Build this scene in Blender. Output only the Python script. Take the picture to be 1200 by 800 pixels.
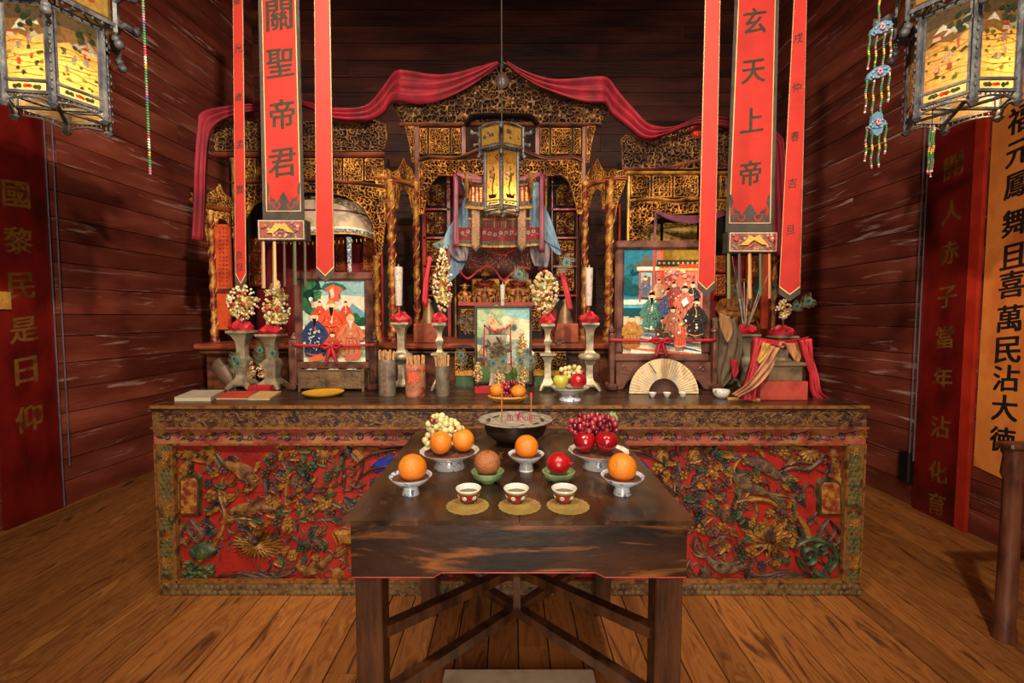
import bpy, math, random
import numpy as np
from mathutils import Vector
PI = math.pi
random.seed(7)
for o in list(bpy.data.objects): bpy.data.objects.remove(o)
SC = bpy.context.scene
COL = SC.collection

# ------------------------------------------------------------------ camera
TILT = math.radians(3.115); FPX = 533.0; CH = 1.47
cam = bpy.data.objects.new('camera', bpy.data.cameras.new('camera')); COL.objects.link(cam)
cam.location = (0, 0, CH); cam.rotation_euler = (PI/2 - TILT, 0, 0)
cam.data.sensor_width = 36; cam.data.lens = FPX/1200*36; cam.data.clip_start = .05
SC.camera = cam

# ------------------------------------------------------------------ world, lights, exposure
w = bpy.data.worlds.new('world'); SC.world = w; w.use_nodes = True
w.node_tree.nodes['Background'].inputs[0].default_value = (1.0, .78, .56, 1)
w.node_tree.nodes['Background'].inputs[1].default_value = .10
SC.view_settings.view_transform = 'Standard'; SC.view_settings.look = 'None'
SC.view_settings.gamma = 1; SC.view_settings.use_curve_mapping = False
SC.view_settings.exposure = 0.0

def lamp(name, kind, loc, energy, col, target=None, size=.3, cone=60, blend=.6):
    l = bpy.data.lights.new(name, kind); l.energy = energy; l.color = col
    if kind == 'AREA': l.shape = 'DISK'; l.size = size
    elif kind == 'SPOT': l.spot_size = math.radians(cone); l.spot_blend = blend; l.shadow_soft_size = size
    else: l.shadow_soft_size = size
    o = bpy.data.objects.new(name, l); COL.objects.link(o); o.location = loc
    if target is not None:
        o.rotation_euler = (Vector(target) - Vector(loc)).to_track_quat('-Z', 'Y').to_euler()
    return o
WARM = (1, .72, .42); SOFT = (1, .84, .64)
lamp('track_spot', 'SPOT', (-.75, -.1, 3.5), 400, SOFT, (-1.0, 3.2, 1.6), .05, 100, .8)
lamp('track_spot', 'SPOT', (.75, -.1, 3.5), 400, SOFT, (1.0, 3.2, 1.6), .05, 100, .8)
lamp('wall_spot', 'SPOT', (.35, -.1, 3.3), 820, SOFT, (-3.3, 3.7, 3.1), .05, 72, .9)
lamp('wall_spot', 'SPOT', (-.35, -.1, 3.3), 540, SOFT, (3.1, 3.7, 3.0), .05, 72, .9)
lamp('low_fill', 'AREA', (0, -.9, .75), 34, SOFT, (0, 2.2, .25), .9)  # added unseen fill, brightens the floor under the small table
lamp('ceiling_spot', 'SPOT', (0, .9, 4.6), 330, WARM, (0, 3.3, 1.2), .08, 70, .9)
lamp('shrine_spot', 'SPOT', (0, 2.3, 4.4), 160, WARM, (0, 4.3, 2.0), .08, 80, .9)
lamp('fill_lamp', 'AREA', (0, -1.3, 1.7), 42, SOFT, (0, 2.4, .6), 1.6)

# ------------------------------------------------------------------ pixel -> world
CT, ST = math.cos(TILT), math.sin(TILT)
def at(px, py, Y):
    u = (px-600)/FPX; v = (400-py)/FPX
    s = Y/(CT + v*ST)
    return Vector((u*s, Y, CH + (v*CT - ST)*s))
def atz(px, py, Z):
    u = (px-600)/FPX; v = (400-py)/FPX
    s = (Z-CH)/(v*CT - ST)
    return Vector((u*s, (CT + v*ST)*s, Z))
def proj(p):
    y = p[1]; z = p[2]-CH
    d = y*CT - z*ST; h = z*CT + y*ST
    return 600 + FPX*p[0]/d, 400 - FPX*h/d
def ppx(Y): return Y/FPX            # metres per pixel, roughly

# ------------------------------------------------------------------ names, things
WL = {}
def tag(o, label=None, cat=None, group=None, kind=None):
    if label: o['label'] = label
    if cat: o['category'] = cat
    if group: o['group'] = group
    if kind: o['kind'] = kind
    return o
def thing(name, label, cat, loc=(0, 0, 0), group=None):
    o = bpy.data.objects.new(name, None); COL.objects.link(o); o.location = loc
    o.empty_display_size = .05
    WL[o.name] = Vector(loc)
    return tag(o, label, cat, group)
KIDS = {}
def copy_tree(o, parent=None):
    c = o.copy(); COL.objects.link(c); c.parent = parent
    WL[c.name] = WL.get(o.name, Vector((0, 0, 0)))
    if parent is not None: KIDS.setdefault(parent.name, []).append(c)
    for ch in list(KIDS.get(o.name, [])): copy_tree(ch, c)
    return c
def dup(o, loc, rz=0, label=None, group=None, scale=None):
    c = copy_tree(o); c.location = loc; c.rotation_euler = (0, 0, rz); WL[c.name] = Vector(loc)
    if scale: c.scale = (scale, scale, scale)
    if label: c['label'] = label
    if group: c['group'] = group
    return c

# ------------------------------------------------------------------ mesh builder
def cr(pts, n=6):
    """smooth curve through points of any dimension"""
    P = [tuple(p) for p in pts]; out = []
    for i in range(len(P)-1):
        a = P[max(i-1, 0)]; b = P[i]; c = P[i+1]; d = P[min(i+2, len(P)-1)]
        for k in range(n):
            t = k/n
            out.append(tuple(.5*((2*b[j]) + (-a[j]+c[j])*t + (2*a[j]-5*b[j]+4*c[j]-d[j])*t*t + (-a[j]+3*b[j]-3*c[j]+d[j])*t**3) for j in range(len(b))))
    out.append(P[-1]); return out
class MB:
    def __init__(s): s.v = []; s.f = []; s.c = None; s.fc = []
    def add(s, vs, fs):
        b = len(s.v); s.v += [tuple(x) for x in vs]; s.f += [tuple(b+i for i in f) for f in fs]
        s.fc += [s.c]*len(fs); return s
    def bx(s, x0, x1, y0, y1, z0, z1):
        return s.add([(x0,y0,z0),(x1,y0,z0),(x1,y1,z0),(x0,y1,z0),(x0,y0,z1),(x1,y0,z1),(x1,y1,z1),(x0,y1,z1)],
                     [(0,3,2,1),(4,5,6,7),(0,1,5,4),(1,2,6,5),(2,3,7,6),(3,0,4,7)])
    def cbx(s, x0, x1, y0, y1, z0, z1, b=.004):
        """box with chamfered edges"""
        vs = []; b = min(b, (x1-x0)/3, (y1-y0)/3, (z1-z0)/3)
        for (z, e) in ((z0, b), (z0+b, 0), (z1-b, 0), (z1, b)):
            vs += [(x0+e+b*(e==0)*1, y0+e, z), (x1-e-b*(e==0), y0+e, z), (x1-e, y0+e+b*(e==0), z), (x1-e, y1-e-b*(e==0), z),
                   (x1-e-b*(e==0), y1-e, z), (x0+e+b*(e==0), y1-e, z), (x0+e, y1-e-b*(e==0), z), (x0+e, y0+e+b*(e==0), z)]
        fs = [tuple(range(7, -1, -1)), tuple(range(24, 32))]
        for r in range(3):
            for i in range(8): j = (i+1) % 8; fs.append((r*8+i, r*8+j, r*8+8+j, r*8+8+i))
        return s.add(vs, fs)
    def beam(s, a, b, w, h, up=(0, 0, 1)):
        a = Vector(a); b = Vector(b); d = (b-a).normalized(); u = Vector(up); r = d.cross(u).normalized(); u = r.cross(d).normalized()
        vs = []
        for p in (a, b):
            for (i, j) in ((-1,-1),(1,-1),(1,1),(-1,1)): vs.append(p + r*(i*w/2) + u*(j*h/2))
        return s.add(vs, [(0,3,2,1),(4,5,6,7),(0,1,5,4),(1,2,6,5),(2,3,7,6),(3,0,4,7)])
    def loops(s, rings, cap=True, closed=False):
        n = len(rings[0]); vs = [p for r in rings for p in r]; fs = []
        m = len(rings)
        for k in range(m if closed else m-1):
            k2 = (k+1) % m
            for i in range(n): j = (i+1) % n; fs.append((k*n+i, k*n+j, k2*n+j, k2*n+i))
        if cap and not closed: fs += [tuple(range(n-1, -1, -1)), tuple(range((m-1)*n, m*n))]
        return s.add(vs, fs)
    def lathe(s, prof, c=(0,0,0), n=20, ph=0, sx=1, sy=1, axis='z', cap=True):
        rings = []
        for (r, z) in prof:
            ring = []
            for i in range(n):
                a = ph + 2*PI*i/n; x, y = r*math.cos(a)*sx, r*math.sin(a)*sy
                ring.append((c[0]+x, c[1]+y, c[2]+z) if axis == 'z' else ((c[0]+x, c[1]-z, c[2]+y) if axis == 'y' else (c[0]+z, c[1]+x, c[2]+y)))
            rings.append(ring)
        return s.loops(rings, cap)
    def ell(s, c, r, n=10, m=6):
        if not hasattr(r, '__len__'): r = (r, r, r)
        vs = [(c[0], c[1], c[2]-r[2])]; fs = []
        for k in range(1, m):
            t = PI*k/m
            for i in range(n):
                a = 2*PI*i/n; vs.append((c[0]+r[0]*math.sin(t)*math.cos(a), c[1]+r[1]*math.sin(t)*math.sin(a), c[2]-r[2]*math.cos(t)))
        vs.append((c[0], c[1], c[2]+r[2])); L = len(vs)-1
        for i in range(n):
            j = (i+1) % n; fs.append((0, 1+j, 1+i)); fs.append((L, L-n+i, L-n+j))
            for k in range(m-2): fs.append((1+k*n+i, 1+k*n+j, 1+(k+1)*n+j, 1+(k+1)*n+i))
        return s.add(vs, fs)
    def tube(s, pts, r, n=6, cap=True):
        P = [Vector(p) for p in pts]; R = r if hasattr(r, '__len__') else [r]*len(P)
        rings = []; ref = None
        for i, p in enumerate(P):
            d = (P[min(i+1, len(P)-1)] - P[max(i-1, 0)])
            d = d.normalized() if d.length > 1e-9 else Vector((0,0,1))
            if ref is None: ref = d.orthogonal().normalized()
            ref = (ref - d*ref.dot(d)); ref = ref.normalized() if ref.length > 1e-6 else d.orthogonal().normalized()
            b = d.cross(ref)
            rings.append([p + (ref*math.cos(2*PI*k/n) + b*math.sin(2*PI*k/n))*R[i] for k in range(n)])
        return s.loops(rings, cap)
    def prism(s, A, B): return s.loops([A, B])
    def poly(s, pts): return s.add(pts, [tuple(range(len(pts)))])
    def grid(s, fn, nu, nv):
        vs = [fn(i/nu, j/nv) for j in range(nv+1) for i in range(nu+1)]
        return s.add(vs, [(j*(nu+1)+i, j*(nu+1)+i+1, (j+1)*(nu+1)+i+1, (j+1)*(nu+1)+i) for j in range(nv) for i in range(nu)])
    def build(s, name, mat, parent=None, smooth=None, loc=None, solid=0, label=None, kind=None, cat=None, group=None, fix=True):
        off = WL[parent.name] if parent is not None else Vector(loc or (0, 0, 0))
        me = bpy.data.meshes.new(name)
        a = np.array(s.v, dtype=float) - np.array(off[:])
        me.from_pydata(a.tolist(), [], s.f)
        if fix and len(s.f) < 60000 and (smooth is not None or solid):
            import bmesh
            bm = bmesh.new(); bm.from_mesh(me); bmesh.ops.recalc_face_normals(bm, faces=bm.faces); bm.to_mesh(me); bm.free()
        if any(c is not None for c in s.fc):
            at_ = me.color_attributes.new('Col', 'FLOAT_COLOR', 'CORNER'); buf = []
            for f, c in zip(me.polygons, s.fc): buf += list(c or (.5, .5, .5, 1))*f.loop_total
            at_.data.foreach_set('color', buf)
        if smooth is not None:
            me.polygons.foreach_set('use_smooth', [True]*len(me.polygons)); me.set_sharp_from_angle(angle=math.radians(smooth))
        me.materials.append(mat)
        o = bpy.data.objects.new(name, me); COL.objects.link(o)
        if parent is not None: o.parent = parent; KIDS.setdefault(parent.name, []).append(o)
        else: o.location = off
        WL[o.name] = Vector(off[:])
        if solid:
            m = o.modifiers.new('solidify', 'SOLIDIFY'); m.thickness = solid; m.offset = 0
        return tag(o, label, cat, group, kind)

# ------------------------------------------------------------------ materials
def lin(h, k=1.0):
    h = h.lstrip('#'); r = [int(h[i:i+2], 16)/255 for i in (0, 2, 4)]
    return tuple(min(1, k*(c/12.92 if c <= .04045 else ((c+.055)/1.055)**2.4)) for c in r) + (1,)
MATS = {}
def M(name, cols, scale=8, st=(1,1,1), rough=.5, metal=0, bump=0, bs=None, bst=None, rnd=0, lo=.35, hi=.65, detail=5, dist=0,
      coat=0, spec=.5, scuff=None, subs=0, edge=None):
    if name in MATS: return MATS[name]
    m = bpy.data.materials.new(name); m.use_nodes = True; N = m.node_tree.nodes; L = m.node_tree.links; P = N['Principled BSDF']
    P.inputs['Roughness'].default_value = rough; P.inputs['Metallic'].default_value = metal
    P.inputs['Coat Weight'].default_value = coat; P.inputs['Specular IOR Level'].default_value = spec
    if isinstance(cols, str): cols = [cols]
    g = N.new('ShaderNodeNewGeometry'); vm = N.new('ShaderNodeVectorMath'); vm.operation = 'MULTIPLY'; vm.inputs[1].default_value = st
    L.new(g.outputs['Position'], vm.inputs[0]); vec = vm.outputs[0]; oi = None
    if rnd:
        oi = N.new('ShaderNodeObjectInfo'); ad = N.new('ShaderNodeVectorMath'); ad.operation = 'ADD'
        mu = N.new('ShaderNodeMath'); mu.operation = 'MULTIPLY'; mu.inputs[1].default_value = 37.0
        L.new(oi.outputs['Random'], mu.inputs[0]); L.new(vec, ad.inputs[0]); L.new(mu.outputs[0], ad.inputs[1]); vec = ad.outputs[0]
    if len(cols) == 1: P.inputs['Base Color'].default_value = lin(cols[0]); last = None
    else:
        n = N.new('ShaderNodeTexNoise'); n.inputs['Scale'].default_value = scale; n.inputs['Detail'].default_value = detail
        n.inputs['Distortion'].default_value = dist; L.new(vec, n.inputs['Vector'])
        r = N.new('ShaderNodeValToRGB'); L.new(n.outputs[0], r.inputs[0]); e = r.color_ramp.elements
        while len(e) < len(cols): e.new(.5)
        for i, c in enumerate(cols): e[i].position = lo + (hi-lo)*i/(len(cols)-1)
        for i, c in enumerate(cols): e[i].color = lin(c)
        last = r.outputs[0]
    def mix(a, b, fac, acol=None, mode='MIX'):
        x = N.new('ShaderNodeMix'); x.data_type = 'RGBA'; x.blend_type = mode
        if a is not None: L.new(a, x.inputs['A'])
        else: x.inputs['A'].default_value = acol
        if isinstance(b, tuple): x.inputs['B'].default_value = b
        else: L.new(b, x.inputs['B'])
        if isinstance(fac, float): x.inputs['Factor'].default_value = fac
        else: L.new(fac, x.inputs['Factor'])
        return x.outputs['Result']
    base = lin(cols[0])
    if scuff:     # (colour, scale, stretch, lo, hi)
        n2 = N.new('ShaderNodeTexNoise'); n2.inputs['Scale'].default_value = scuff[1]; n2.inputs['Detail'].default_value = 6
        n2.inputs['Roughness'].default_value = .62; n2.inputs['Distortion'].default_value = .8
        v2 = N.new('ShaderNodeVectorMath'); v2.operation = 'MULTIPLY'; v2.inputs[1].default_value = scuff[2]; L.new(vec, v2.inputs[0]); L.new(v2.outputs[0], n2.inputs['Vector'])
        mr = N.new('ShaderNodeMapRange'); mr.inputs[1].default_value = scuff[3]; mr.inputs[2].default_value = scuff[4]; L.new(n2.outputs[0], mr.inputs[0])
        last = mix(last, lin(scuff[0]), mr.outputs[0], base)
    if edge and name in ('gilt_carving', 'gilt_smoky', 'gilt_dim', 'gilt_on_red', 'idol_gilt'):      # wear on raised edges: colour
        mr = N.new('ShaderNodeMapRange'); mr.inputs[1].default_value = .54; mr.inputs[2].default_value = .80; mr.inputs[4].default_value = .6; L.new(g.outputs['Pointiness'], mr.inputs[0])
        last = mix(last, lin(edge), mr.outputs[0], base)
    if rnd:
        h = N.new('ShaderNodeHueSaturation'); mr = N.new('ShaderNodeMapRange'); mr.inputs[3].default_value = 1-rnd; mr.inputs[4].default_value = 1+rnd
        L.new(oi.outputs['Random'], mr.inputs[0]); L.new(mr.outputs[0], h.inputs['Value'])
        if last is not None: L.new(last, h.inputs['Color'])
        else: h.inputs['Color'].default_value = base
        last = h.outputs[0]
    if last is not None: L.new(last, P.inputs['Base Color'])
    if bump:
        n3 = N.new('ShaderNodeTexNoise'); n3.inputs['Scale'].default_value = bs or scale*3; n3.inputs['Detail'].default_value = 4
        v3 = N.new('ShaderNodeVectorMath'); v3.operation = 'MULTIPLY'; v3.inputs[1].default_value = bst or (1,1,1); L.new(vec, v3.inputs[0]); L.new(v3.outputs[0], n3.inputs['Vector'])
        b = N.new('ShaderNodeBump'); b.inputs['Strength'].default_value = bump; b.inputs['Distance'].default_value = .01
        L.new(n3.outputs[0], b.inputs['Height']); L.new(b.outputs[0], P.inputs['Normal'])
    MATS[name] = m; return m
def VM(name, rough=.6, trans=0, metal=0, spec=.5, bump=0):
    """painted colours read from the mesh"""
    if name in MATS: return MATS[name]
    m = bpy.data.materials.new(name); m.use_nodes = True; N = m.node_tree.nodes; L = m.node_tree.links; P = N['Principled BSDF']
    P.inputs['Roughness'].default_value = rough; P.inputs['Metallic'].default_value = metal; P.inputs['Specular IOR Level'].default_value = spec
    a = N.new('ShaderNodeVertexColor'); a.layer_name = 'Col'
    n = N.new('ShaderNodeTexNoise'); n.inputs['Scale'].default_value = 60; n.inputs['Detail'].default_value = 4
    g = N.new('ShaderNodeNewGeometry'); L.new(g.outputs['Position'], n.inputs['Vector'])
    mr = N.new('ShaderNodeMapRange'); mr.inputs[1].default_value = .3; mr.inputs[2].default_value = .7; mr.inputs[3].default_value = .75; mr.inputs[4].default_value = 1.2; L.new(n.outputs[0], mr.inputs[0])
    h = N.new('ShaderNodeHueSaturation'); L.new(mr.outputs[0], h.inputs['Value']); L.new(a.outputs[0], h.inputs['Color'])
    L.new(h.outputs[0], P.inputs['Base Color'])
    if trans:
        t = N.new('ShaderNodeBsdfTranslucent'); L.new(h.outputs[0], t.inputs[0]); x = N.new('ShaderNodeMixShader'); x.inputs[0].default_value = trans
        L.new(P.outputs[0], x.inputs[1]); L.new(t.outputs[0], x.inputs[2]); L.new(x.outputs[0], N['Material Output'].inputs[0])
    MATS[name] = m; return m
def EM(name, col, k):
    m = bpy.data.materials.new(name); m.use_nodes = True; P = m.node_tree.nodes['Principled BSDF']
    P.inputs['Base Color'].default_value = lin(col); P.inputs['Emission Color'].default_value = lin(col); P.inputs['Emission Strength'].default_value = k
    MATS[name] = m; return m

red_scuff = ('#b08478', 2.2, (1, 1, 1), .60, .72)
WOODW = {}
for ax, st in (('x', (.8, 3, 3)), ('y', (3, .8, 3))):
    s2 = (1, 3, 4) if ax == 'x' else (3, 1, 4)
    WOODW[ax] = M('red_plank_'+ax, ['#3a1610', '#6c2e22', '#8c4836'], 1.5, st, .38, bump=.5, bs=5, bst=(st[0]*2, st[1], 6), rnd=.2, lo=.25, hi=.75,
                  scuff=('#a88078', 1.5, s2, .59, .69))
DARKWOOD = M('dark_wood', ['#1a0d09', '#3a1f14', '#4c2a1a'], 5, (1, 1, 1), .4, bump=.3, bs=30)
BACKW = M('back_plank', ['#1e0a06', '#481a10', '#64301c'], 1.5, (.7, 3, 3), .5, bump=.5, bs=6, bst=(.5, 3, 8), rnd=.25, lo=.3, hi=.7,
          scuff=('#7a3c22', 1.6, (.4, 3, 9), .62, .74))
FLOOR = M('floor_plank', ['#4e2c12', '#844e24', '#945c2a', '#7a461e', '#9e6832'], 2.6, (4, .7, 1), .5, bump=.3, bs=5, bst=(6, .7, 1), rnd=.24, lo=.3, hi=.7, detail=4, dist=2.2,
          scuff=('#2a170c', 3.0, (2.0, .8, 1), .66, .72))
BLACKGAP = M('gap_dark', ['#050302'], rough=.9)
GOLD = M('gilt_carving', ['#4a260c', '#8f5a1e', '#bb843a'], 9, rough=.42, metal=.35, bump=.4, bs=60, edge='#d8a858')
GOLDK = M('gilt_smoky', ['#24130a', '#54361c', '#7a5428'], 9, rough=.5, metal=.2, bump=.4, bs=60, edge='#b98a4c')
GOLDR = M('gilt_on_red', ['#5c120a', '#76300f', '#9a6a28', '#b0803a'], 16, rough=.45, metal=.25, bump=.4, bs=60, lo=.38, hi=.62)
REDLAC = M('red_lacquer', ['#6e150c', '#9c2414', '#a83018'], 5, rough=.4, bump=.1, bs=30)
RAIL = M('brown_rail', ['#34140c', '#5c2818', '#703820'], 6, rough=.45, bump=.2, bs=40, edge='#b87a44')
# ================================================================== STRUCTURE
TOP = 5.9; BY = 6.0
def lwx(y): return -3.727 + .0678*y
def rwx(y): return 3.16 - .01*y
def onwall(px, py, side, off=0.0):
    """point where the sight line meets the side wall (moved inwards by off)"""
    u = (px-600)/FPX; v = (400-py)/FPX; dy = CT + v*ST
    if side == 'L': s = (-3.727+off)/(u - .0678*dy)
    else: s = (3.16-off)/(u + .01*dy)
    return Vector((u*s, dy*s, CH + (v*CT-ST)*s))
fl = tag(MB().bx(-3.95, 3.5, -1.5, BY+.1, -.06, -.024).build('floor', BLACKGAP), kind='structure')
R = random.Random(3); x = -3.9; k = 0
while x < 3.4:
    wd = R.choice([.122, .128, .134, .14, .15]) if abs(x) < 1.2 else R.choice([.135, .15, .165])
    cuts = [-.2] + ([R.uniform(1.6, 4.8)] if R.random() < .35 else []) + [BY]
    for a, b in zip(cuts[:-1], cuts[1:]):
        MB().bx(x+.003, x+wd-.003, a, b-.003, -.022, R.uniform(-.0025, .0)).build('plank', FLOOR, fl)
    x += wd
def wallside(name, f, n, ys, axis, mat, seed):
    """f(t)->(x,y) along the wall for t in ys, n: inward normal"""
    R = random.Random(seed)
    def slab(t0, t1, z0, z1, d0, d1):
        a = Vector(f(t0)); b = Vector(f(t1)); nn = Vector(n)
        q = [a+nn*d0, b+nn*d0, b+nn*d1, a+nn*d1]
        return MB().loops([[(p.x, p.y, z0) for p in q], [(p.x, p.y, z1) for p in q]])
    wl = tag(slab(ys[0], ys[1], 0, TOP, -.10, -.012).build(name, BLACKGAP), kind='structure')
    z = 0
    while z < TOP-.05:
        h = min(R.choice([.17, .19, .2, .21]), TOP-z)
        cuts = [ys[0]] + ([R.uniform(ys[0]+1, ys[1]-.8)] if R.random() < .4 else []) + [ys[1]]
        for a, b in zip(cuts[:-1], cuts[1:]):
            slab(a+.002, b-.002, z+.003, z+h-.004, -.012, R.uniform(0, .007)).build('plank', mat, wl)
        z += h
    return wl
wallside('wall_left', lambda t: (lwx(t), t), (1, 0), (.2, BY), 'y', WOODW['y'], 1)
wallside('wall_right', lambda t: (rwx(t), t), (-1, 0), (.2, BY), 'y', WOODW['y'], 2)
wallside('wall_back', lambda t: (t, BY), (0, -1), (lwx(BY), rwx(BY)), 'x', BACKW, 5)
ce = tag(MB().bx(-3.9, 3.4, -1.5, BY+.1, TOP, TOP+.08).build('ceiling', DARKWOOD), kind='structure')

# ------------------------------------------------------------------ lettering
GL = {}
def glyph(ch, off=.018):
    if (ch, off) in GL: return GL[(ch, off)]
    c = bpy.data.curves.new('g', 'FONT'); c.body = ch; c.offset = off; c.resolution_u = 3; c.fill_mode = 'FRONT'; c.dimensions = '2D'
    o = bpy.data.objects.new('g', c); COL.objects.link(o)
    dg = bpy.context.evaluated_depsgraph_get(); me = bpy.data.meshes.new_from_object(o.evaluated_get(dg))
    vs = np.array([v.co[:2] for v in me.vertices]) if len(me.vertices) else np.zeros((1, 2)); fs = [tuple(p.vertices) for p in me.polygons]
    mn, mx = vs.min(0), vs.max(0); vs = (vs - (mn+mx)/2)/max(mx[1]-mn[1], mx[0]-mn[0], 1e-6)
    bpy.data.objects.remove(o); bpy.data.curves.remove(c); bpy.data.meshes.remove(me)
    GL[(ch, off)] = (vs, fs); return vs, fs
def put_glyph(mb, ch, org, ux, uz, size, slant=.10, off=.018, wob=.012, wx=.92):
    """stamp a character on the plane spanned by ux, uz around org"""
    vs, fs = glyph(ch, 0); n = Vector(ux).cross(Vector(uz)).normalized()
    for k, (ox, oy) in enumerate(((0, 0), (1, 1), (1, -.7), (-1, .7), (-1, -1), (0, 1.3), (1.3, 0)) if off else ((0, 0),)):
        out = []
        for (a, b) in vs:
            b2 = b + slant*a + wob*math.sin(9*a+5*b) + oy*off*.55; a2 = a*wx + wob*math.sin(7*b-4*a) + ox*off
            out.append(Vector(org) + Vector(ux)*(a2*size) + Vector(uz)*(b2*size) + n*(k*.00006))
        mb.add(out, fs)

# ------------------------------------------------------------------ flat painting
class Pic(MB):
    """painted layers on a plane: P(u, v) with u right, v up, in 0..1"""
    def __init__(s, org, ux, uv, nrm, step=.00015):
        super().__init__(); s.o = Vector(org); s.ux = Vector(ux); s.uv = Vector(uv); s.n = Vector(nrm).normalized(); s.k = 0; s.step = step
        s.asp = s.ux.length/s.uv.length
    def P(s, u, v): return s.o + s.ux*u + s.uv*v + s.n*(s.k*s.step)
    def pg(s, pts, col): s.c = lin(col); s.k += 1; s.poly([s.P(*p) for p in pts]); return s
    def rect(s, u0, u1, v0, v1, col): return s.pg([(u0,v0),(u1,v0),(u1,v1),(u0,v1)], col)
    def el(s, u, v, ru, rv=None, col='#000000', n=14):
        rv = ru*s.asp if rv is None else rv
        return s.pg([(u+ru*math.cos(2*PI*i/n), v+rv*math.sin(2*PI*i/n)) for i in range(n)], col)
    def st(s, pts, wd, col, sm=4):
        P = cr(pts, sm); s.c = lin(col); s.k += 1; L = []; Rr = []
        for i, p in enumerate(P):
            a = P[max(i-1, 0)]; b = P[min(i+1, len(P)-1)]; dx, dy = (b[0]-a[0])*s.asp, b[1]-a[1]; l = math.hypot(dx, dy) or 1
            ww = wd*(1 - .7*abs(2*i/(len(P)-1)-1)**3); nx, ny = -dy/l*ww/s.asp, dx/l*ww
            L.append(s.P(p[0]+nx, p[1]+ny)); Rr.append(s.P(p[0]-nx, p[1]-ny))
        b = len(L); s.add(L+Rr, [(i, i+1, b+i+1, b+i) for i in range(b-1)]); return s
    def blob(s, u, v, r, col, n=9, rnd=None, j=.3):
        rnd = rnd or random
        return s.pg([(u+r*math.cos(2*PI*i/n)*(1+rnd.uniform(-j, j)), v+r*s.asp*math.sin(2*PI*i/n)*(1+rnd.uniform(-j, j))) for i in range(n)], col)
    def figure(s, u, v, h, robe, trim='#2c3a68', hat='#1a1212', skin='#e8b890', lean=0, beard=None, fat=1.0):
        """standing robed figure, feet at (u, v), height h"""
        w = h*.2/s.asp*fat; hd = h*.10
        q = lambda a, b: (u + a*w + lean*b*w, v + b*h)
        s.pg([q(-1,.02), q(-1.15,.12), q(-.8,.5), q(-.75,.75), q(-.3,.84), q(.3,.84), q(.75,.75), q(.8,.5), q(1.15,.12), q(1,.02), q(.4,0), q(-.4,0)], robe)
        s.pg([q(-.9,.74), q(-1.5,.46), q(-1.2,.36), q(-.2,.5), q(-.1,.62)], robe); s.pg([q(.9,.74), q(1.5,.5), q(1.1,.38), q(.3,.5), q(.1,.62)], robe)
        rr = tuple(int(int(robe[i:i+2], 16)*.62) for i in (1, 3, 5)); dk = '#%02x%02x%02x' % rr
        for a0, a1, b0, b1 in ((-.5, -.75, .42, .06), (-.2, -.3, .42, .04), (.15, .3, .42, .04), (.5, .8, .42, .08), (-.5, -.9, .7, .5), (.5, .9, .7, .5)): s.st([q(a0,b0), q((a0+a1)/2+.08,(b0+b1)/2), q(a1,b1)], h*.009, dk)
        s.st([q(-.95,.10), q(-.3,.05), q(.3,.05), q(.95,.10)], h*.013, trim); s.st([q(-.2,.83), q(.05,.68), q(.0,.5)], h*.012, trim); s.st([q(-.6,.46), q(0,.44), q(.6,.46)], h*.010, dk)
        for j in range(7): s.el(*q(-.6+.2*j, .2+.13*((j*3) % 4)), h*.012/s.asp, h*.012, trim, 6)
        s.el(q(0,.91)[0], q(0,.91)[1], hd/s.asp, hd, skin)
        s.pg([q(-.42,.93), q(-.3,1.0), q(0,1.05), q(.3,1.0), q(.42,.93), q(.2,.955), q(-.2,.955)], hat)
        s.el(q(0,.56)[0], q(0,.56)[1], h*.03/s.asp, h*.03, skin, 8)
        if beard: s.pg([q(-.22,.88), q(.22,.88), q(.1,.74), q(0,.66), q(-.1,.74)], beard)
        e = h*.008
        for dx in (-.14, .14): s.el(q(dx,.915)[0], q(dx,.915)[1], e/s.asp, e, '#201510', 6)
        return s
FLAT = VM('painted_flat'); GLOSSP = VM('painted_glass', rough=.12)

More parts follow.
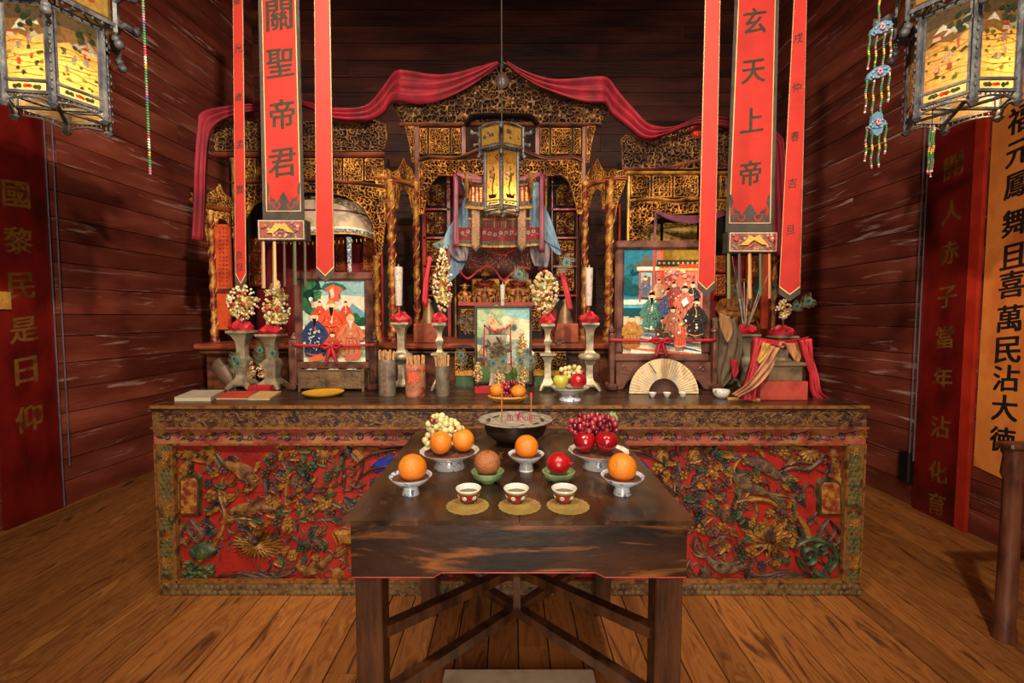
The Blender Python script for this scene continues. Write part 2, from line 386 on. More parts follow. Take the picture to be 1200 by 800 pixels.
# ------------------------------------------------------------------ relief shapes in pixel coordinates on a plane
class RB(MB):
    """relief builder: coordinates are photograph pixels mapped onto the plane of the panel, h in metres proud"""
    def __init__(s, Y): super().__init__(); s.Y = Y
    def P(s, x, y, h=0):
        p = at(x, y, s.Y if not callable(s.Y) else s.Y(x)); p.y -= h; return p
    def pill(s, pts, h, inset=.62, base=0):
        n = len(pts); cx = sum(p[0] for p in pts)/n; cy = sum(p[1] for p in pts)/n
        A = [s.P(x, y, base-.004) for x, y in pts]; B = [s.P(x+(cx-x)*.12, y+(cy-y)*.12, base+h*.6) for x, y in pts]
        C = [s.P(x+(cx-x)*(1-inset), y+(cy-y)*(1-inset), base+h) for x, y in pts]
        vs = A+B+C+[s.P(cx, cy, base+h*1.08)]
        fs = [(i, (i+1) % n, n+(i+1) % n, n+i) for i in range(n)] + [(n+i, n+(i+1) % n, 2*n+(i+1) % n, 2*n+i) for i in range(n)] + [(2*n+i, 2*n+(i+1) % n, 3*n) for i in range(n)]
        return s.add(vs, fs)
    def strip(s, pts, wd, h, base=0, sm=5):
        """rounded tapering ridge along a curve; wd in pixels (number or list)"""
        P = cr(pts, sm); n = len(P); vs = []
        W = wd if hasattr(wd, '__len__') else [wd*.35, wd, wd*.3]
        for i, p in enumerate(P):
            a = P[max(i-1, 0)]; b = P[min(i+1, n-1)]; dx, dy = b[0]-a[0], b[1]-a[1]; l = math.hypot(dx, dy) or 1
            t = i/(n-1)*(len(W)-1); k = min(int(t), len(W)-2); ww = W[k]+(W[k+1]-W[k])*(t-k)
            nx, ny = -dy/l*ww/2, dx/l*ww/2; hh = h*(.35+.65*min(1, ww/(max(W) or 1)))
            for (q, e) in ((-1, -.004), (-.72, hh*.7), (0, hh), (.72, hh*.7), (1, -.004)): vs.append(s.P(p[0]+nx*q, p[1]+ny*q, base+e))
        fs = [(i*5+j, i*5+j+1, i*5+j+6, i*5+j+5) for i in range(n-1) for j in range(4)]
        fs += [(0, 4, 3, 2, 1), tuple(5*(n-1)+q for q in range(5))]
        return s.add(vs, fs)
    def leaf(s, x, y, ang, ln, wd, h, base=0, lobes=3):
        c, q = math.cos(ang), math.sin(ang); out = [(0, 0)]; L = []; Rr = []
        for i in range(lobes):
            t = (i+.55)/(lobes+.3); w_ = wd/2*math.sin(PI*(t*.85+.12))
            L += [(t-.06, w_*1.1), (t+.06, w_*.72)]; Rr += [(t-.06, -w_*1.1), (t+.06, -w_*.72)]
        out = [(0, 0)] + L + [(1, 0)] + Rr[::-1]
        T = lambda a, b, e: s.P(x + (a*ln*c - b*q), y + (a*ln*q + b*c), e)
        n = len(out); vs = [T(a, b, base-.004) for a, b in out] + [T(a*.94+.03, b*.86, base+h*.8) for a, b in out]
        m0 = len(vs); vs += [T(.06, 0, base+h*.5), T(.4, 0, base+h*.62), T(.75, 0, base+h*.62), T(.96, 0, base+h*.5)]
        fs = [(i, (i+1) % n, n+(i+1) % n, n+i) for i in range(n)]
        def mid(a): return m0 + (0 if a < .2 else 1 if a < .55 else 2 if a < .85 else 3)
        for i in range(n):
            j = (i+1) % n; a, b = mid(out[i][0]), mid(out[j][0])
            fs.append((n+i, n+j, b)) if a == b else fs.append((n+i, n+j, b, a))
        return s.add(vs, fs)
    def dome(s, x, y, r, h, base=0, n=8):
        vs = [s.P(x+r*math.cos(2*PI*i/n), y+r*math.sin(2*PI*i/n), base-.003) for i in range(n)] + [s.P(x+.7*r*math.cos(2*PI*i/n), y+.7*r*math.sin(2*PI*i/n), base+h*.75) for i in range(n)] + [s.P(x, y, base+h)]
        return s.add(vs, [(i, (i+1) % n, n+(i+1) % n, n+i) for i in range(n)] + [(n+i, n+(i+1) % n, 2*n) for i in range(n)])
    def blossom(s, x, y, r, h, base=0, k=5, ph=0):
        for i in range(k):
            a = ph + 2*PI*i/k; s.dome(x+r*.62*math.cos(a), y+r*.62*math.sin(a), r*.45, h*.8, base, 6)
        return s
    def petals(s, x, y, r0, r1, k, wd, h, base=0, ph=0, sq=1.0):
        for i in range(k):
            a = ph + 2*PI*i/k; ca, sa = math.cos(a), math.sin(a)*sq
            s.leaf(x+r0*ca, y+r0*sa, math.atan2(sa, ca), (r1-r0)*math.hypot(ca, sa), wd, h, base, 1)
        return s
    def spiral(s, x, y, r, turns, wd, h, ph=0, d=1, tail=None, base=0):
        pts = []
        for i in range(int(turns*9)+1):
            t = i/(turns*9); rr = r*(.12+.88*t); a = ph + d*2*PI*turns*t; pts.append((x+rr*math.cos(a), y+rr*math.sin(a)))
        if tail: pts += tail
        return s.strip(pts, [wd*.7, wd, wd, wd*.5], h, base, 2)

# ------------------------------------------------------------------ pierced fretwork from a swirl field
def inside(poly, X, Y_):
    r = np.zeros(X.shape, bool); n = len(poly)
    for i in range(n):
        x0, y0 = poly[i]; x1, y1 = poly[(i+1) % n]
        if y0 == y1: continue
        c = ((y0 > Y_) != (y1 > Y_)) & (X < (x1-x0)*(Y_-y0)/(y1-y0)+x0); r ^= c
    return r
def dist(poly, X, Y_):
    d = np.full(X.shape, 1e9); n = len(poly)
    for i in range(n):
        x0, y0 = poly[i]; x1, y1 = poly[(i+1) % n]; vx, vy = x1-x0, y1-y0; l = vx*vx+vy*vy+1e-9
        t = np.clip(((X-x0)*vx+(Y_-y0)*vy)/l, 0, 1); d = np.minimum(d, np.hypot(X-x0-t*vx, Y_-y0-t*vy))
    return d
def fret(name, poly, Yf, mat, parent, step=.7, cell=7, thick=.02, thr=.0, rim=1.5, seed=1, arms=2, relief=.014, kind='stuff', label=None, rimh=1.0, twist=2.2):
    rs = np.random.RandomState(seed); px = np.array(poly, float); x0, y0 = px.min(0); x1, y1 = px.max(0)
    nx = int((x1-x0)/step)+2; ny = int((y1-y0)/step)+2
    X, Yg = np.meshgrid(x0+np.arange(nx)*step, y0+np.arange(ny)*step)
    gx = np.arange(x0-cell, x1+2*cell, cell); gy = np.arange(y0-cell, y1+2*cell, cell)
    C = np.array([(a+rs.uniform(-.33, .33)*cell, b+rs.uniform(-.33, .33)*cell) for a in gx for b in gy])
    best = np.full(X.shape, 1e9); sec = np.full(X.shape, 1e9); idx = np.zeros(X.shape, int)
    for k, (a, b) in enumerate(C):
        d = np.hypot(X-a, Yg-b); m = d < best; sec = np.where(m, best, np.minimum(sec, d)); idx = np.where(m, k, idx); best = np.minimum(best, d)
    ph = rs.uniform(0, 6.28, len(C)); hd = rs.choice([-1, 1], len(C)); am = rs.choice([arms, arms, arms+1], len(C))
    th = np.arctan2(Yg-C[idx, 1], X-C[idx, 0]); rr = best/cell
    p = np.cos(am[idx]*(hd[idx]*th + rr*twist*2) + ph[idx])*.8
    p = np.maximum(p, 1-rr*7); p = np.maximum(p, .9-(sec-best)/cell*4.5)
    ins = inside(poly, X, Yg); de = dist(poly, X, Yg)
    keep = ins & ((p > thr) | (de < rim)); hgt = np.clip((p-thr)/(1-thr), 0, 1)**.6*relief
    hgt = np.where(de < rim, relief*rimh, hgt)
    cellk = keep[:-1, :-1] & keep[1:, :-1] & keep[:-1, 1:] & keep[1:, 1:]
    ii = np.arange(ny*nx).reshape(ny, nx)
    q = np.stack([ii[:-1, :-1], ii[1:, :-1], ii[1:, 1:], ii[:-1, 1:]], -1)[cellk]
    if not len(q): return None
    e = np.concatenate([q[:, [0, 1]], q[:, [1, 2]], q[:, [2, 3]], q[:, [3, 0]]]); key = np.sort(e, 1); key = key[:, 0].astype(np.int64)*ny*nx+key[:, 1]
    u, inv, cnt = np.unique(key, return_inverse=True, return_counts=True); be = e[cnt[inv] == 1]
    used = np.unique(q); remap = -np.ones(ny*nx, int); remap[used] = np.arange(len(used))
    Xu, Yu, Hu = X.ravel()[used], Yg.ravel()[used], hgt.ravel()[used]
    bset = np.unique(be); onb = np.isin(used, bset); Hu = np.where(onb, Hu*.3, Hu)
    yy = np.array([Yf(a) for a in Xu]) if callable(Yf) else np.full(len(Xu), Yf)
    uu = (Xu-600)/FPX; vv = (400-Yu)/FPX; s = yy/(CT+vv*ST)
    V = np.stack([uu*s, yy-Hu, CH+(vv*CT-ST)*s], 1)
    bidx = remap[bset]; bm_ = -np.ones(len(used), int); bm_[bidx] = len(used)+np.arange(len(bset)); Vb = V[bidx].copy(); Vb[:, 1] += thick
    V = np.concatenate([V, Vb]); q = remap[q]; be = remap[be]
    f2 = np.stack([be[:, 1], be[:, 0], bm_[be[:, 0]], bm_[be[:, 1]]], 1)
    F = np.concatenate([q, f2]); off = np.array(WL[parent.name][:]); V = V-off
    me = bpy.data.meshes.new(name); me.vertices.add(len(V)); me.vertices.foreach_set('co', V.ravel())
    me.loops.add(F.size); me.loops.foreach_set('vertex_index', F.ravel().astype(np.int32)); me.polygons.add(len(F))
    me.polygons.foreach_set('loop_start', np.arange(0, F.size, 4, dtype=np.int32)); me.update(calc_edges=True)
    me.polygons.foreach_set('use_smooth', [True]*len(F)); me.materials.append(mat)
    o = bpy.data.objects.new(name, me); COL.objects.link(o); o.parent = parent; KIDS.setdefault(parent.name, []).append(o); WL[o.name] = Vector(off)
    return tag(o, label, kind=kind)
# ================================================================== CARVED ALTAR TABLE
AY = 2.33
altar = thing('altar_table', 'long carved and painted altar table with red relief front panel behind the small table', 'altar', (0, AY, 0))
OLDTOP = M('altar_top_wood', ['#1c110c', '#35221a', '#4a3226'], 4, (1, 4, 1), .28, bump=.25, bs=25)
FRIEZE = M('frieze_paint', ['#140c0e', '#2e1610', '#4a2a18', '#74502a', '#2a1812', '#141826'], 11, (1, 1, 1.6), .5, bump=.6, bs=50, lo=.3, hi=.72, edge='#d2a055', dist=1.0)
BANDP = M('band_paint', ['#7c2c22', '#98443a', '#94683e'], 9, rough=.6, bump=.3, bs=50)
REDP = M('altar_red', ['#5c0d0a', '#86150f', '#981e14', '#6e2418'], 7, rough=.5, bump=.25, bs=60, lo=.25, hi=.75)
EDGEG = M('worn_gold_edge', ['#4a2c16', '#8a5a28', '#6a3a20'], 18, (1, 1, 1), .5, metal=.15, bump=.4, bs=70)
BORD = M('border_gold', ['#3c2612', '#785426', '#64421e'], 20, rough=.55, metal=.1, bump=.4, bs=60, edge='#cfa050')
BORDG = M('border_green', ['#22301c', '#3c5230', '#5c5a30'], 25, rough=.6, bump=.3, bs=60)
DULL = M('dull_gold_relief', ['#38220f', '#66472a', '#7a5c34'], 18, rough=.55, metal=.1, bump=.4, bs=60, edge='#c09858')
LEAFM = [M('leaf_gold', ['#4c2a0e', '#86581e', '#9a6c2a'], 20, rough=.5, metal=.15, bump=.3, bs=70, edge='#dba650'),
         M('leaf_brown', ['#281610', '#4a2c20', '#60402e'], 18, rough=.55, bump=.3, bs=70, edge='#96704e'),
         M('leaf_green', ['#1a2218', '#2c4028', '#4c5030'], 18, rough=.5, bump=.3, bs=70, edge='#7c8a50'),
         M('leaf_blue', ['#12121a', '#262632', '#3c3230'], 18, rough=.5, bump=.3, bs=70, edge='#6a6878')]
def P2(x, y, Y): return at(x, y, Y)
zt = 1.015; xl, xr = at(175, 476, 2.29).x, at(1019, 476, 2.29).x
MB().bx(xl+.002, xr-.002, 2.292, 3.02, zt-.022, zt).build('tabletop', OLDTOP, altar)
zf = at(600, 502, 2.29).z
MB().bx(xl+.004, xr-.004, 2.30, 2.34, zf, zt-.022).build('frieze_board', FRIEZE, altar)
fz = RB(2.30); R = random.Random(11)
x = 190
while x < 1004:       # flowing painted clouds, flowers and sprays on the frieze
    y = R.uniform(483, 495); r = R.uniform(3, 6)
    if R.random() < .6: fz.spiral(x, y, r, 1.2, 1.5, .005, R.uniform(0, 6), R.choice([-1, 1]), [(x+r*2.2, y+R.uniform(-4, 4))])
    else:
        fz.petals(x, y, 1, r, 6, 2.4, .005, ph=R.random()*3)
    for k in range(3): fz.leaf(x+R.uniform(-6, 6), R.uniform(481, 498), R.uniform(-.6, .6)+R.choice([0, PI]), R.uniform(6, 12), 3, .004)
    x += R.uniform(7, 11)
fz.build('frieze_relief', M('frieze_relief', ['#1e1210', '#46281a', '#74502a', '#362018', '#8a6430'], 14, rough=.5, bump=.4, bs=60, edge='#b08040', lo=.3, hi=.7), altar, 40, kind='stuff')
ed = MB()
for (a, b) in ((475.4, 478.6), (500.5, 502.6)): ed.bx(xl, xr, 2.286, 2.31, at(600, b, 2.29).z, at(600, a, 2.29).z)
ed.build('gilt_edge', EDGEG, altar)
# body
bx0, bx1 = at(184, 600, AY).x, at(1011, 600, AY).x
MB().bx(bx0+.02, bx1-.02, 2.375, 2.98, .02, zf-.001).build('carcass', DARKWOOD, altar)
z503, z520, z682, z700 = [at(600, y, AY).z for y in (503, 520, 682, 700)]
MB().bx(bx0, bx1, AY, 2.38, z520, zf-.001).build('scroll_band', BANDP, altar)
sb = RB(AY); gb = RB(AY); x = 196; i = 0
while x < 1000:
    d = 1 if i % 2 else -1
    sb.spiral(x, 511.5, 5.2, 1.5, 2.0, .006, 0, d, [(x+9, 511+4*d), (x+17, 510+5*d)]); sb.spiral(x+13, 511+2*d, 3.4, 1.0, 1.6, .005, 2, -d)
    sb.leaf(x-4, 513, PI-.2*d, 9, 3, .005)
    if i % 2 == 0: gb.petals(x+24, 509, 1, 7.5, 6, 5, .007, ph=.5, sq=.8); gb.dome(x+24, 509, 2, .008)
    else: gb.leaf(x+18, 513, 0, 10, 4, .005); gb.leaf(x+24, 508, PI, 8, 4, .005)
    x += 34*.83; i += 1
sb.build('cloud_scrolls', LEAFM[3], altar, 40, kind='stuff'); gb.build('band_flowers', LEAFM[0], altar, 40, kind='stuff')
frame = MB()
XL, XR = at(205, 600, AY).x, at(990, 600, AY).x
MB().bx(bx0, XL, AY, 2.38, z682, z520).build('side_border', BORD, altar); MB().bx(XR, bx1, AY, 2.38, z682, z520).build('side_border', BORD, altar)
MB().bx(bx0, bx1, AY-.004, 2.38, .004, z682).build('bottom_border', DULL, altar)
R = random.Random(4)
for xs in ((187.5, 203.5), (993, 1009)):
    c = RB(AY); g = RB(AY); y = 525; r = 0
    while y < 680:
        if R.random() < .22:
            g.petals(sum(xs)/2, y+3, 1, 7, 7, 4, .007, ph=R.random()); g.dome(sum(xs)/2, y+3, 2, .009); y += 10; continue
        for k in range(3):
            xx = xs[0]+2+k*5.6+(2.8 if r % 2 else 0)
            if xx < xs[1]-1: c.pill([(xx+2.4*math.cos(a), y+2.6*math.sin(a)) for a in [PI*j/3+.5 for j in range(6)]], .0035)
        y += 5.4; r += 1
    c.build('border_scales', BORDG, altar, 35, kind='stuff'); g.build('border_flowers', LEAFM[0], altar, 35, kind='stuff')
c = RB(AY-.004); 
for r in range(2):
    x = 199+(3.5 if r else 0)
    while x < 1008:
        if math.sin(x*.043) < .75: c.pill([(x+3.1*math.cos(a), 687.5+r*7+3.2*math.sin(a)) for a in [PI*j/3+.5 for j in range(6)]], .004)
        else: c.leaf(x, 688+r*6, R.uniform(0, 6), 6, 3, .006)
        x += 7
c.build('border_scales', M('dull_scales', ['#3a3020', '#6a5434', '#5a5a3a'], 20, rough=.55, bump=.4, bs=60, edge='#a88a50'), altar, 35, kind='stuff')
rl = MB()
for (x0, x1, a, b) in ((203, 992, 680, 682.6), (203, 992, 519.5, 521.5)): rl.bx(at(x0, 600, AY).x, at(x1, 600, AY).x, AY-.006, AY+.02, at(600, b, AY).z, at(600, a, AY).z)
for (a, b) in ((203.5, 205.5), (989.5, 991.5), (184, 186), (1009.5, 1011.5)): rl.bx(at(a, 600, AY).x, at(b, 600, AY).x, AY-.006, AY+.02, z682, z520)
rl.build('moulding', EDGEG, altar)
PYY = 2.368      # depth of the red ground
zs = at(600, 577, PYY).z
MB().bx(XL, XR, PYY, 2.376, z682-.01, zs-.0015).build('red_panel_board', REDP, altar)
MB().bx(XL, XR, PYY+.001, 2.376, zs+.0015, z520+.01).build('red_panel_board', REDP, altar)
def rel(name, mat, fn, label=None, ang=40):
    m = RB(PYY); fn(m); return m.build(name, mat, altar, ang, label=label)
# plaques with octagonal corners
PLQF = M('plaque_frame', ['#241c10', '#4a3c20'], 20, rough=.5, bump=.3, bs=60, edge='#94743c')
PLQ = M('plaque_gold', ['#6c2412', '#84481a', '#9a6c2c'], 30, rough=.5, bump=.3, bs=60, lo=.4, hi=.6)
for (cx, w2, y0, y1, ch) in ((225, 13, 554, 605, 4), (970, 14.5, 559, 605, 5)):
    def oct_(w_, a, b, c_): return [(cx-w_+c_, a), (cx+w_-c_, a), (cx+w_, a+c_), (cx+w_, b), (cx-w_, b), (cx-w_, a+c_)]
    rel('carved_plaque', PLQF, lambda m: m.pill(oct_(w2, y0, y1, ch), .022, .86))
    def inner(m):
        m.pill(oct_(w2-3.4, y0+3.5, y1-3.5, ch-1), .005, .9, .022)
        for kx in (-4, 0, 4):
            for ky in range(6): m.leaf(cx+kx-1.4, y0+9+ky*6, R.uniform(-.3, .3), 3, 2, .003, .027, 1)
    rel('plaque_face', PLQ, inner)
    rel('plaque_hook', LEAFM[1], lambda m: (m.strip([(cx, y0), (cx+1, y0-9), (cx, y0-17)], 4, .03), m.dome(cx, y0-3, 3, .03), m.spiral(cx-6, y0-20, 6, .8, 3, .025, 0, 1), m.spiral(cx+7, y0-21, 6, .8, 3, .025, 2, -1)))
    rel('ribbon_tassel', LEAFM[1], lambda m: [m.strip([(cx, y1+2), (cx+a, y1+14), (cx+b, y1+24), (cx+c2, y1+33)], [2, 4, 4, 2], .022) for a, b, c2 in ((-9, -12, -4), (-3, 5, 12), (7, 2, -6), (10, 14, 6))])
# birds: body curve, head, wing, tail plumes, legs
def bird(path, wd, tail, legs, flip, mat, hb=.03):
    def fn(m):
        m.strip(path, wd, hb, 0, 5)
        hx, hy = path[0]; m.dome(hx, hy, 4.2, hb*1.1, 0, 10)
        bx_ = hx+(-7 if flip else 7); m.add([m.P(hx, hy-1.6, .02), m.P(hx, hy+1.8, .02), m.P(bx_, hy+1.5, .014), m.P(hx, hy, hb)], [(0, 1, 2), (0, 2, 3), (1, 3, 2)])
        ax, ay = path[1]; bx2, by2 = path[-2]
        for k in range(5):
            a = math.atan2(by2-ay, bx2-ax)+(.16*(k-2)); m.leaf(ax+(bx2-ax)*.12, ay+(by2-ay)*.12+(k-2)*1.2, a, 20-abs(k-2)*2, 4.5, .009, hb*.72, 2)
        for i in range(10):
            t = .15+.07*i; j = min(int(t*(len(path)-1)), len(path)-2); m.dome(path[j][0]+(path[j+1][0]-path[j][0])*.5+R.uniform(-3, 3), path[j][1]+(path[j+1][1]-path[j][1])*.5+R.uniform(-3, 3), 1.6, .004, hb*.8, 5)
        for q in tail: m.strip([path[-1]]+q, [3, 4.2, 3.4, 1.2], .016, 0, 4)
        for q in legs: m.strip(q, 1.8, .012, 0, 3); m.strip([q[-1], (q[-1][0]+4, q[-1][1]+1)], 1.4, .01, 0, 2)
    rel('carved_bird', mat, fn)
BR = M('bird_gold', ['#40260f', '#704822', '#8c642e'], 24, rough=.5, metal=.1, bump=.5, bs=110, edge='#cfa050'); BR2 = M('bird_bronze', ['#30201a', '#564030', '#745a3a'], 24, rough=.5, bump=.5, bs=110, edge='#b08a50')
bird([(292, 573), (298, 566), (290, 554), (274, 545), (262, 540)], [5, 12, 17, 13, 6], [[(252, 536), (248, 530)], [(256, 532), (252, 526)]], [[(288, 566), (284, 578)]], True, BR)
bird([(274, 597), (282, 596), (298, 594), (314, 594), (322, 596)], [6, 12, 15, 11, 6], [[(330, 592), (336, 586)], [(334, 598), (342, 598)], [(330, 601), (338, 604)]], [[(294, 602), (292, 610)]], True, BR)
bird([(352, 660), (359, 668), (372, 664), (384, 655), (390, 650)], [5, 11, 14, 9, 5], [[(398, 642), (408, 634)], [(400, 646), (411, 638)], [(398, 650), (406, 645)]], [[(368, 670), (374, 678)], [(376, 668), (382, 674)]], True, BR)
bird([(916, 560), (908, 555), (893, 545), (878, 539), (870, 536)], [5, 13, 18, 12, 6], [[(858, 532), (846, 530)], [(858, 536), (848, 537)], [(860, 530), (852, 524)]], [[(896, 556), (900, 564)]], False, BR2)
bird([(853, 548), (860, 557), (874, 568), (890, 574), (900, 578)], [5, 12, 17, 12, 6], [[(912, 584), (926, 590)], [(910, 588), (922, 596)], [(914, 580), (928, 583)]], [[(872, 580), (870, 588)]], True, BR2)
bird([(868, 662), (860, 664), (846, 664), (834, 658), (828, 652)], [5, 12, 17, 11, 6], [[(820, 642), (812, 630)], [(817, 646), (808, 637)], [(824, 640), (818, 628)], [(816, 650), (810, 645)]], [[(840, 672), (836, 680)], [(850, 672), (852, 680)]], False, BR2)
bird([(458, 560), (466, 563), (478, 560), (490, 556), (498, 552)], [5, 10, 13, 8, 5], [[(508, 548), (516, 540)]], [[(474, 566), (474, 574)]], True, BR)
# chrysanthemum and sunflower
rel('carved_chrysanthemum', LEAFM[0], lambda m: (m.petals(303, 636, 7, 30, 30, 3.4, .016, 0, 0, .72), m.petals(303, 636, 5, 23, 24, 3.2, .014, .012, .1, .72), m.petals(303, 634, 2, 15, 18, 2.8, .012, .022, 0, .72)))
rel('carved_chrysanthemum', LEAFM[1], lambda m: m.petals(302, 628, 0, 8, 12, 2.4, .01, .034, 0, .8), label='dark heart of the flower')
rel('carved_sunflower', LEAFM[0], lambda m: (m.petals(899, 629, 8, 28, 15, 8, .02, 0, 0, .85), m.petals(899, 629, 7, 21, 13, 7, .016, .016, .2, .85), m.petals(899, 629, 4, 14, 11, 5, .012, .026, .1, .85)))
rel('sunflower_heart', LEAFM[1], lambda m: (m.dome(898, 624, 8, .02, .026, 12), [m.dome(898+7*math.sqrt((k+.5)/30)*math.cos(k*2.4), 624+7*math.sqrt((k+.5)/30)*math.sin(k*2.4), 1, .004, .042, 5) for k in range(30)]))
# rocks
rel('carved_rock', LEAFM[2], lambda m: (m.pill([(221, 645), (226, 638), (238, 634), (250, 636), (258, 642), (254, 650), (242, 655), (228, 655)], .03), [m.strip([(228+k*6, 640+k % 2*3), (233+k*5, 645), (230+k*6, 651)], 2.4, .008, .03) for k in range(4)]))
rel('carved_rock', BORDG, lambda m: [m.spiral(220+(k*7.3) % 36, 660+(k*5.1) % 18, 4, 1, 3, .026, k, (-1)**k, [(214+(k*7.3) % 36, 676)]) for k in range(13)])
rel('carved_rock', LEAFM[2], lambda m: (m.spiral(945, 648, 13, 1.5, 6, .032, 0, 1, [(938, 664), (955, 676), (975, 682)]), m.spiral(960, 640, 9, 1.3, 5, .03, 2, -1, [(972, 656), (962, 672)]), m.strip([(932, 638), (944, 631), (962, 632), (975, 642), (978, 655), (970, 668)], [4, 7, 8, 7, 6, 4], .034), m.strip([(948, 664), (962, 674), (984, 681)], 8, .024)))
# roots and grass at the foot, boughs, clouds, leaf crests along the top
rel('carved_roots', LEAFM[1], lambda m: [m.strip([(250+k*6, 676+k % 3*2), (280+k*9, 670+k % 2*5), (310+k*4, 674), (338+k*2, 664+k*3 % 8)], 3.6, .02) for k in range(6)])
rel('carved_roots', LEAFM[1], lambda m: [m.strip([(862+k*5, 668+k*2), (890+k*4, 673+k % 2*3), (920, 668+k*2), (945, 674)], 3.6, .02) for k in range(6)])
rel('carved_bough', LEAFM[0], lambda m: (m.strip([(236, 655), (250, 640), (262, 618), (264, 598), (258, 578), (262, 560)], [8, 7, 5, 5, 4, 3], .024), m.strip([(262, 612), (280, 606), (300, 608)], [6, 6, 3], .022), m.strip([(262, 574), (274, 562), (280, 556)], 4, .018)))
rel('carved_bough', LEAFM[0], lambda m: (m.strip([(336, 590), (336, 570), (340, 556), (332, 540), (336, 524)], [5, 4, 4, 3, 2], .02), m.strip([(340, 556), (356, 548), (372, 546)], 3.4, .018), m.strip([(340, 600), (338, 590), (350, 585)], 4, .02)))
rel('carved_bough', LEAFM[0], lambda m: (m.strip([(946, 628), (940, 612), (930, 600)], [9, 8, 4], .026), m.strip([(858, 588), (880, 584), (900, 586), (914, 596)], [4, 6, 6, 3], .024), m.strip([(884, 586), (886, 600), (880, 612)], 5, .02), m.strip([(866, 572), (858, 556), (864, 540), (874, 532)], [3, 4, 3, 2], .018)))
rel('leaf_crest', LEAFM[0], lambda m: ([m.leaf(206, 530, .05+.1*k, 34+k*6, 9, .02) for k in range(3)], [m.leaf(232, 534-k, -.25-.1*k, 26, 7, .02) for k in range(3)], [m.leaf(209+k, 600-12*k, -1.4+.12*k, 20, 9, .02) for k in range(6)]))
for (sx, d) in ((380, 1), (420, -1), (775, 1), (812, -1)):
    rel('leaf_crest', LEAFM[0], lambda m: ([m.leaf(sx, 524, PI/2+.2*(k-3), 20-abs(k-3)*2, 6, .02) for k in range(7)], m.strip([(sx, 525), (sx-d*20, 525), (sx-d*44, 530)], [5, 4, 2], .018)))
rel('leaf_crest', LEAFM[0], lambda m: ([m.leaf(948, 524, PI/2+.32*(k-3), 18-abs(k-3), 6, .02) for k in range(7)], m.strip([(945, 526), (920, 523), (896, 527)], [5, 4, 2], .018), [m.leaf(984-k, 590-11*k, -1.6-.1*k, 18, 8, .02) for k in range(6)]))
rel('carved_cloud', LEAFM[1], lambda m: (m.strip([(962, 537), (945, 549), (928, 547), (912, 553)], [5, 7, 6, 2], .022), m.strip([(950, 542), (930, 540), (918, 545)], [4, 5, 2], .022), m.spiral(964, 536, 6, 1, 4, .024)))
# knots over the middle, part hidden by the small table
for cx in (404, 788):
    rel('carved_knot', LEAFM[1], lambda m: (m.spiral(cx-8, 553, 8, .9, 3.4, .022, 0, 1), m.spiral(cx+8, 553, 8, .9, 3.4, .022, PI, -1), m.strip([(cx, 540), (cx, 556), (cx, 578)], 4, .026), m.dome(cx, 557, 4, .03), m.strip([(cx-4, 566), (cx-16, 570), (cx-26, 568)], 4, .02), m.strip([(cx+4, 566), (cx+16, 570), (cx+26, 566)], 4, .02), m.spiral(cx, 534, 7, 1, 4, .026)))
rel('carved_basket', LEAFM[0], lambda m: (m.pill([(390, 620), (424, 620), (418, 636), (398, 636)], .03), [m.strip([(392+k*6, 621), (398+k*4, 635)], 1.6, .006, .03) for k in range(6)], m.strip([(407, 637), (406, 650), (398, 664)], 4, .02), m.dome(396, 672, 8, .024)))
rel('carved_gourd', LEAFM[1], lambda m: (m.dome(826, 672, 9, .026), m.strip([(808, 655), (802, 668), (812, 676), (826, 676)], [3, 7, 7, 3], .022)))
BLUE = M('blue_enamel', ['#101a6a', '#1c2f9c'], 20, rough=.4)
for (cx, d) in ((447, 1), (748, -1)):
    rel('carved_medallion', BLUE, lambda m: m.pill([(cx-14*d, 548), (cx-4*d, 538), (cx+16*d, 530), (cx+12*d, 546), (cx-6*d, 556)], .008))
    rel('curved_rail', LEAFM[1], lambda m: (m.strip([(cx-34*d, 548), (cx-14*d, 533), (cx+10*d, 526), (cx+30*d, 524)], 5, .03), m.strip([(cx-26*d, 560), (cx-8*d, 548), (cx+14*d, 545)], 4, .024), m.strip([(cx-20*d, 540), (cx-24*d, 556), (cx-34*d, 574)], 4, .024)))
# blossoms, leaves and twigs (each its own piece), sown where the photograph is dense
BLS = [(345,530),(320,535),(252,553),(263,548),(248,580),(256,590),(352,547),(366,546),(335,560),(312,553),(328,519),(350,519),(374,532),(362,560),(349,566),(330,600),(352,592),(359,600),(368,594),
       (325,612),(338,618),(366,627),(378,622),(356,640),(344,650),(372,640),(338,610),(290,610),(318,585),(245,566),(320,567),(385,558),(408,520),(256,570),(272,582),(232,628),(210,620),(246,620),
       (402,595),(414,590),(424,600),(388,600),(380,590),(432,580),(418,610),(440,566),
       (828,540),(842,533),(836,556),(850,566),(826,567),(845,582),(832,590),(820,602),(850,600),(862,602),(846,616),(836,622),(858,622),(866,640),(880,612),(930,570),(936,578),(924,562),(902,600),(914,604),
       (926,618),(932,606),(880,646),(892,662),(908,650),(920,656),(850,640),(874,556),(886,560),(808,545),(800,556),(818,580),(806,590),(796,600),(888,522),(906,526),(918,530),(870,592),(822,618),(812,610),(930,640),(870,650),
       (780,556),(786,590),(770,548),(795,575)]
for i, (x, y) in enumerate(BLS):
    r = R.uniform(5, 7.4)
    m = RB(PYY); m.blossom(x, y, r, .016, .006, R.choice([5, 5, 6]), R.random()*3); m.dome(x, y, r*.32, .02, .006, 6)
    m.build('carved_blossom', LEAFM[[0, 1, 0, 1, 0, 3, 1, 2][i % 8]], altar, 40)
tw = RB(PYY)
for i in range(len(BLS)-1):
    a, b = BLS[i], BLS[i+1]
    if math.dist(a, b) < 26: tw.strip([a, ((a[0]+b[0])/2+R.uniform(-3, 3), (a[1]+b[1])/2+R.uniform(-3, 3)), b], 2.4, .01)
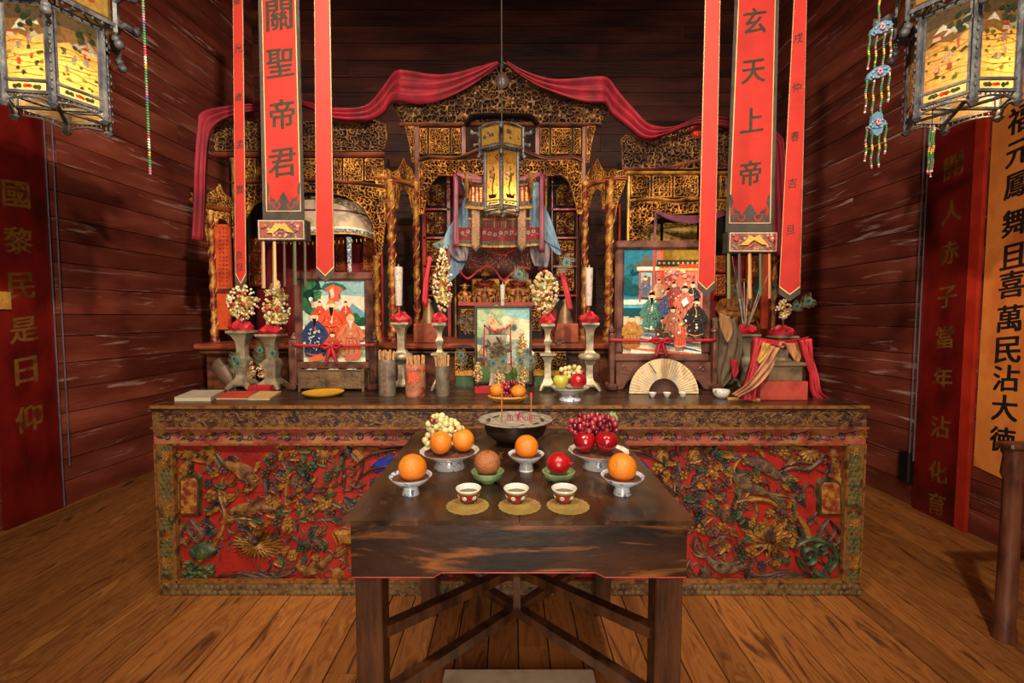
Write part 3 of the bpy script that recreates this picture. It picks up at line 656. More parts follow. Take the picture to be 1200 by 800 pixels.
for i in range(150):
    x, y = (R.uniform(212, 430), R.uniform(524, 678)) if i % 2 else (R.uniform(772, 984), R.uniform(524, 678))
    if any(a < x < c_ and b < y < d for a, b, c_, d in ((209, 545, 243, 608), (950, 552, 990, 608))): continue
    a = R.uniform(0, 6.28); tw.strip([(x, y), (x+7*math.cos(a), y+7*math.sin(a)), (x+13*math.cos(a+.7), y+13*math.sin(a+.7)), (x+14*math.cos(a+1.5), y+14*math.sin(a+1.5))], [3.4, 2.6, 1.6], .011)
for i in range(170):
    x, y = R.uniform(434, 768), R.uniform(526, 676); a = R.uniform(0, 6.28)
    if i % 2: tw.blossom(x, y, R.uniform(5, 7), .016, .003, 5, a)
    else: tw.leaf(x, y, a, R.uniform(10, 16), 6, .014, 0, 2)
tw.build('carved_twigs', LEAFM[1], altar, 40, kind='stuff')
keep_out = [(209, 550, 241, 608), (951, 555, 988, 608), (285, 545, 0, 0)]
n = 0; tries = 0
while n < 295 and tries < 9000:
    tries += 1
    x, y = (R.uniform(210, 430), R.uniform(526, 678)) if R.random() < .48 else (R.uniform(772, 985), R.uniform(526, 678))
    if any(a < x < c and b < y < d for a, b, c, d in keep_out): continue
    near = min(math.dist((x, y), b) for b in BLS)
    if near > 17 or near < 3: continue
    m = RB(PYY); m.leaf(x, y, R.uniform(0, 6.28), R.uniform(10, 17), R.uniform(5, 8), R.uniform(.012, .022), R.uniform(0, .008), 3)
    m.build('carved_leaf', LEAFM[R.choice([0, 0, 0, 1, 1, 1, 1, 2, 2, 3])], altar, 40); n += 1

# ================================================================== SMALL OFFERING TABLE
TW = M('table_dark', ['#1a0e09', '#34200f', '#462a18'], 3, (3, 1.6, 3), .24, bump=.12, bs=9, scuff=('#6a4c38', 1.8, (1.6, 2, 1), .57, .74))
TA = M('table_apron', ['#150b07', '#2a150c', '#3a1e10'], 2, (2, 3, 4), .32, bump=.1, bs=12, scuff=('#8a5224', 1.3, (1.3, 1, 4), .52, .72))
TL = M('table_leg', ['#1e110a', '#3c2112', '#4c2c18'], 3, (5, 5, 1), .3, bump=.25, bs=20, coat=.15)
TZ = .91; tx0, tx1, ty0, ty1 = -.468, .504, 1.222, 2.262
tb = thing('offering_table', 'small dark wooden table with crossed stretchers standing in front of the altar', 'table', (.02, 1.74, 0))
xm = .021
MB().bx(tx0, xm-.001, ty0, ty1, TZ-.014, TZ).build('tabletop_board', TW, tb); MB().bx(xm+.001, tx1, ty0, ty1, TZ-.014, TZ-.0006).build('tabletop_board', TW, tb)
fy = 1.255; lx0, lx1 = at(418, 740, fy).x, at(798, 740, fy).x; lw = .076
az0, az1, az2 = at(600, 673, fy).z, TZ-.014, at(600, 667, fy).z
ax0, ax1 = at(413, 640, fy).x, at(803, 640, fy).x
def apron(y0, y1, name='apron'):
    pts = [(ax0, az1), (ax0, az0), (at(509, 670, fy).x, az0), (at(514, 670, fy).x, az0+.008), (at(518, 667, fy).x, az2), (at(697, 667, fy).x, az2), (at(702, 670, fy).x, az0+.008), (at(708, 670, fy).x, az0), (ax1, az0), (ax1, az1)]
    return MB().prism([(x, y0, z) for x, z in pts], [(x, y1, z) for x, z in pts])
apron(fy-.012, fy+.012).build('apron', TA, tb); apron(ty1-.05, ty1-.026).build('apron', TA, tb)
for x in (ax0, ax1-.024): MB().bx(x, x+.024, fy+.012, ty1-.05, az0, az1).build('apron', TA, tb)
pts = [(at(x, y, fy).x, at(x, y, fy).z) for x, y in ((414, 673), (509, 673), (518, 667.5), (697, 667.5), (708, 673), (802, 673))]
MB().tube([(x, fy-.0125, z-.001) for x, z in pts], .0022, 5).build('red_edge_line', M('red_line', ['#a01c14', '#6a1410'], 20), tb)
for x in (lx0, lx1-lw):
    for y in (fy-.008, ty1-.03-lw): MB().cbx(x, x+lw, y, y+lw, 0, az1-.001, .004).build('leg', TL, tb)
lcx = (lx0+lw/2, lx1-lw/2); lcy = (fy+.03, ty1-.068)
for (za, zb, w_) in ((.54, .42, .034), (.335, .30, .034)):
    MB().beam((lcx[0], lcy[0], za), (lcx[1], lcy[1], zb), .036, w_).build('stretcher', TL, tb)
    MB().beam((lcx[1], lcy[0], za-.003), (lcx[0], lcy[1], zb-.003), .036, w_).build('stretcher', TL, tb)
MB().bx(xm-.016, xm+.012, 1.72, 1.75, .30, .49).build('stretcher_post', TL, tb)
# ================================================================== STEPPED CABINET BEHIND THE ALTAR
SY, CY = 3.6, 4.0             # depth of the side bays and of the middle bay of the shrine
zsh = at(600, 402.5, 3.35).z
cab = thing('altar_cabinet', 'dark brown wooden cabinet with a ledge carrying the gilded shrine', 'cabinet', (0, 3.5, 0))
cx0, cx1 = at(226, 400, 3.35).x, at(944, 400, 3.35).x
CABW = M('cabinet_wood', ['#2a140c', '#4c2818', '#6a3a24'], 3, (1, 3, 6), .4, bump=.2, bs=20)
MB().bx(cx0+.05, cx1-.05, 3.42, 5.3, 0, zsh-.045).build('body', CABW, cab)
MB().cbx(cx0, cx1, 3.34, 5.34, zsh-.045, zsh, .012).build('ledge', M('ledge_wood', ['#5a2416', '#8a4228', '#6a3020'], 3, (1, 3, 6), .35, edge='#b0704a'), cab)
MB().cbx(cx0+.02, cx1-.02, 3.37, 3.43, zsh-.085, zsh-.047, .012).build('moulding', CABW, cab)
for k in range(9):
    a = cx0+.08+k*(cx1-cx0-.16)/9; MB().cbx(a+.02, a+(cx1-cx0-.16)/9-.02, 3.40, 3.425, zsh-.42, zsh-.12, .01).build('panel', CABW, cab)

# ================================================================== THE SHRINE
def pxbox(mb, x0, x1, y0, y1, Y, d0=0, d1=.04):
    a = at(x0, y1, Y); b = at(x1, y0, Y); mb.bx(a.x, b.x, Y+d0, Y+d1, max(a.z, zsh+.001) if Y > 3.4 else a.z, b.z); return mb
def rail(pts, wd, Yf, name, mat, parent, d=.03):
    """moulded rail along a pixel polyline"""
    P = cr(pts, 5) if len(pts) > 2 else pts
    W = [at(x, y, Yf(x) if callable(Yf) else Yf) for x, y in P]; r = wd/2*ppx(W[0].y)
    mb = MB(); rings = []
    for i, p in enumerate(W):
        d_ = (W[min(i+1, len(W)-1)]-W[max(i-1, 0)]).normalized(); up = Vector((-d_.z, 0, d_.x)).normalized()
        rings.append([p+up*r+Vector((0, .01, 0)), p+up*r*.9+Vector((0, -d*.5, 0)), p+up*r*.3+Vector((0, -d*.6, 0)), p+Vector((0, -d, 0)), p-up*r*.5+Vector((0, -d*.9, 0)), p-up*r+Vector((0, -d*.3, 0)), p-up*r+Vector((0, .01, 0))])
    mb.loops(rings); return mb.build(name, mat, parent, 50)
def column(px, y0, y1, wpx, Y, parent, mat, spiral=True, y1z=None, name='column'):
    """round column with a coiled relief, standing on the ledge"""
    top = at(px, y0, Y); zb = zsh if y1z is None else y1z; r = wpx/2*ppx(Y); h = top.z-zb; c = (top.x, Y, zb)
    m = MB(); m.lathe([(r*1.45, 0), (r*1.45, .02), (r*1.1, .035), (r*1.3, .06), (r*1.35, .09), (r*1.0, .105), (r*.92, .12), (r*.92, h-.03), (r*1.3, h-.015), (r*1.3, h)], c, 14)
    col = m.build(name, mat, parent, 40)
    if spiral:
        s = MB(); n = int(h/.016)
        for q in (0, PI):
            pts = [(c[0]+r*.97*math.cos(q+i*.32), Y+r*.97*math.sin(q+i*.32), zb+.13+i*(h-.17)/n) for i in range(n+1)]
            s.tube(pts, [max(.0012, r*.13+r*.13*math.sin(i*1.3+q)) for i in range(n+1)], 5)
        s.build('column_relief', GOLDD, col, 60)
    return col
def beads(m, pts, r, cols, n=5, k=4):
    for i, p in enumerate(pts): m.c = lin(cols[i % len(cols)]); m.ell(p, r, n, k)
BLACKL = M('black_lacquer', ['#0c0605', '#160c0a'], 4, rough=.6, spec=.25)
DARKR = M('dark_red_hanging', ['#4a0608', '#7c0f12', '#5c080c'], 5, (6, 1, .6), .8)
GOLDD = M('gilt_dim', ['#3a1e0c', '#8a5a20', '#b9822e'], 12, rough=.45, metal=.3, bump=.5, bs=70, edge='#d9a24a')

# ---- left bay
lb = thing('carved_shrine_bay', 'gilded pierced-wood shrine bay behind the left red banners, with a cream canopy', 'shrine', (at(350, 400, SY).x, SY, zsh))
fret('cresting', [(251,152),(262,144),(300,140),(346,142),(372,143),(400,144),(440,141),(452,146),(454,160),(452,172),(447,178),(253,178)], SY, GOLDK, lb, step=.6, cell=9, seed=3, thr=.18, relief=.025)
rail([(252,181.5),(451,181.5)], 6, SY, 'cornice', RAIL, lb)
for a, b in ((278,301),(303,343),(345,372),(392,401),(403,426),(428,450)):
    pxbox(MB(), a, b, 186, 213, SY, .03, .04).build('panel_back', BLACKL, lb)
    fret('pierced_panel', [(a,186),(b,186),(b,213),(a,213)], SY, GOLDD if a < 390 else GOLD, lb, step=.6, cell=5.5, seed=a, thr=.08, relief=.02)
rail([(272,215),(310,212),(350,210),(396,213),(430,216),(452,219)], 4, SY, 'rail', RAIL, lb)
fret('arch', [(272,217),(350,213),(420,217),(452,221),(452,262),(447,300),(441,300),(437,264),(426,244),(404,230),(372,225),(346,226),(316,230),(298,240),(288,256),(284,278),(273,280)], SY, GOLD, lb, step=.6, cell=8, seed=9, thr=.12, relief=.02)
column(273.5, 186, 400, 6, SY, lb, GOLDD, False, name='post'); column(441, 300, 400, 7, SY, lb, GOLD, True, name='post')
# corner column with its own little crown
fret('crown', [(222,224),(226,226),(232,228),(240,228),(248,224),(253,222),(257,214),(261,224),(266,229),(271,231),(271,246),(250,243),(228,236)], SY, GOLD, lb, step=.6, cell=5, seed=4)
rail([(224,234),(235,240),(255,243),(272,247)], 6, SY, 'rail', M('gilt_red_rail', ['#5c2414', '#80421e', '#8a5a22'], 14, rough=.45, edge='#d09040'), lb)
fret('bracket', [(233,243),(250,246),(250,290),(245,290),(240,268),(234,254)], SY, GOLD, lb, step=.6, cell=5, seed=5)
fret('bracket', [(251,247),(270,249),(269,265),(264,258),(256,256),(252,266)], SY, GOLD, lb, step=.6, cell=5, seed=6)
column(246.5, 247, 400, 7, SY, lb, GOLDR)
# red inscription boards between the corner column and the post
m = MB(); pxbox(m, 252, 267.5, 262, 338, SY, .02, .035); ins = m.build('inscription_board', M('orange_lacquer', ['#a03416', '#c24a20', '#b03c18'], 8, rough=.5, bump=.15), lb)
tx = MB(); q = '之德永賜福壽康寧吉祥如意平安順遂恩澤萬方'
for i in range(3):
    for j in range(15): put_glyph(tx, q[(i*7+j) % len(q)], at(256+i*4, 267+j*4.8, SY)+Vector((0, .0195, 0)), (1,0,0), (0,0,1), 3.1*ppx(SY), 0, 0)
tx.build('lettering', M('ink_brown', ['#3a1008'], rough=.6), ins)
pxbox(MB(), 253, 267.5, 343, 386, SY, .02, .035).build('inscription_board', MATS['orange_lacquer'], lb)
pxbox(MB(), 251.5, 268, 338, 343, SY, .01, .04).build('rail', RAIL, lb)
# inside of the bay: red hangings, gilt squares, dark back
pxbox(MB(), 275, 455, 186, 404, 4.35, 0, .03).build('back_board', BLACKL, lb)
def sheet(name, T, B, Y, mat, parent, folds=.02, nf=8, nv=6, solid=.004, seed=0, ny=None, label=None, cat=None, group=None, vert=False, sm=5):
    """cloth between two pixel polylines; folds run across"""
    T = cr(T, sm); B = cr(B, sm); n = min(len(T), len(B)); R = random.Random(seed); ph = R.random()*6
    def f(u, v):
        i = min(int(round(u*(n-1))), n-1); a = T[i]; b = B[i]; x = a[0]+(b[0]-a[0])*v; y = a[1]+(b[1]-a[1])*v
        p = at(x, y, Y(x) if callable(Y) else Y)
        w_ = math.sin(nf*2*PI*v+ph+4*u) if vert is False else math.sin(nf*2*PI*u+ph+.8*v)+.4*math.sin(nf*5.1*PI*u+ph*2)
        p.y -= folds*(1+w_)*.5; return p
    m = MB(); m.grid(f, n-1, nv)
    return m.build(name, mat, parent, 180, solid=solid, label=label, cat=cat, group=group, loc=None if parent is not None else at(T[0][0], T[0][1], 3.6))
sheet('red_hanging', [(300,285),(350,283),(400,285),(432,287)], [(300,400),(350,402),(400,400),(432,402)], 4.3, DARKR, lb, .04, 9, 3, vert=True)
for a, b, c, d in ((292,308,280,296),(292,308,298,316),(292,308,318,334),(426,438,278,298),(426,438,300,318),(426,438,320,344),(394,402,278,318)):
    pxbox(MB(), a-1, b+1, c-1, d+1, 4.2, .01, .03).build('panel_back', REDLAC, lb); fret('gilt_square', [(a,c),(b,c),(b,d),(a,d)], 4.2, GOLD, lb, step=.7, cell=5, seed=a+c)
CREAM = M('cream_silk', ['#8a7a64', '#b5a184', '#a48e74'], 9, rough=.75, bump=.2, bs=60)
def canopy(xc, hw, yt, yb, Y, parent, mat, trims):
    """shallow tent canopy: curved silk skirt with braided trims"""
    X0 = at(xc, yb, Y).x; hwm = hw*ppx(Y); zt_ = at(xc, yt, Y).z; zb_ = at(xc, yb, Y).z
    def f(u, v):
        a = PI*(1+u); rr = .62+.38*v**.6; return (X0+hwm*math.cos(a)*rr, Y+.28+.3*math.sin(a)*rr, zt_+(zb_-zt_)*v+.02*math.sin(a*2)**2*v)
    m = MB(); m.grid(f, 28, 8); c = m.build('canopy', mat, parent, 180, solid=.004)
    for v0, v1, col in trims:
        t = MB(); t.grid(lambda u, v: Vector(f(u, v0+(v1-v0)*v))+Vector((0, -.006, 0)), 28, 2); t.build('trim', col, c, 180, solid=.004)
TRB = M('trim_blue', ['#2c3a5c', '#5a6a84', '#d8cfae'], 60, rough=.7); TRW = M('trim_white', ['#c8bc98', '#e0d4b0'], 40, rough=.7); TRG = M('trim_gold', ['#8a5a1c', '#c8922e'], 60, rough=.5, metal=.2)
canopy(362, 68, 226, 276, SY+.05, lb, CREAM, [(.80, .86, TRW), (.86, .94, TRB), (.95, 1.0, TRG), (.36, .40, M('purple_cord', ['#4a1038', '#6a1a4c'], 20, rough=.6))])
fl_ = MB()
for i in range(26):
    u = i/25; p = at(300+u*128, 279+4*math.sin(PI*u), SY+.08); fl_.tube([p, p-Vector((0, 0, .025))], .004, 5)
fl_.build('fringe', TRG, lb, 60, kind='stuff')
cyl = MB(); p = at(409, 278, SY); cyl.lathe([(.016, at(409, 320, SY).z-p.z), (.02, 0)], tuple(p), 10); cyl.build('silk_tube_streamer', TRB, lb, 40)

# ---- right bay
rb = thing('carved_shrine_bay', 'gilded pierced-wood shrine bay behind the right red banners, with yellow embroidered cloths', 'shrine', (at(820, 400, SY).x, SY, zsh))
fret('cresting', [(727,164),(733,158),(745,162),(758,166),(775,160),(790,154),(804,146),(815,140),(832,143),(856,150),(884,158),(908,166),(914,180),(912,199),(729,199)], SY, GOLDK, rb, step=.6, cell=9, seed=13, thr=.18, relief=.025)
m = RB(SY); m.dome(816, 155, 8, .02, .014, 16); m.build('round_boss', REDLAC, rb, 40)
rail([(730,199),(780,197),(820,189),(860,196),(913,199)], 5, SY, 'cornice', RAIL, rb); rail([(734,203),(912,203)], 4, SY, 'cornice', GOLDD, rb)
for a, b in ((739,762),(764,787),(789,818),(843,851),(904,913)):
    pxbox(MB(), a, b, 206, 232, SY, .03, .04).build('panel_back', BLACKL, rb)
    fret('pierced_panel', [(a,206),(b,206),(b,232),(a,232)], SY, GOLD, rb, step=.6, cell=5.5, seed=a, thr=.08, relief=.02)
pxbox(MB(), 735, 738.5, 200, 285, SY, 0, .03).build('post', GOLD, rb)
rail([(737,236),(765,233),(790,236),(810,233),(850,236),(912,236)], 4, SY, 'rail', GOLDD, rb)
fret('arch', [(737,238),(765,235),(790,238),(818,236),(850,238),(913,238),(913,300),(906,300),(900,268),(880,256),(850,250),(815,250),(785,252),(766,258),(756,266),(750,284),(736,286)], SY, GOLD, rb, step=.6, cell=8, seed=19, thr=.12, relief=.02)
column(909, 240, 400, 7, SY, rb, GOLDR); column(738, 286, 400, 6, SY, rb, GOLDR)
pxbox(MB(), 722, 914, 190, 404, 4.35, 0, .03).build('back_board', BLACKL, rb)
YC = M('yellow_silk', ['#5a4210', '#9c7a2a', '#846420'], 14, rough=.7, bump=.2, bs=60)
for a, b, c, d in ((752,774,262,290),(777,817,261,300)):
    y_ = pxbox(MB(), a, b, c, d, 3.8, 0, .015).build('silk_panel', YC, rb)
    t = MB()
    for i in range(int((b-a)/6)):
        for j in range(4): put_glyph(t, q[(i*5+j) % len(q)], at(a+4+i*6, c+5+j*6.5, 3.8)-Vector((0, .0006, 0)), (1,0,0), (0,0,1), 3.6*ppx(3.8), 0, 0)
    t.build('lettering', M('ink_soft', ['#3a2810'], rough=.7), y_)
sheet('red_hanging', [(770,300),(820,300),(870,300),(905,300)], [(770,400),(820,402),(870,402),(905,400)], 4.25, DARKR, rb, .04, 8, 3, vert=True)
PURP = M('purple_silk', ['#3a0f24', '#5c1c34', '#6c2840'], 8, rough=.55)
sheet('purple_swag', [(768,246),(785,251),(805,253),(825,252),(850,246)], [(768,250),(783,258),(805,262),(828,260),(850,252)], SY-.04, PURP, rb, .02, 2, 4)
sheet('purple_swag', [(767,248),(766,265),(765,290)], [(771,248),(769,266),(767,290)], SY-.04, PURP, rb, .01, 1, 3)
for a, b, c, d in ((838,850,300,318),(838,850,322,345),(876,888,300,330)):
    pxbox(MB(), a-1, b+1, c-1, d+1, 4.1, .01, .03).build('panel_back', REDLAC, rb); fret('gilt_square', [(a,c),(b,c),(b,d),(a,d)], 4.1, GOLD, rb, step=.7, cell=5, seed=a+c)
m = MB(); pxbox(m, 893, 904, 290, 385, SY, .02, .035); m.build('inscription_board', MATS['orange_lacquer'], rb)

# ---- middle bay
mbay = thing('carved_shrine', 'tall gilded carved shrine in the middle with a pierced gable and the deities inside', 'shrine', (at(587, 400, CY).x, CY, zsh))
MX = 1173
def mir(poly): return [(MX-x, y) for x, y in poly][::-1]
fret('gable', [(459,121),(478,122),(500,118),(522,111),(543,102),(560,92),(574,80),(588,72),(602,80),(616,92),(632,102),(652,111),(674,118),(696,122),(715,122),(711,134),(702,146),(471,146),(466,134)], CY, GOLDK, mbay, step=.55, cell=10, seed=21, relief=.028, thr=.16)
m = RB(CY); R = random.Random(5)
for k in range(26):     # figures and beasts riding in the gable carving
    x = R.uniform(480, 695); ymin = 122-44*max(0, 1-abs(x-588)/112)**1.0; y = R.uniform(ymin+8, 140)
    m.strip([(x-4, y+3), (x, y-2), (x+4, y+2)], 4, .016, .014); m.dome(x+4.5, y-1.5, 2.2, .014, .018, 7)
m.build('gable_figures', GOLDK, mbay, 50, kind='stuff')
rail([(469,146.5),(705,146.5)], 3.5, CY, 'cornice', RAIL, mbay)
rail([(546,146),(552,139),(560,136.5),(588,136),(616,136.5),(624,139),(630,146)], 5, CY-.05, 'cornice', BLACKL, mbay, .06)
tt = MB()
for i in range(20): tt.ell(at(554+i*3.6, 132.5, CY-.06), .008, 6, 4)
tt.build('dentil', GOLDK, mbay, 60, kind='stuff')
m = RB(CY); m.dome(588, 96, 9, .02, .02, 14); m.build('round_boss', M('mirror_grey', ['#3a3030', '#564848'], 8, rough=.35), mbay, 40)
fin = MB(); p = at(588, 78, CY); k_ = ppx(CY)
fin.lathe([(5*k_, -4*k_), (6*k_, 0), (3*k_, 3*k_), (5*k_, 7*k_), (3.4*k_, 11*k_), (1.5*k_, 14*k_), (2.2*k_, 17*k_), (.8*k_, 21*k_), (.2*k_, 24*k_)], tuple(p), 10); fin.build('finial', BLACKL, mbay, 40)
for sgn, F in ((0, lambda P: P), (1, mir)):
    fx = (lambda x: x) if sgn == 0 else (lambda x: MX-x)
    YF = (lambda x: SY+(CY-SY)*min(1, max(0, (x-452)/34))) if sgn == 0 else (lambda x: SY+(CY-SY)*min(1, max(0, (MX-x-452)/34)))
    fret('flare', F([(474,148),(486,148),(486,192),(482,190),(480,172),(477,160)]), CY, GOLD, mbay, step=.6, cell=5, seed=30+sgn)
    a, b = sorted((fx(486.5), fx(491))); pxbox(MB(), a, b, 148, 214, CY, 0, .05).build('post', RAIL, mbay)
    a, b = sorted((fx(541), fx(545.5))); pxbox(MB(), a, b, 148, 183, CY, 0, .05).build('post', RAIL, mbay)
    a, b = sorted((fx(492), fx(540))); pxbox(MB(), a, b, 149, 182, CY, .035, .045).build('panel_back', BLACKL, mbay)
    for c, d in ((492, 501), (503, 527), (529, 540)):
        fret('pierced_panel', F([(c,151),(d,151),(d,181),(c,181)]), CY, GOLD, mbay, step=.5, cell=5.2, seed=31+sgn+c, thr=.08, relief=.02)
    rail([(fx(x), y) for x, y in ((491,188),(500,184.5),(520,185),(535,185),(548,181),(560,176))], 3.6, CY, 'rail', RAIL, mbay)
    fret('arch', F([(491,191),(505,187),(540,188),(588,184),(588,205),(560,206),(540,203),(531,207),(515,206),(507,213),(503,224),(499,240),(497,252),(491,252)]), CY, GOLD, mbay, step=.5, cell=7, seed=33+sgn, thr=.12, relief=.02)
    # splayed link between the bays
    fret('crown', F([(435,200),(440,193),(444,199),(449,200),(455,197),(460,202),(466,199),(470,192),(473,184),(477,193),(482,197),(487,207),(487,215),(462,209),(438,207)]), YF, GOLD, mbay, step=.5, cell=5, seed=35+sgn)
    rail([(fx(x), y) for x, y in ((438,209),(450,208.5),(462,212),(475,213),(487,219))], 4.4, YF, 'rail', MATS['gilt_red_rail'], mbay)
    fret('bracket', F([(439,212),(457,212),(457,262),(453,262),(449,240),(443,224)]), YF, GOLD, mbay, step=.5, cell=5, seed=37+sgn)
    fret('bracket', F([(464,214),(486,221),(486,246),(482,244),(479,229),(474,221),(469,224),(467,246),(464,246)]), YF, GOLD, mbay, step=.5, cell=4.5, seed=39+sgn)
    column(fx(458), 212, 400, 9.5, SY, mbay, GOLDR); column(fx(487), 214, 398, 7.5, CY, mbay, GOLDR); column(fx(446.5), 240, 400, 3.4, SY+.3, mbay, REDLAC, False, name='post')
    # inner screens with gilt squares
    a, b = sorted((fx(493), fx(531))); pxbox(MB(), a, b, 205, 402, 4.55, .03, .06).build('screen', BLACKL, mbay)
    for c in (496, 525): a, b = sorted((fx(c), fx(c+2.2))); pxbox(MB(), a, b, 205, 402, 4.5, 0, .05).build('stile', REDLAC, mbay)
    for yy in (244, 277.5, 311, 345): a, b = sorted((fx(496), fx(527))); pxbox(MB(), a, b, yy, yy+2, 4.5, 0, .05).build('rail', REDLAC, mbay)
    for (c, d) in ((216, 241), (249, 274), (282, 307), (315, 341)):
        pg = [(501,d),(501,c+6),(505,c+1),(511,c-1),(517,c+1),(521,c+6),(521,d)] if c < 220 else [(500,c),(521,c),(521,d),(500,d)]
        fret('gilt_square', F(pg), 4.5, GOLDR, mbay, step=.5, cell=4.5, seed=41+sgn+c)
    column(fx(533), 210, 398, 3, 4.4, mbay, GOLD, False, name='post')
pxbox(MB(), 492, 682, 200, 404, 4.95, 0, .03).build('back_board', M('niche_back', ['#3a0a06', '#6a1a0c', '#240805'], 6, rough=.6), mbay)
pxbox(MB(), 537, 636, 354, 358, 4.12, 0, .04).build('rail', REDLAC, mbay)
pxbox(MB(), 537, 636, 358, 397, 4.14, 0, .8).build('offering_ledge', BLACKL, mbay)
for a, b in ((540,556),(619,634)): fret('gilt_square', [(a,362),(b,362),(b,388),(a,388)], 4.13, GOLDD, mbay, step=.6, cell=5, seed=a)
# title board above the niche, part hidden by the lantern
sg = thing('title_board', 'red board with gold writing and a grey patterned border, behind the middle lantern', 'sign', at(584, 228, 3.95))
def bow(x): return 3.93-.05*math.cos((x-584)/42*1.4)
def arcbox(x0, x1, y0, y1, off=0, th=.02, sag=3):
    m = MB(); rings = []
    for i in range(13):
        x = x0+(x1-x0)*i/12; s_ = sag*math.cos((x-584)/42*1.4); Y = bow(x)-off; a = at(x, y1+s_, Y); b = at(x, y0+s_, Y)
        rings.append([(a.x, Y, a.z), (a.x, Y+th, a.z), (b.x, Y+th, b.z), (b.x, Y, b.z)])
    return m.loops(rings)
GREYP = M('grey_brocade', ['#2a2622', '#5c564c', '#6e6350'], 90, rough=.7, lo=.42, hi=.58)
arcbox(545, 624, 208, 240, 0).build('board', GREYP, sg, 40); arcbox(546.5, 622.5, 216, 234, .004).build('red_field', M('red_velvet', ['#6a0c10', '#8c1216'], 20, rough=.7), sg, 40)
arcbox(545, 624, 213, 215.5, .006).build('gold_edge', TRG, sg, 40); arcbox(545, 624, 240, 243, .006).build('gold_edge', TRG, sg, 40)
t = MB()
for xs in (550, 554.5, 559, 563.5, 612, 617, 621.5 - .5):
    for j in range(5): put_glyph(t, q[(int(xs)+j*3) % len(q)], at(xs, 219.5+j*3.4+2.2*math.cos((xs-584)/42*1.4), bow(xs)-.0055), (1,0,0), (0,0,1), 3.1*ppx(3.9), 0, .01)
t.build('lettering', M('gold_letter', ['#c89038', '#e0b060'], 20, rough=.4, metal=.3), sg)
for x in (547, 622):
    m = RB(3.85); m.spiral(x, 205, 4, 1, 2, .01, 0, 1); m.spiral(x-3, 211, 3, 1, 2, .01, 2, -1); m.spiral(x+3, 211, 3, 1, 2, .01, 1, 1); m.strip([(x, 202), (x, 215), (x+1, 233)], [4, 6, 2], .02); m.build('carved_finial', LEAFM[0], sg, 40)
# hangings of the niche
BLUEC = M('blue_silk', ['#35506c', '#5c7f9c', '#7897ae'], 6, (3, 3, .6), .6); GREYC = M('grey_silk', ['#544c54', '#7c7480', '#988c92'], 8, (4, 4, .6), .6)
cu = thing('blue_curtain', 'pale blue silk curtain gathered at the left of the niche', 'curtain', at(540, 220, 4.05))
sheet('drape', [(541,214),(545,230),(534,255),(524,272),(517,291)], [(549,214),(551,240),(549,266),(540,280),(524,292)], 4.08, BLUEC, cu, .03, 3, 6)
sheet('drape', [(534,284),(530,300),(526,318),(526,329)], [(548,284),(548,302),(540,318),(527,331)], 4.10, BLUEC, cu, .03, 3, 6)
sheet('lining', [(524,286),(530,300),(538,306)], [(549,286),(549,296),(547,306)], 4.06, GREYC, cu, .03, 4, 6)
cu = thing('blue_curtain', 'pale blue silk curtain swept out at the right of the niche', 'curtain', at(640, 220, 4.05))
sheet('drape', [(624,214),(620,240),(620,262),(630,272),(640,284)], [(633,214),(634,232),(642,250),(650,272),(657,294)], 4.08, BLUEC, cu, .03, 3, 6)
sheet('drape', [(640,284),(645,290),(652,298)], [(657,294),(657,298),(657,299)], 4.08, BLUEC, cu, .01, 2, 4)
sheet('lining', [(620,284),(622,300),(626,312)], [(645,284),(644,300),(641,314)], 4.10, GREYC, cu, .03, 4, 6)
MAGP = M('magenta_silk', ['#4a0f28', '#6c1a36', '#80284a'], 8, (3, 3, .6), .5)
for (a, b, c, lab) in ((531, 537.5, 290, 'narrow purple silk streamer left of the title board'), (631.5, 637.5, 296, 'narrow purple silk streamer right of the title board')):
    sheet('silk_streamer', [(a,204),(a+.5,250),(a,c)], [(b,204),(b,250),(b+.5,c)], 3.9, MAGP, None, .008, 1, 3, label=lab, cat='streamer')
sheet('silk_swag', [(534,202),(550,204),(566,208)], [(535,206),(550,213),(566,215)], 3.86, MAGP, None, .02, 2, 5, label='purple silk swag left of the middle lantern', cat='swag')
sheet('silk_swag', [(606,208),(620,205),(635,202)], [(606,214),(620,211),(634,206)], 3.86, MAGP, None, .02, 2, 5, label='purple silk swag right of the middle lantern', cat='swag')
va = thing('embroidered_valance', 'dark red embroidered valance with fringe and two pointed hanging tabs above the deities', 'valance', at(586, 270, 4.0))
m = MB(); R = random.Random(8); m.c = None
for i in range(44):
    x = 549+i*1.68; p = at(x, 247, 4.06); h = 21*ppx(4.06); m.c = lin(R.choice(['#a8382a', '#b0502c', '#c8925a', '#7c2018', '#d0a878'])); m.tube([p, p-Vector((0, 0, h))], .0035, 5)
m.build('fringe', FLAT, va, 60, kind='stuff'); pxbox(MB(), 549, 622, 255, 257.5, 4.04, 0, .01).build('braid', TRG, va)
vf = MB(); rings = []
for i in range(17):
    x = 534+i*6.3; s_ = 5*math.cos((x-584)/50*1.5); Y = 4.03; a = at(x, 280+s_*.6, Y); b = at(x, 266+s_*.2, Y); rings.append([(a.x, Y, a.z), (a.x, Y+.01, a.z), (b.x, Y+.01, b.z), (b.x, Y, b.z)])
vf.loops(rings).build('red_band', MATS['red_velvet'], va, 60)
em = RB(4.028)
for i in range(14):
    x = 542+i*6.4; y = 271+R.uniform(-1, 2)+2*math.cos((x-584)/50*1.5)
    if 553 < x < 563 or 606 < x < 617: continue
    em.blossom(x, y, 2.6, .004, 0, 5, R.random()); em.leaf(x+3, y+2, .4, 3.5, 1.6, .003)
em.build('embroidery', M('embroidery_pale', ['#8a7c94', '#a8a0a0', '#b8784c'], 60, rough=.7), va, 60, kind='stuff')
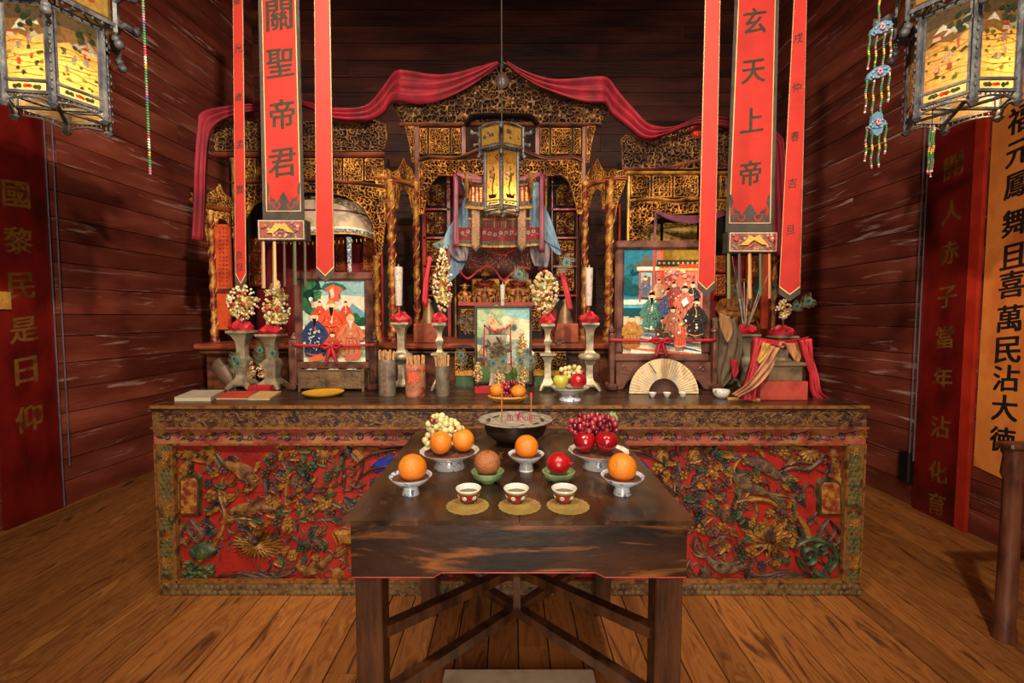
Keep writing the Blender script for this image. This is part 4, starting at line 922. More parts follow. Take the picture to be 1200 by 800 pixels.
for (y0, y1, mt) in ((280, 284.5, GREYP), (284.5, 287, TRG)):
    vf = MB(); rings = []
    for i in range(17):
        x = 534+i*6.3; s_ = 3*math.cos((x-584)/50*1.5); Y = 4.02; a = at(x, y1+s_, Y); b = at(x, y0+s_, Y); rings.append([(a.x, Y, a.z), (a.x, Y+.01, a.z), (b.x, Y+.01, b.z), (b.x, Y, b.z)])
    vf.loops(rings).build('border_band', mt, va, 60)
for x in (557.5, 611.5):
    Y = 3.92
    for (w_, y1, mt, dy) in ((5.2, 294, GREYP, 0), (4.2, 291, M('tab_silk', ['#8a5c34', '#b8875a', '#6a5c6c'], 50, rough=.6), -.003)):
        A = [at(a, b, Y) for a, b in ((x-w_, 244), (x+w_, 244), (x+w_, y1-5), (x, y1+1), (x-w_, y1-5))]
        MB().prism([(p.x, Y+dy, p.z) for p in A], [(p.x, Y+.006+dy, p.z) for p in A]).build('pointed_tab', mt, va)
m = MB()
for i in range(46):
    x = 545+i*1.75; p = at(x, 290, 4.16)
    for j in range(14): m.c = lin(R.choice(['#a83428', '#c89878', '#8a8088', '#7c3028'])); m.ell(p-Vector((0, 0, (j+.5)*1.7*ppx(4.16))), .0052, 4, 3)
m.build('bead_fringe', FLAT, va, 60, kind='stuff')
REDSILK = M('red_silk', ['#78081a', '#960f1e', '#a81826'], 5, rough=.6)
for T, lab in (([(569,285),(578,296),(588,299),(600,294),(612,284)], 'thin red silk cord sagging under the valance'),):
    m = MB(); m.tube([at(x, y, 4.05) for x, y in cr(T, 5)], .006, 6); m.build('silk_garland', REDSILK, None, 60, loc=at(588, 290, 4.05), label=lab, cat='garland')
sheet('silk_ribbon', [(538,315),(548,325),(560,316),(572,310),(580,315),(590,327),(600,318),(610,312),(622,314)], [(538,317.5),(548,328),(560,319),(572,312.5),(580,317.5),(590,330),(600,321),(610,314.5),(622,316.5)], 4.0, REDSILK, None, .01, 1, 3, label='red silk ribbon looped in front of the deities', cat='ribbon')

# ---- deities
def statue(name, label, px, yb, hpx, Y, zb, robe, face='#b0782c', beard=True, sash=None, group=None, throne=True):
    p = at(px, yb, Y); k = hpx*ppx(Y)/1.0; x0 = p.x; z0 = p.z if zb is None else zb
    t = thing(name, label, 'statue', (x0, Y, z0), group)
    m = MB(); c = (x0, Y, z0)
    m.lathe([(.27*k, .0), (.29*k, .03*k), (.27*k, .12*k), (.25*k, .25*k), (.21*k, .42*k), (.20*k, .52*k), (.17*k, .63*k), (.07*k, .69*k), (.06*k, .73*k)], c, 16, 0, 1, .7)
    for s in (-1, 1):
        m.tube([(x0+s*.17*k, Y, z0+.6*k), (x0+s*.28*k, Y-.08*k, z0+.45*k), (x0+s*.22*k, Y-.24*k, z0+.36*k), (x0+s*.04*k, Y-.27*k, z0+.38*k)], [.065*k, .075*k, .09*k, .04*k], 8)
        m.ell((x0+s*.17*k, Y-.15*k, z0+.2*k), (.10*k, .12*k, .08*k), 8, 6); m.tube([(x0+s*.15*k, Y-.24*k, z0+.2*k), (x0+s*.13*k, Y-.25*k, z0+.02*k)], [.07*k, .06*k], 8); m.tube([(x0+s*.10*k, Y-.25*k, z0+.38*k), (x0+s*.14*k, Y-.26*k, z0+.26*k)], [.05*k, .07*k], 7)
    for j in range(5): m.tube([(x0+(j-2)*.09*k, Y-.2*k, z0+.5*k-abs(j-2)*.05*k), (x0+(j-2)*.12*k, Y-.27*k, z0+.2*k), (x0+(j-2)*.13*k, Y-.27*k, z0+.03*k)], .018*k, 5)
    bd = m.build('robe', robe, t, 60)
    h = MB(); h.ell((x0, Y-.02*k, z0+.80*k), (.085*k, .09*k, .105*k), 12, 8); h.ell((x0, Y-.115*k, z0+.79*k), (.018*k, .02*k, .03*k), 6, 4)
    for s in (-1, 1): h.ell((x0+s*.09*k, Y, z0+.79*k), (.016*k, .02*k, .045*k), 6, 4)
    h.build('head', M('face_'+face[1:], [face], rough=.4), t, 60)
    if beard:
        b = MB(); b.lathe([(.055*k, 0), (.06*k, -.06*k), (.035*k, -.16*k), (.008*k, -.24*k)], (x0, Y-.09*k, z0+.755*k), 8, 0, 1, .5); b.build('beard', BLACKL, t, 60)
    cw = MB(); cw.lathe([(.10*k, 0), (.12*k, .02*k), (.10*k, .07*k), (.07*k, .12*k), (.03*k, .15*k), (.01*k, .19*k)], (x0, Y, z0+.86*k), 10)
    for s in (-1, 1): cw.tube([(x0+s*.10*k, Y, z0+.88*k), (x0+s*.2*k, Y, z0+.92*k), (x0+s*.24*k, Y, z0+.88*k)], [.03*k, .02*k, .006*k], 5)
    for s in range(5): cw.ell((x0+(s-2)*.045*k, Y-.09*k, z0+(.93-.01*abs(s-2))*k), .018*k, 6, 4)
    cw.build('headdress', GOLD, t, 60)
    if throne:
        th = MB(); th.cbx(x0-.36*k, x0+.36*k, Y+.1*k, Y+.3*k, z0, z0+.7*k, .01); 
        for s in (-1, 1): th.cbx(x0+s*.40*k-.04*k, x0+s*.40*k+.04*k, Y-.22*k, Y+.3*k, z0, z0+.35*k, .01)
        th.build('throne', GOLDD, t, 40)
    if sash: s_ = MB(); s_.tube([(x0-.2*k, Y-.1*k, z0+.62*k), (x0-.1*k, Y-.26*k, z0+.52*k), (x0+.1*k, Y-.26*k, z0+.52*k), (x0+.2*k, Y-.1*k, z0+.62*k)], .03*k, 6); s_.build('sash', REDSILK, t, 60)
    return t
zl = at(588, 358, 4.14).z
GR = M('idol_gilt', ['#3a150a', '#84441a', '#b0742c'], 22, rough=.45, metal=.25, bump=.6, bs=90, edge='#dca050')
statue('seated_deity', 'gilded seated deity with black beard, left of the niche centre', 569, 355, 46, 4.3, zl, GR, sash=True)
statue('seated_deity', 'gilded seated deity with black beard, right of the niche centre', 607, 355, 46, 4.3, zl, GR, sash=True)
statue('seated_deity', 'small gilded attendant figure at the left end of the niche', 545, 355, 26, 4.2, zl, GR, beard=False, throne=False)
statue('seated_deity', 'small gilded attendant figure at the right end of the niche', 630, 355, 26, 4.2, zl, GR, beard=False, throne=False)
statue('seated_deity', 'red-faced gilded figure standing low between the two deities', 588, 355, 22, 4.17, zl, GR, '#8a2a1a', beard=False, throne=False)
statue('seated_deity', 'gilded deity in the right bay behind the feathers', 860, 398, 74, 4.2, zsh, GR, throne=False)

# ---- big red drape over the shrine
def YD(x): return 3.5+.42*max(0, min(1, (x-430)/40, (745-x)/40))
CRIM = M('crimson_cloth', ['#640318', '#7c061e', '#8c0b26'], 4, (2, 2, 1), .75)
sheet('red_drape', [(229,281),(231,240),(232,200),(236,150),(241,134),(275,127),(305,125),(352,121),(372,125),(392,130),(430,128),(450,108),(465,88),(480,87),(505,91),(530,90),(560,82),(584,75)],
      [(243,283),(245,240),(246,200),(249,165),(256,150),(275,139),(305,132),(352,126),(375,134),(395,142),(430,143),(450,134),(461,120),(490,122),(512,119),(535,110),(560,96),(584,78)],
      YD, CRIM, None, .06, 2.5, 12, label='crimson cloth draped along the left half of the shrine top', cat='drape')
sheet('red_drape', [(594,75),(610,84),(630,91),(650,95),(670,94),(690,92),(710,93),(722,108),(740,130),(760,149),(785,152),(805,145),(820,140),(850,142),(880,150),(908,160),(915,180),(918,240),(918,300)],
      [(594,79),(610,92),(630,104),(650,112),(670,119),(690,123),(708,124),(715,136),(732,149),(755,165),(780,159),(800,151),(820,147),(850,151),(880,160),(900,170),(903,190),(905,240),(906,300)],
      YD, CRIM, None, .06, 2.5, 12, label='crimson cloth draped along the right half of the shrine top', cat='drape')
# ================================================================== LANTERNS
LF = M('lantern_frame', ['#26262a', '#3e3f44', '#55534f'], 14, rough=.5, bump=.4, bs=60, edge='#8a8580')
LG = VM('lantern_glass', rough=.35, trans=.62)
BULB = EM('bulb_glow', '#ffd28a', 14)
def lantern(label, C, r, zt, zb, rot, scene_seed, crown=True, power=7, ratio=1.0, tassel=False, style=0):
    L = thing('hanging_lantern', label, 'lantern', (C[0], C[1], zb)); R = random.Random(scene_seed); s = r/.176
    V = [Vector((C[0]+r*math.cos(rot+k*PI/3), C[1]+r*math.sin(rot+k*PI/3), 0)) for k in range(6)]; H = zt-zb
    zi = zb+.06*s     # underside of the body; corner feet hang lower
    zg = zi+.045*s    # flower strip top
    def rl(a, b, z, h, t=.010): return MB().beam(a+Vector((0, 0, z)), b+Vector((0, 0, z)), t*s, h*s)
    for k in range(6):
        a, b = V[k], V[(k+1) % 6]; mid = (a+b)/2; nr = (mid-Vector((C[0], C[1], 0))).normalized(); tn = (b-a).normalized()
        p = MB(); p.lathe([(.013*s, zt), (.013*s, zi-.01*s), (.017*s, zi-.02*s), (.012*s, zi-.035*s), (.02*s, zi-.045*s), (.006*s, zb)], (a.x, a.y, 0), 6)
        post = p.build('post', LF, L, 40)
        kn = MB()
        for j in range(int(H/(.035*s))): kn.ell(a+Vector((0, 0, zi+.02*s+j*.035*s))+ (a-Vector((C[0], C[1], 0))).normalized()*.018*s, (.004*s, .004*s, .011*s), 5, 4)
        kn.build('post_bead', LF, post, 60, kind='stuff')
        f = MB()
        for (z, h) in ((zt-.008*s, .016), (zg, .010), (zi, .012)): f.beam(a+Vector((0, 0, z)), b+Vector((0, 0, z)), .012*s, h*s)
        for q in (.10, .90): o_ = a+(b-a)*q; f.beam(o_+Vector((0, 0, zi)), o_+Vector((0, 0, zt)), .007*s, .007*s, up=tuple(nr))
        f.build('panel_frame', LF, L)
        # fretted apron and corner bracket under the rail
        ap = MB()
        for q in range(9): o_ = a+(b-a)*(q+.5)/9; ap.beam(o_+Vector((0, 0, zi-.004*s)), o_+Vector((0, 0, zi-.018*s)), .004*s, .005*s, up=tuple(nr))
        ap.tube([a+(b-a)*u+Vector((0, 0, zi-.018*s-.02*s*(2*abs(u-.5))**2)) for u in [i/8 for i in range(9)]], .005*s, 5)
        ap.build('apron_fret', LF, L)
        # painted glass
        e = nr*.001; a2 = a+(b-a)*.105; b2 = a+(b-a)*.895
        A, B = (a2, b2)
        # viewer sees the outside: u runs left to right seen from outside
        P = Pic(Vector((A.x, A.y, zg+.005*s))+e, B-A, Vector((0, 0, zt-.018*s-zg-.005*s)), nr, .0002)
        P.rect(0, 1, 0, 1, '#96723c')
        if style == 0:
            P.pg([(0,.55),(.3,.62),(.6,.55),(1,.64),(1,1),(0,1)], '#7c6038'); P.pg([(0,.8),(1,.84),(1,1),(0,1)], '#5e4a30')
            for j in range(4): x = R.uniform(.05, .8); y = R.uniform(.55, .8); P.pg([(x,y),(x+.1,y+.06),(x+.2,y+.1),(x+.3,y+.05),(x+.38,y-.01),(x+.2,y+.02)], R.choice(['#d8d2b8', '#b8b49c', '#a8a08a']))
            for j in range(9): y = .06+.055*j; P.st([(0,y+R.uniform(-.03,.03)),(.35,y+R.uniform(-.03,.05)),(.7,y+R.uniform(-.02,.05)),(1,y+R.uniform(-.03,.05))], .006, R.choice(['#b8945a', '#7a5428', '#a87c3c', '#5e4426']))
            x = R.uniform(.5, .8); P.st([(x,.42),(x-.03,.55),(x+.04,.68),(x-.02,.8)], .016, '#a86c50')
            for j in range(9): P.blob(x+R.uniform(-.3,.2), .8+R.uniform(-.14,.12), R.uniform(.05,.1), R.choice(['#2c3a24', '#4a4c30', '#39442c']), rnd=R)
            for j in range(18): P.blob(R.uniform(.05,.95), R.uniform(.04,.6), R.uniform(.03,.07), R.choice(['#4a5a30', '#5c6a3c', '#8a7a3a', '#3c4a2a']), rnd=R)
            for j in range(5): P.figure(R.uniform(.12,.85), R.uniform(.12,.5), R.uniform(.09,.12), R.choice(['#b8583a', '#9aa08c', '#c8b890']))
            x, y = R.uniform(.25,.6), R.uniform(.5,.6); P.pg([(x-.1,y),(x+.12,y),(x+.09,y+.05),(x-.07,y+.05)], '#c8a890'); P.pg([(x-.12,y+.05),(x+.14,y+.05),(x+.04,y+.09),(x-.02,y+.09)], '#8a4a34')
        else:
            P.pg([(0,.75),(1,.75),(1,1),(0,1)], '#a87a30')
            P.st([(.5,.1),(.45,.3),(.6,.5),(.5,.7)], .02, '#5a4a20')
            for j in range(8): P.blob(.5+R.uniform(-.25,.25), .5+R.uniform(-.1,.12), .08, R.choice(['#3c5a48', '#4a6a3a', '#c8b888']), rnd=R)
            for j in range(22): P.blob(R.uniform(.05,.95), R.uniform(.1,.95), R.uniform(.025,.06), R.choice(['#a02c1c', '#c03c24', '#8a2018', '#5a3a1c']), rnd=R)
            P.pg([(.25,.03),(.75,.03),(.85,.12),(.6,.1),(.5,.14),(.4,.1),(.15,.12)], '#2a2418')
        P.build('glass_panel', LG, L)
        P = Pic(Vector((A.x, A.y, zi+.008*s))+e, B-A, Vector((0, 0, .030*s)), nr, .0002); P.rect(0, 1, 0, 1, '#b09058')
        for x, c in ((.5, '#b83424'), (.44, '#c84430'), (.56, '#a02c20')): P.blob(x, .5, .06, c, rnd=R)
        for x in (.2, .3, .7, .8): P.blob(x, .5+R.uniform(-.1, .1), .07, '#3c4a34', rnd=R)
        P.build('flower_panel', LG, L)
        if crown:     # wider upper tier
            rc = 1.32; a3 = Vector((C[0], C[1], 0))+(a-Vector((C[0], C[1], 0)))*rc; b3 = Vector((C[0], C[1], 0))+(b-Vector((C[0], C[1], 0)))*rc
            z0, z1 = zt+.012*s, zt+.012*s+.16*s*ratio
            f = MB(); f.beam(a3+Vector((0,0,z0)), b3+Vector((0,0,z0)), .014*s, .016*s); f.tube([a3+(b3-a3)*u+Vector((0,0,z1+.022*s*math.sin(PI*u))) for u in [i/8 for i in range(9)]], .009*s, 6); f.beam(a3+Vector((0,0,z0-.03*s)), a3+Vector((0,0,z1+.01*s)), .014*s, .014*s, up=tuple(nr)); f.beam(a+Vector((0,0,zt)), a3+Vector((0,0,z0)), .012*s, .012*s)
            for q in range(7): o_ = a3+(b3-a3)*(q+.5)/7; f.beam(o_+Vector((0,0,z0)), o_+Vector((0,0,z0-.02*s)), .006*s, .006*s, up=tuple(nr))
            f.build('crown_frame', LF, L)
            P = Pic(a3+(b3-a3)*.07+Vector((0,0,z0+.01*s)), (b3-a3)*.86, Vector((0,0,z1-z0-.01*s)), nr, .0002); P.rect(0, 1, 0, 1, '#6a4c28'); P.rect(.05, .95, .07, .93, '#a88440')
            for j in range(5): P.blob(R.uniform(.15,.85), R.uniform(.25,.75), R.uniform(.06,.1), R.choice(['#b84028', '#3c5a4c', '#8a3020', '#cfc4a0']), rnd=R)
            P.build('crown_panel', LG, L)
            nv = (a3-Vector((C[0], C[1], 0))).normalized(); d_ = MB()
            d_.tube([a3+Vector((0,0,z0+.10*s)), a3+nv*.03*s+Vector((0,0,z0+.13*s)), a3+nv*.07*s+Vector((0,0,z0+.12*s)), a3+nv*.09*s+Vector((0,0,z0+.15*s))], [.012*s,.016*s,.018*s,.006*s], 6)
            d_.ell(a3+nv*.075*s+Vector((0,0,z0+.125*s)), .022*s, 8, 6); dr = d_.build('dragon_bracket', LF, L, 60)
            d_ = MB(); d_.tube([a3+Vector((0,0,z0-.03*s)), a3+Vector((0,0,z0-.075*s))], [.006*s,.008*s], 5); d_.ell(a3+Vector((0,0,z0-.055*s)), .018*s, 7, 5); d_.ell(a3+nv*.012*s+Vector((0,0,z0-.078*s)), .02*s, 7, 5); d_.build('corner_drop', LF, L, 60)
            for q in range(7): pass
    x = MB()
    for k in range(3): x.beam(V[k]+Vector((0, 0, zi-.003*s-k*.002)), V[k+3]+Vector((0, 0, zi-.003*s-k*.002)), .014*s, .010*s)
    x.build('cross_bar', LF, L)
    top = zt+(.19*s*ratio if crown else .02)
    rf = MB(); 
    for k in range(6): rf.beam(V[k]*(1)+Vector((0, 0, zt)), Vector((C[0], C[1], top+.04*s)), .008*s, .008*s)
    rf.build('top_spider', LF, L)
    ring = MB(); ring.tube([(C[0]+.022*s*math.cos(i*PI/6), C[1], top+.065*s+.022*s*math.sin(i*PI/6)) for i in range(13)], .004*s, 6); ring.build('hanging_ring', LF, L, 60)
    MB().tube([(C[0], C[1], top+.085*s), (C[0], C[1], TOP)], .004, 5).build('cord', M('cord_dark', ['#2a2420'], rough=.8), L)
    b = MB(); bz = zi+.10*s; b.ell((C[0], C[1], bz), (.022*s, .022*s, .03*s), 12, 8); b.build('bulb', BULB, L, 60)
    MB().lathe([(.012*s, .03*s), (.014*s, .06*s)], (C[0], C[1], bz), 8).build('bulb_socket', BLACKL, L); MB().tube([(C[0], C[1], bz+.06*s), (C[0], C[1], top+.04*s)], .003, 5).build('flex', BLACKL, L)
    lamp('lantern_lamp', 'POINT', (C[0]+.03*s, C[1]-.03*s, bz), power, (1, .70, .36), None, .025)
    return L
zB = at(1140, 124, 1.85).z
lantern('grey hexagonal lantern with glowing painted landscapes at the upper left', (-1.816-.616*.172, 1.85+.788*.172), .172, 2.70, zB-.01, math.radians(8), 2, power=8)
lantern('grey hexagonal lantern with glowing painted landscapes at the upper right', (1.912, 1.85+.152), .176, 2.74, zB, 0, 5, power=8)
zc0, zc1 = at(588, 252, 3.2).z, at(588, 181, 3.2).z
lantern('dark hexagonal lantern glowing with painted red flowers in front of the shrine', (at(588, 200, 3.2).x, 3.2), .128, zc1, zc0, -PI/2, 9, power=6, ratio=1.15, style=1)

# ---- bead strings
BC = ['#2c6438', '#2c6438', '#387444', '#98303c', '#b0a89c', '#a88a30', '#2c6438', '#387444', '#a05c6c', '#464878']
def strand(m, p, ln, r=.0042, pat=0, step=None):
    n = int(ln/(r*1.8))
    for i in range(n):
        t = i/n; c = BC[0] if (int(t*9) % 3) else BC[(i+pat) % 10]
        if t > .86: c = ['#98303c', '#b0a89c', '#944050'][i % 3]
        if .42 < t < .54: c = '#b0902c'
        m.c = lin(c); m.ell((p[0]+.002*math.sin(i*.7), p[1], p[2]-i*r*1.8), r, 5, 4)
bs = thing('bead_string', 'thin string of green, red and yellow beads hanging beside the left lantern', 'bead string', at(165, 5, 1.9))
m = MB(); p = at(165, -60, 1.9); n = int((p.z-at(171, 207, 1.9).z)/.0105); RR = random.Random(2)
for i in range(n): m.c = lin(BC[(i//3+RR.randint(0, 1)) % 10]); m.ell((p.x, 1.9, p.z-i*.0105), (.0055, .0055, .0055), 5, 4)
m.build('beads', FLAT, bs, 60, kind='stuff'); MB().tube([(p.x, 1.9, p.z-.1), (p.x, 1.9, TOP)], .0012, 4).build('thread', BLACKL, bs)
PD = VM('bead_plaque', rough=.5)
pe = thing('bead_pendant', 'three-tier bead pendant with pale blue plaques beside the right lantern', 'pendant', at(1030, 30, 1.75))
Yp = 1.75
for j, (x, y, w_, tilt) in enumerate(((1032, 34, 27, -9), (1029, 86, 28, -8), (1027, 145, 24, -4))):
    c = at(x, y, Yp); ww = w_/2*ppx(Yp); 
    def q(a, b): p = at(x+a*w_/2, y+tilt*.5*a+b, Yp); return p
    pts = [q(-1,3), q(-.8,-3), q(-.3,-7), q(.3,-8), q(.8,-5), q(1,0), q(.7,4), q(.2,5), q(-.3,4), q(-.7,6)] if j < 2 else [q(-.5,-10), q(0,-14), q(.5,-10), q(.6,0), q(1,2), q(.6,5), q(.4,12), q(0,15), q(-.4,12), q(-.6,6), q(-1,3), q(-.6,0)]
    m = MB(); m.c = lin('#4c6a80'); m.prism([(p.x, Yp-.006, p.z) for p in pts], [(p.x, Yp+.006, p.z) for p in pts])
    for k in range(26):
        a = k/26*2*PI; p = q(.72*math.cos(a), 1+4.5*math.sin(a)); m.c = lin(['#303c78', '#6c8c98', '#446a60'][k % 3]); m.ell((p.x, Yp-.008, p.z), .0035, 5, 4)
    for k in range(10): a = k/10*2*PI; p = q(.16*math.cos(a), -1+2.6*math.sin(a)); m.c = lin(['#a83c54', '#b88490'][k % 2]); m.ell((p.x, Yp-.01, p.z), .0042, 5, 4)
    m.build('bead_plaque', PD, pe)
    s_ = MB()
    for i, a in enumerate((-.95, -.35, .35, .95)):
        p = q(a, 3); strand(s_, p, [40, 50, 50, 36][i]*ppx(Yp), pat=i+j)
    s_.build('bead_strand', FLAT, pe, 60, kind='stuff')
s_ = MB(); p = at(1032, -30, Yp); strand(s_, p, 60*ppx(Yp), pat=3); s_.build('bead_strand', FLAT, pe, 60, kind='stuff')
MB().tube([(p.x, Yp, p.z), (p.x, Yp, TOP)], .0015, 4).build('thread', BLACKL, pe)
pe = thing('bead_tassel', 'short bead tassel hanging under the right lantern', 'tassel', at(1092, 160, 2.0))
s_ = MB()
for dx in (-2, 1, 3): p = at(1092+dx, 148, 2.0); strand(s_, p, (62-abs(dx)*3)*ppx(2.0), pat=dx)
s_.build('bead_strand', FLAT, pe, 60, kind='stuff')
MB().tube([at(1092, 150, 2.0), (at(1092, 150, 2.0).x, 2.0, TOP)], .0015, 4).build('thread', BLACKL, pe)

# ================================================================== BANNERS
REDB = M('banner_red', ['#94170d', '#a21e12', '#9a1a10'], 4, rough=.8, bump=.15, bs=200); BANK = M('banner_border', ['#2c2622', '#403630', '#38302a'], 10, rough=.8, bump=.2, bs=80)
GOLDL = M('banner_piping', ['#c89a58', '#d8b078'], 10, rough=.6); INK = M('banner_ink', ['#20180c', '#34260f'], 30, rough=.7); INKR = M('banner_ink_faint', ['#6a1410'], rough=.8)
def bpoly(pts, Y, dy, name, mat, parent, th=.002):
    A = [at(x, y, Y) for x, y in pts]; return MB().prism([(p.x, Y+dy, p.z) for p in A], [(p.x, Y+dy+th, p.z) for p in A]).build(name, mat, parent)
def big_banner(label, Y, xt0, xt1, xb0, xb1, yb, chars, cys, cxs, cs, box, ribs, rcols):
    B = thing('hanging_banner', label, 'banner', at((xb0+xb1)/2, yb, Y)); yt = -95
    ex = lambda x0, x1, y: x0+(x1-x0)*(y/yb)
    q = [(ex(xt0, xb0, yt), yt), (ex(xt1, xb1, yt), yt), (xb1, yb), (xb0, yb)]
    bpoly(q, Y, 0, 'border', BANK, B)
    def ins(d, db): return [(ex(xt0, xb0, yt)+d, yt), (ex(xt1, xb1, yt)-d, yt), (xb1-d, yb-db), (xb0+d, yb-db)]
    bpoly(ins(4.2, 10.4), Y, -.0015, 'piping', GOLDL, B); bpoly(ins(5.2, 11.4), Y, -.003, 'red_field', REDB, B)
    # dark cloud-collar shape at the foot
    x0, x1 = xb0+5.2, xb1-5.2; y1 = yb-11.4; cx = (x0+x1)/2; w_ = x1-x0
    L = [(x0, y1-33), (x0+w_*.05, y1-31), (x0+w_*.09, y1-24), (x0+w_*.06, y1-20), (x0+w_*.14, y1-15), (x0+w_*.24, y1-13), (x0+w_*.28, y1-8), (x0+w_*.38, y1-14), (x0+w_*.43, y1-18)]
    pts = [(x0, y1)]+L+[(cx, y1-22)]+[(x0+x1-x, y) for x, y in L[::-1]]+[(x1, y1)]
    bpoly(pts, Y, -.0045, 'cloud_collar', BANK, B)
    for d in (1, -1):
        sc = RB(Y-.0045)
        X = lambda f: (x0+w_*f if d == 1 else x1-w_*f)
        sc.strip([(X(.10), y1-14), (X(.06), y1-12), (X(.04), y1-16), (X(.09), y1-19), (X(.05), y1-9), (X(.14), y1-6), (X(.26), y1-9)][:6], 1.8, .0012); sc.strip([(X(.15), y1-19), (X(.07), y1-18), (X(.04), y1-13), (X(.12), y1-9), (X(.2), y1-10)], 2.2, .0014)
        sc.strip([(X(.2), y1-10), (X(.2), y1-5), (X(.28), y1-2.4), (X(.36), y1-4), (X(.37), y1-8.5), (X(.30), y1-9)], 2.4, .0014)
        sc.build('cloud_scroll', REDB, B, 60)
    for ch, cy, cx_ in zip(chars, cys, cxs):
        m = MB(); put_glyph(m, ch, at(cx_, cy, Y)+Vector((0, -.0036, 0)), (1,0,0), (0,0,1), cs*ppx(Y), .12, .02, .006); m.build('character', INK, B)
    x0, x1, y0, y1 = box; m = MB(); a = at(x0, y1, Y); b = at(x1, y0, Y); m.cbx(a.x, b.x, Y-.035, Y+.035, a.z, b.z, .004); bb = m.build('bottom_box', BANK, B)
    P = Pic(at(x0+1.6, y1-1.6, Y)+Vector((0, -.036, 0)), Vector(((x1-x0-3.2)*ppx(Y), 0, 0)), Vector((0, 0, (y1-y0-3.2)*ppx(Y))), (0, -1, 0), .0002)
    P.rect(0, 1, 0, 1, '#b8a488'); P.rect(.02, .98, .05, .95, '#7c4438'); Rn = random.Random(int(x0))
    for k in range(60): P.blob(Rn.uniform(.06, .94), Rn.uniform(.12, .88), Rn.uniform(.015, .035), Rn.choice(['#9c6a5a', '#6a7468', '#b08a7c', '#54504a', '#a04038']), rnd=Rn)
    P.pg([(.2,.32),(.34,.62),(.4,.85),(.5,.72),(.6,.85),(.68,.62),(.8,.32),(.66,.36),(.5,.6),(.36,.32)], '#c8943c'); P.blob(.12, .68, .05, '#b83c34', rnd=Rn); P.blob(.88, .68, .06, '#b83c34', rnd=Rn); P.blob(.88, .68, .025, '#e0b8a8', rnd=Rn)
    P.build('embroidered_face', FLAT, bb)
    for (x, yy, wd), c in zip(ribs, rcols):
        m = MB(); p0 = at(x, y1, Y); p1 = at(x+.5, yy, Y); w0 = wd/2*ppx(Y)
        m.loops([[(p0.x-w0*.8, Y-.02, p0.z), (p0.x, Y-.026, p0.z), (p0.x+w0*.8, Y-.02, p0.z), (p0.x, Y-.016, p0.z)], [(p1.x-w0, Y-.02, p1.z), (p1.x, Y-.028, p1.z), (p1.x+w0, Y-.02, p1.z), (p1.x, Y-.014, p1.z)]])
        m.build('ribbon', M('ribbon_'+c[1:], [c], rough=.7), B)
    tp = at((xt0+xt1)/2, -95, Y)
    MB().tube([at(xt0-4, -95, Y), at(xt1+4, -95, Y)], .012, 8).build('top_rod', DARKWOOD, B); MB().tube([tp, (tp.x, Y, TOP)], .004, 5).build('cord', BLACKL, B)
    return B
big_banner('wide red banner with four large black characters at the left', 2.7, 302.5, 350.5, 308, 357, 258, '關聖帝君', [18, 74, 134, 191], [327.5, 328.5, 331, 331], 33,
           (305.5, 361, 258.5, 283), [(310.5, 338, 4.6), (323.5, 338, 4.6), (335, 336, 3), (347, 334, 4.4), (359, 336, 3.4)], ['#9a7458', '#a88a5c', '#5a4038', '#4a5030', '#5a4a38'])
big_banner('wide red banner with four large black characters at the right', 2.7, 861, 913, 850, 907, 272, '玄天上帝', [25, 84, 141, 203], [884, 882.5, 880.5, 879], 28,
           (849.5, 907, 272.5, 297), [(852, 350, 4.4), (864.5, 350, 4), (876.5, 350, 4.6), (889, 346, 4.2), (899.5, 350, 3.6)], ['#6a7048', '#5a3c38', '#b07a44', '#3c4a2c', '#a8683c'])
def thin_banner(label, Y, xt0, xt1, xb0, xb1, yb, chars=(), cs=8, tip=11):
    B = thing('narrow_banner', label, 'banner', at((xb0+xb1)/2, yb, Y)); yt = -100; xm_ = (xb0+xb1)/2
    ex = lambda a, b, y: a+(b-a)*(y/yb)
    def shp(d, td): return [(ex(xt0, xb0, yt)+d, yt), (ex(xt1, xb1, yt)-d, yt), (xb1-d, yb-tip-td), (xm_, yb-td), (xb0+d, yb-tip-td)]
    bpoly(shp(0, 0), Y, 0, 'border', BANK, B); bpoly(shp(.6, 7.5), Y, -.0015, 'piping', GOLDL, B); bpoly(shp(1.0, 9), Y, -.003, 'red_field', REDB, B)
    for ch, cx_, cy in chars: m = MB(); put_glyph(m, ch, at(cx_, cy, Y)+Vector((0, -.0036, 0)), (1,0,0), (0,0,1), cs*ppx(Y), .15, .01, .02); m.build('character', INK, B)
    MB().tube([at(xt0-1, -100, Y), at(xt1+1, -100, Y)], .006, 8).build('top_rod', DARKWOOD, B); p = at((xt0+xt1)/2, -100, Y); MB().tube([p, (p.x, Y, TOP)], .003, 5).build('cord', BLACKL, B)
    return B
thin_banner('thin red banner with small characters, leftmost of all the hanging banners', 2.95, 272.5, 285, 275.5, 289, 340, [('重', 277.5, 1), ('光', 279.5, 57), ('歲', 280, 114), ('孟', 281.5, 169), ('置', 281.5, 222), ('良', 281, 299), ('旦', 281, 313)], 9)
thin_banner('plain narrow red banner without writing, hanging between the left wide banner and the shrine', 2.0, 368, 387, 370.5, 392, 331, tip=10)
thin_banner('plain narrow red banner without writing, hanging left of the right wide banner', 2.1, 826, 844.5, 817.5, 838, 347, tip=9)
thin_banner('narrow red banner with small characters, rightmost of all the hanging banners', 2.5, 930, 946, 912.5, 938, 353, [('戌', 935, 45), ('仲', 933, 103), ('春', 931, 160), ('吉', 928, 215), ('旦', 926, 269)], 11, tip=9)

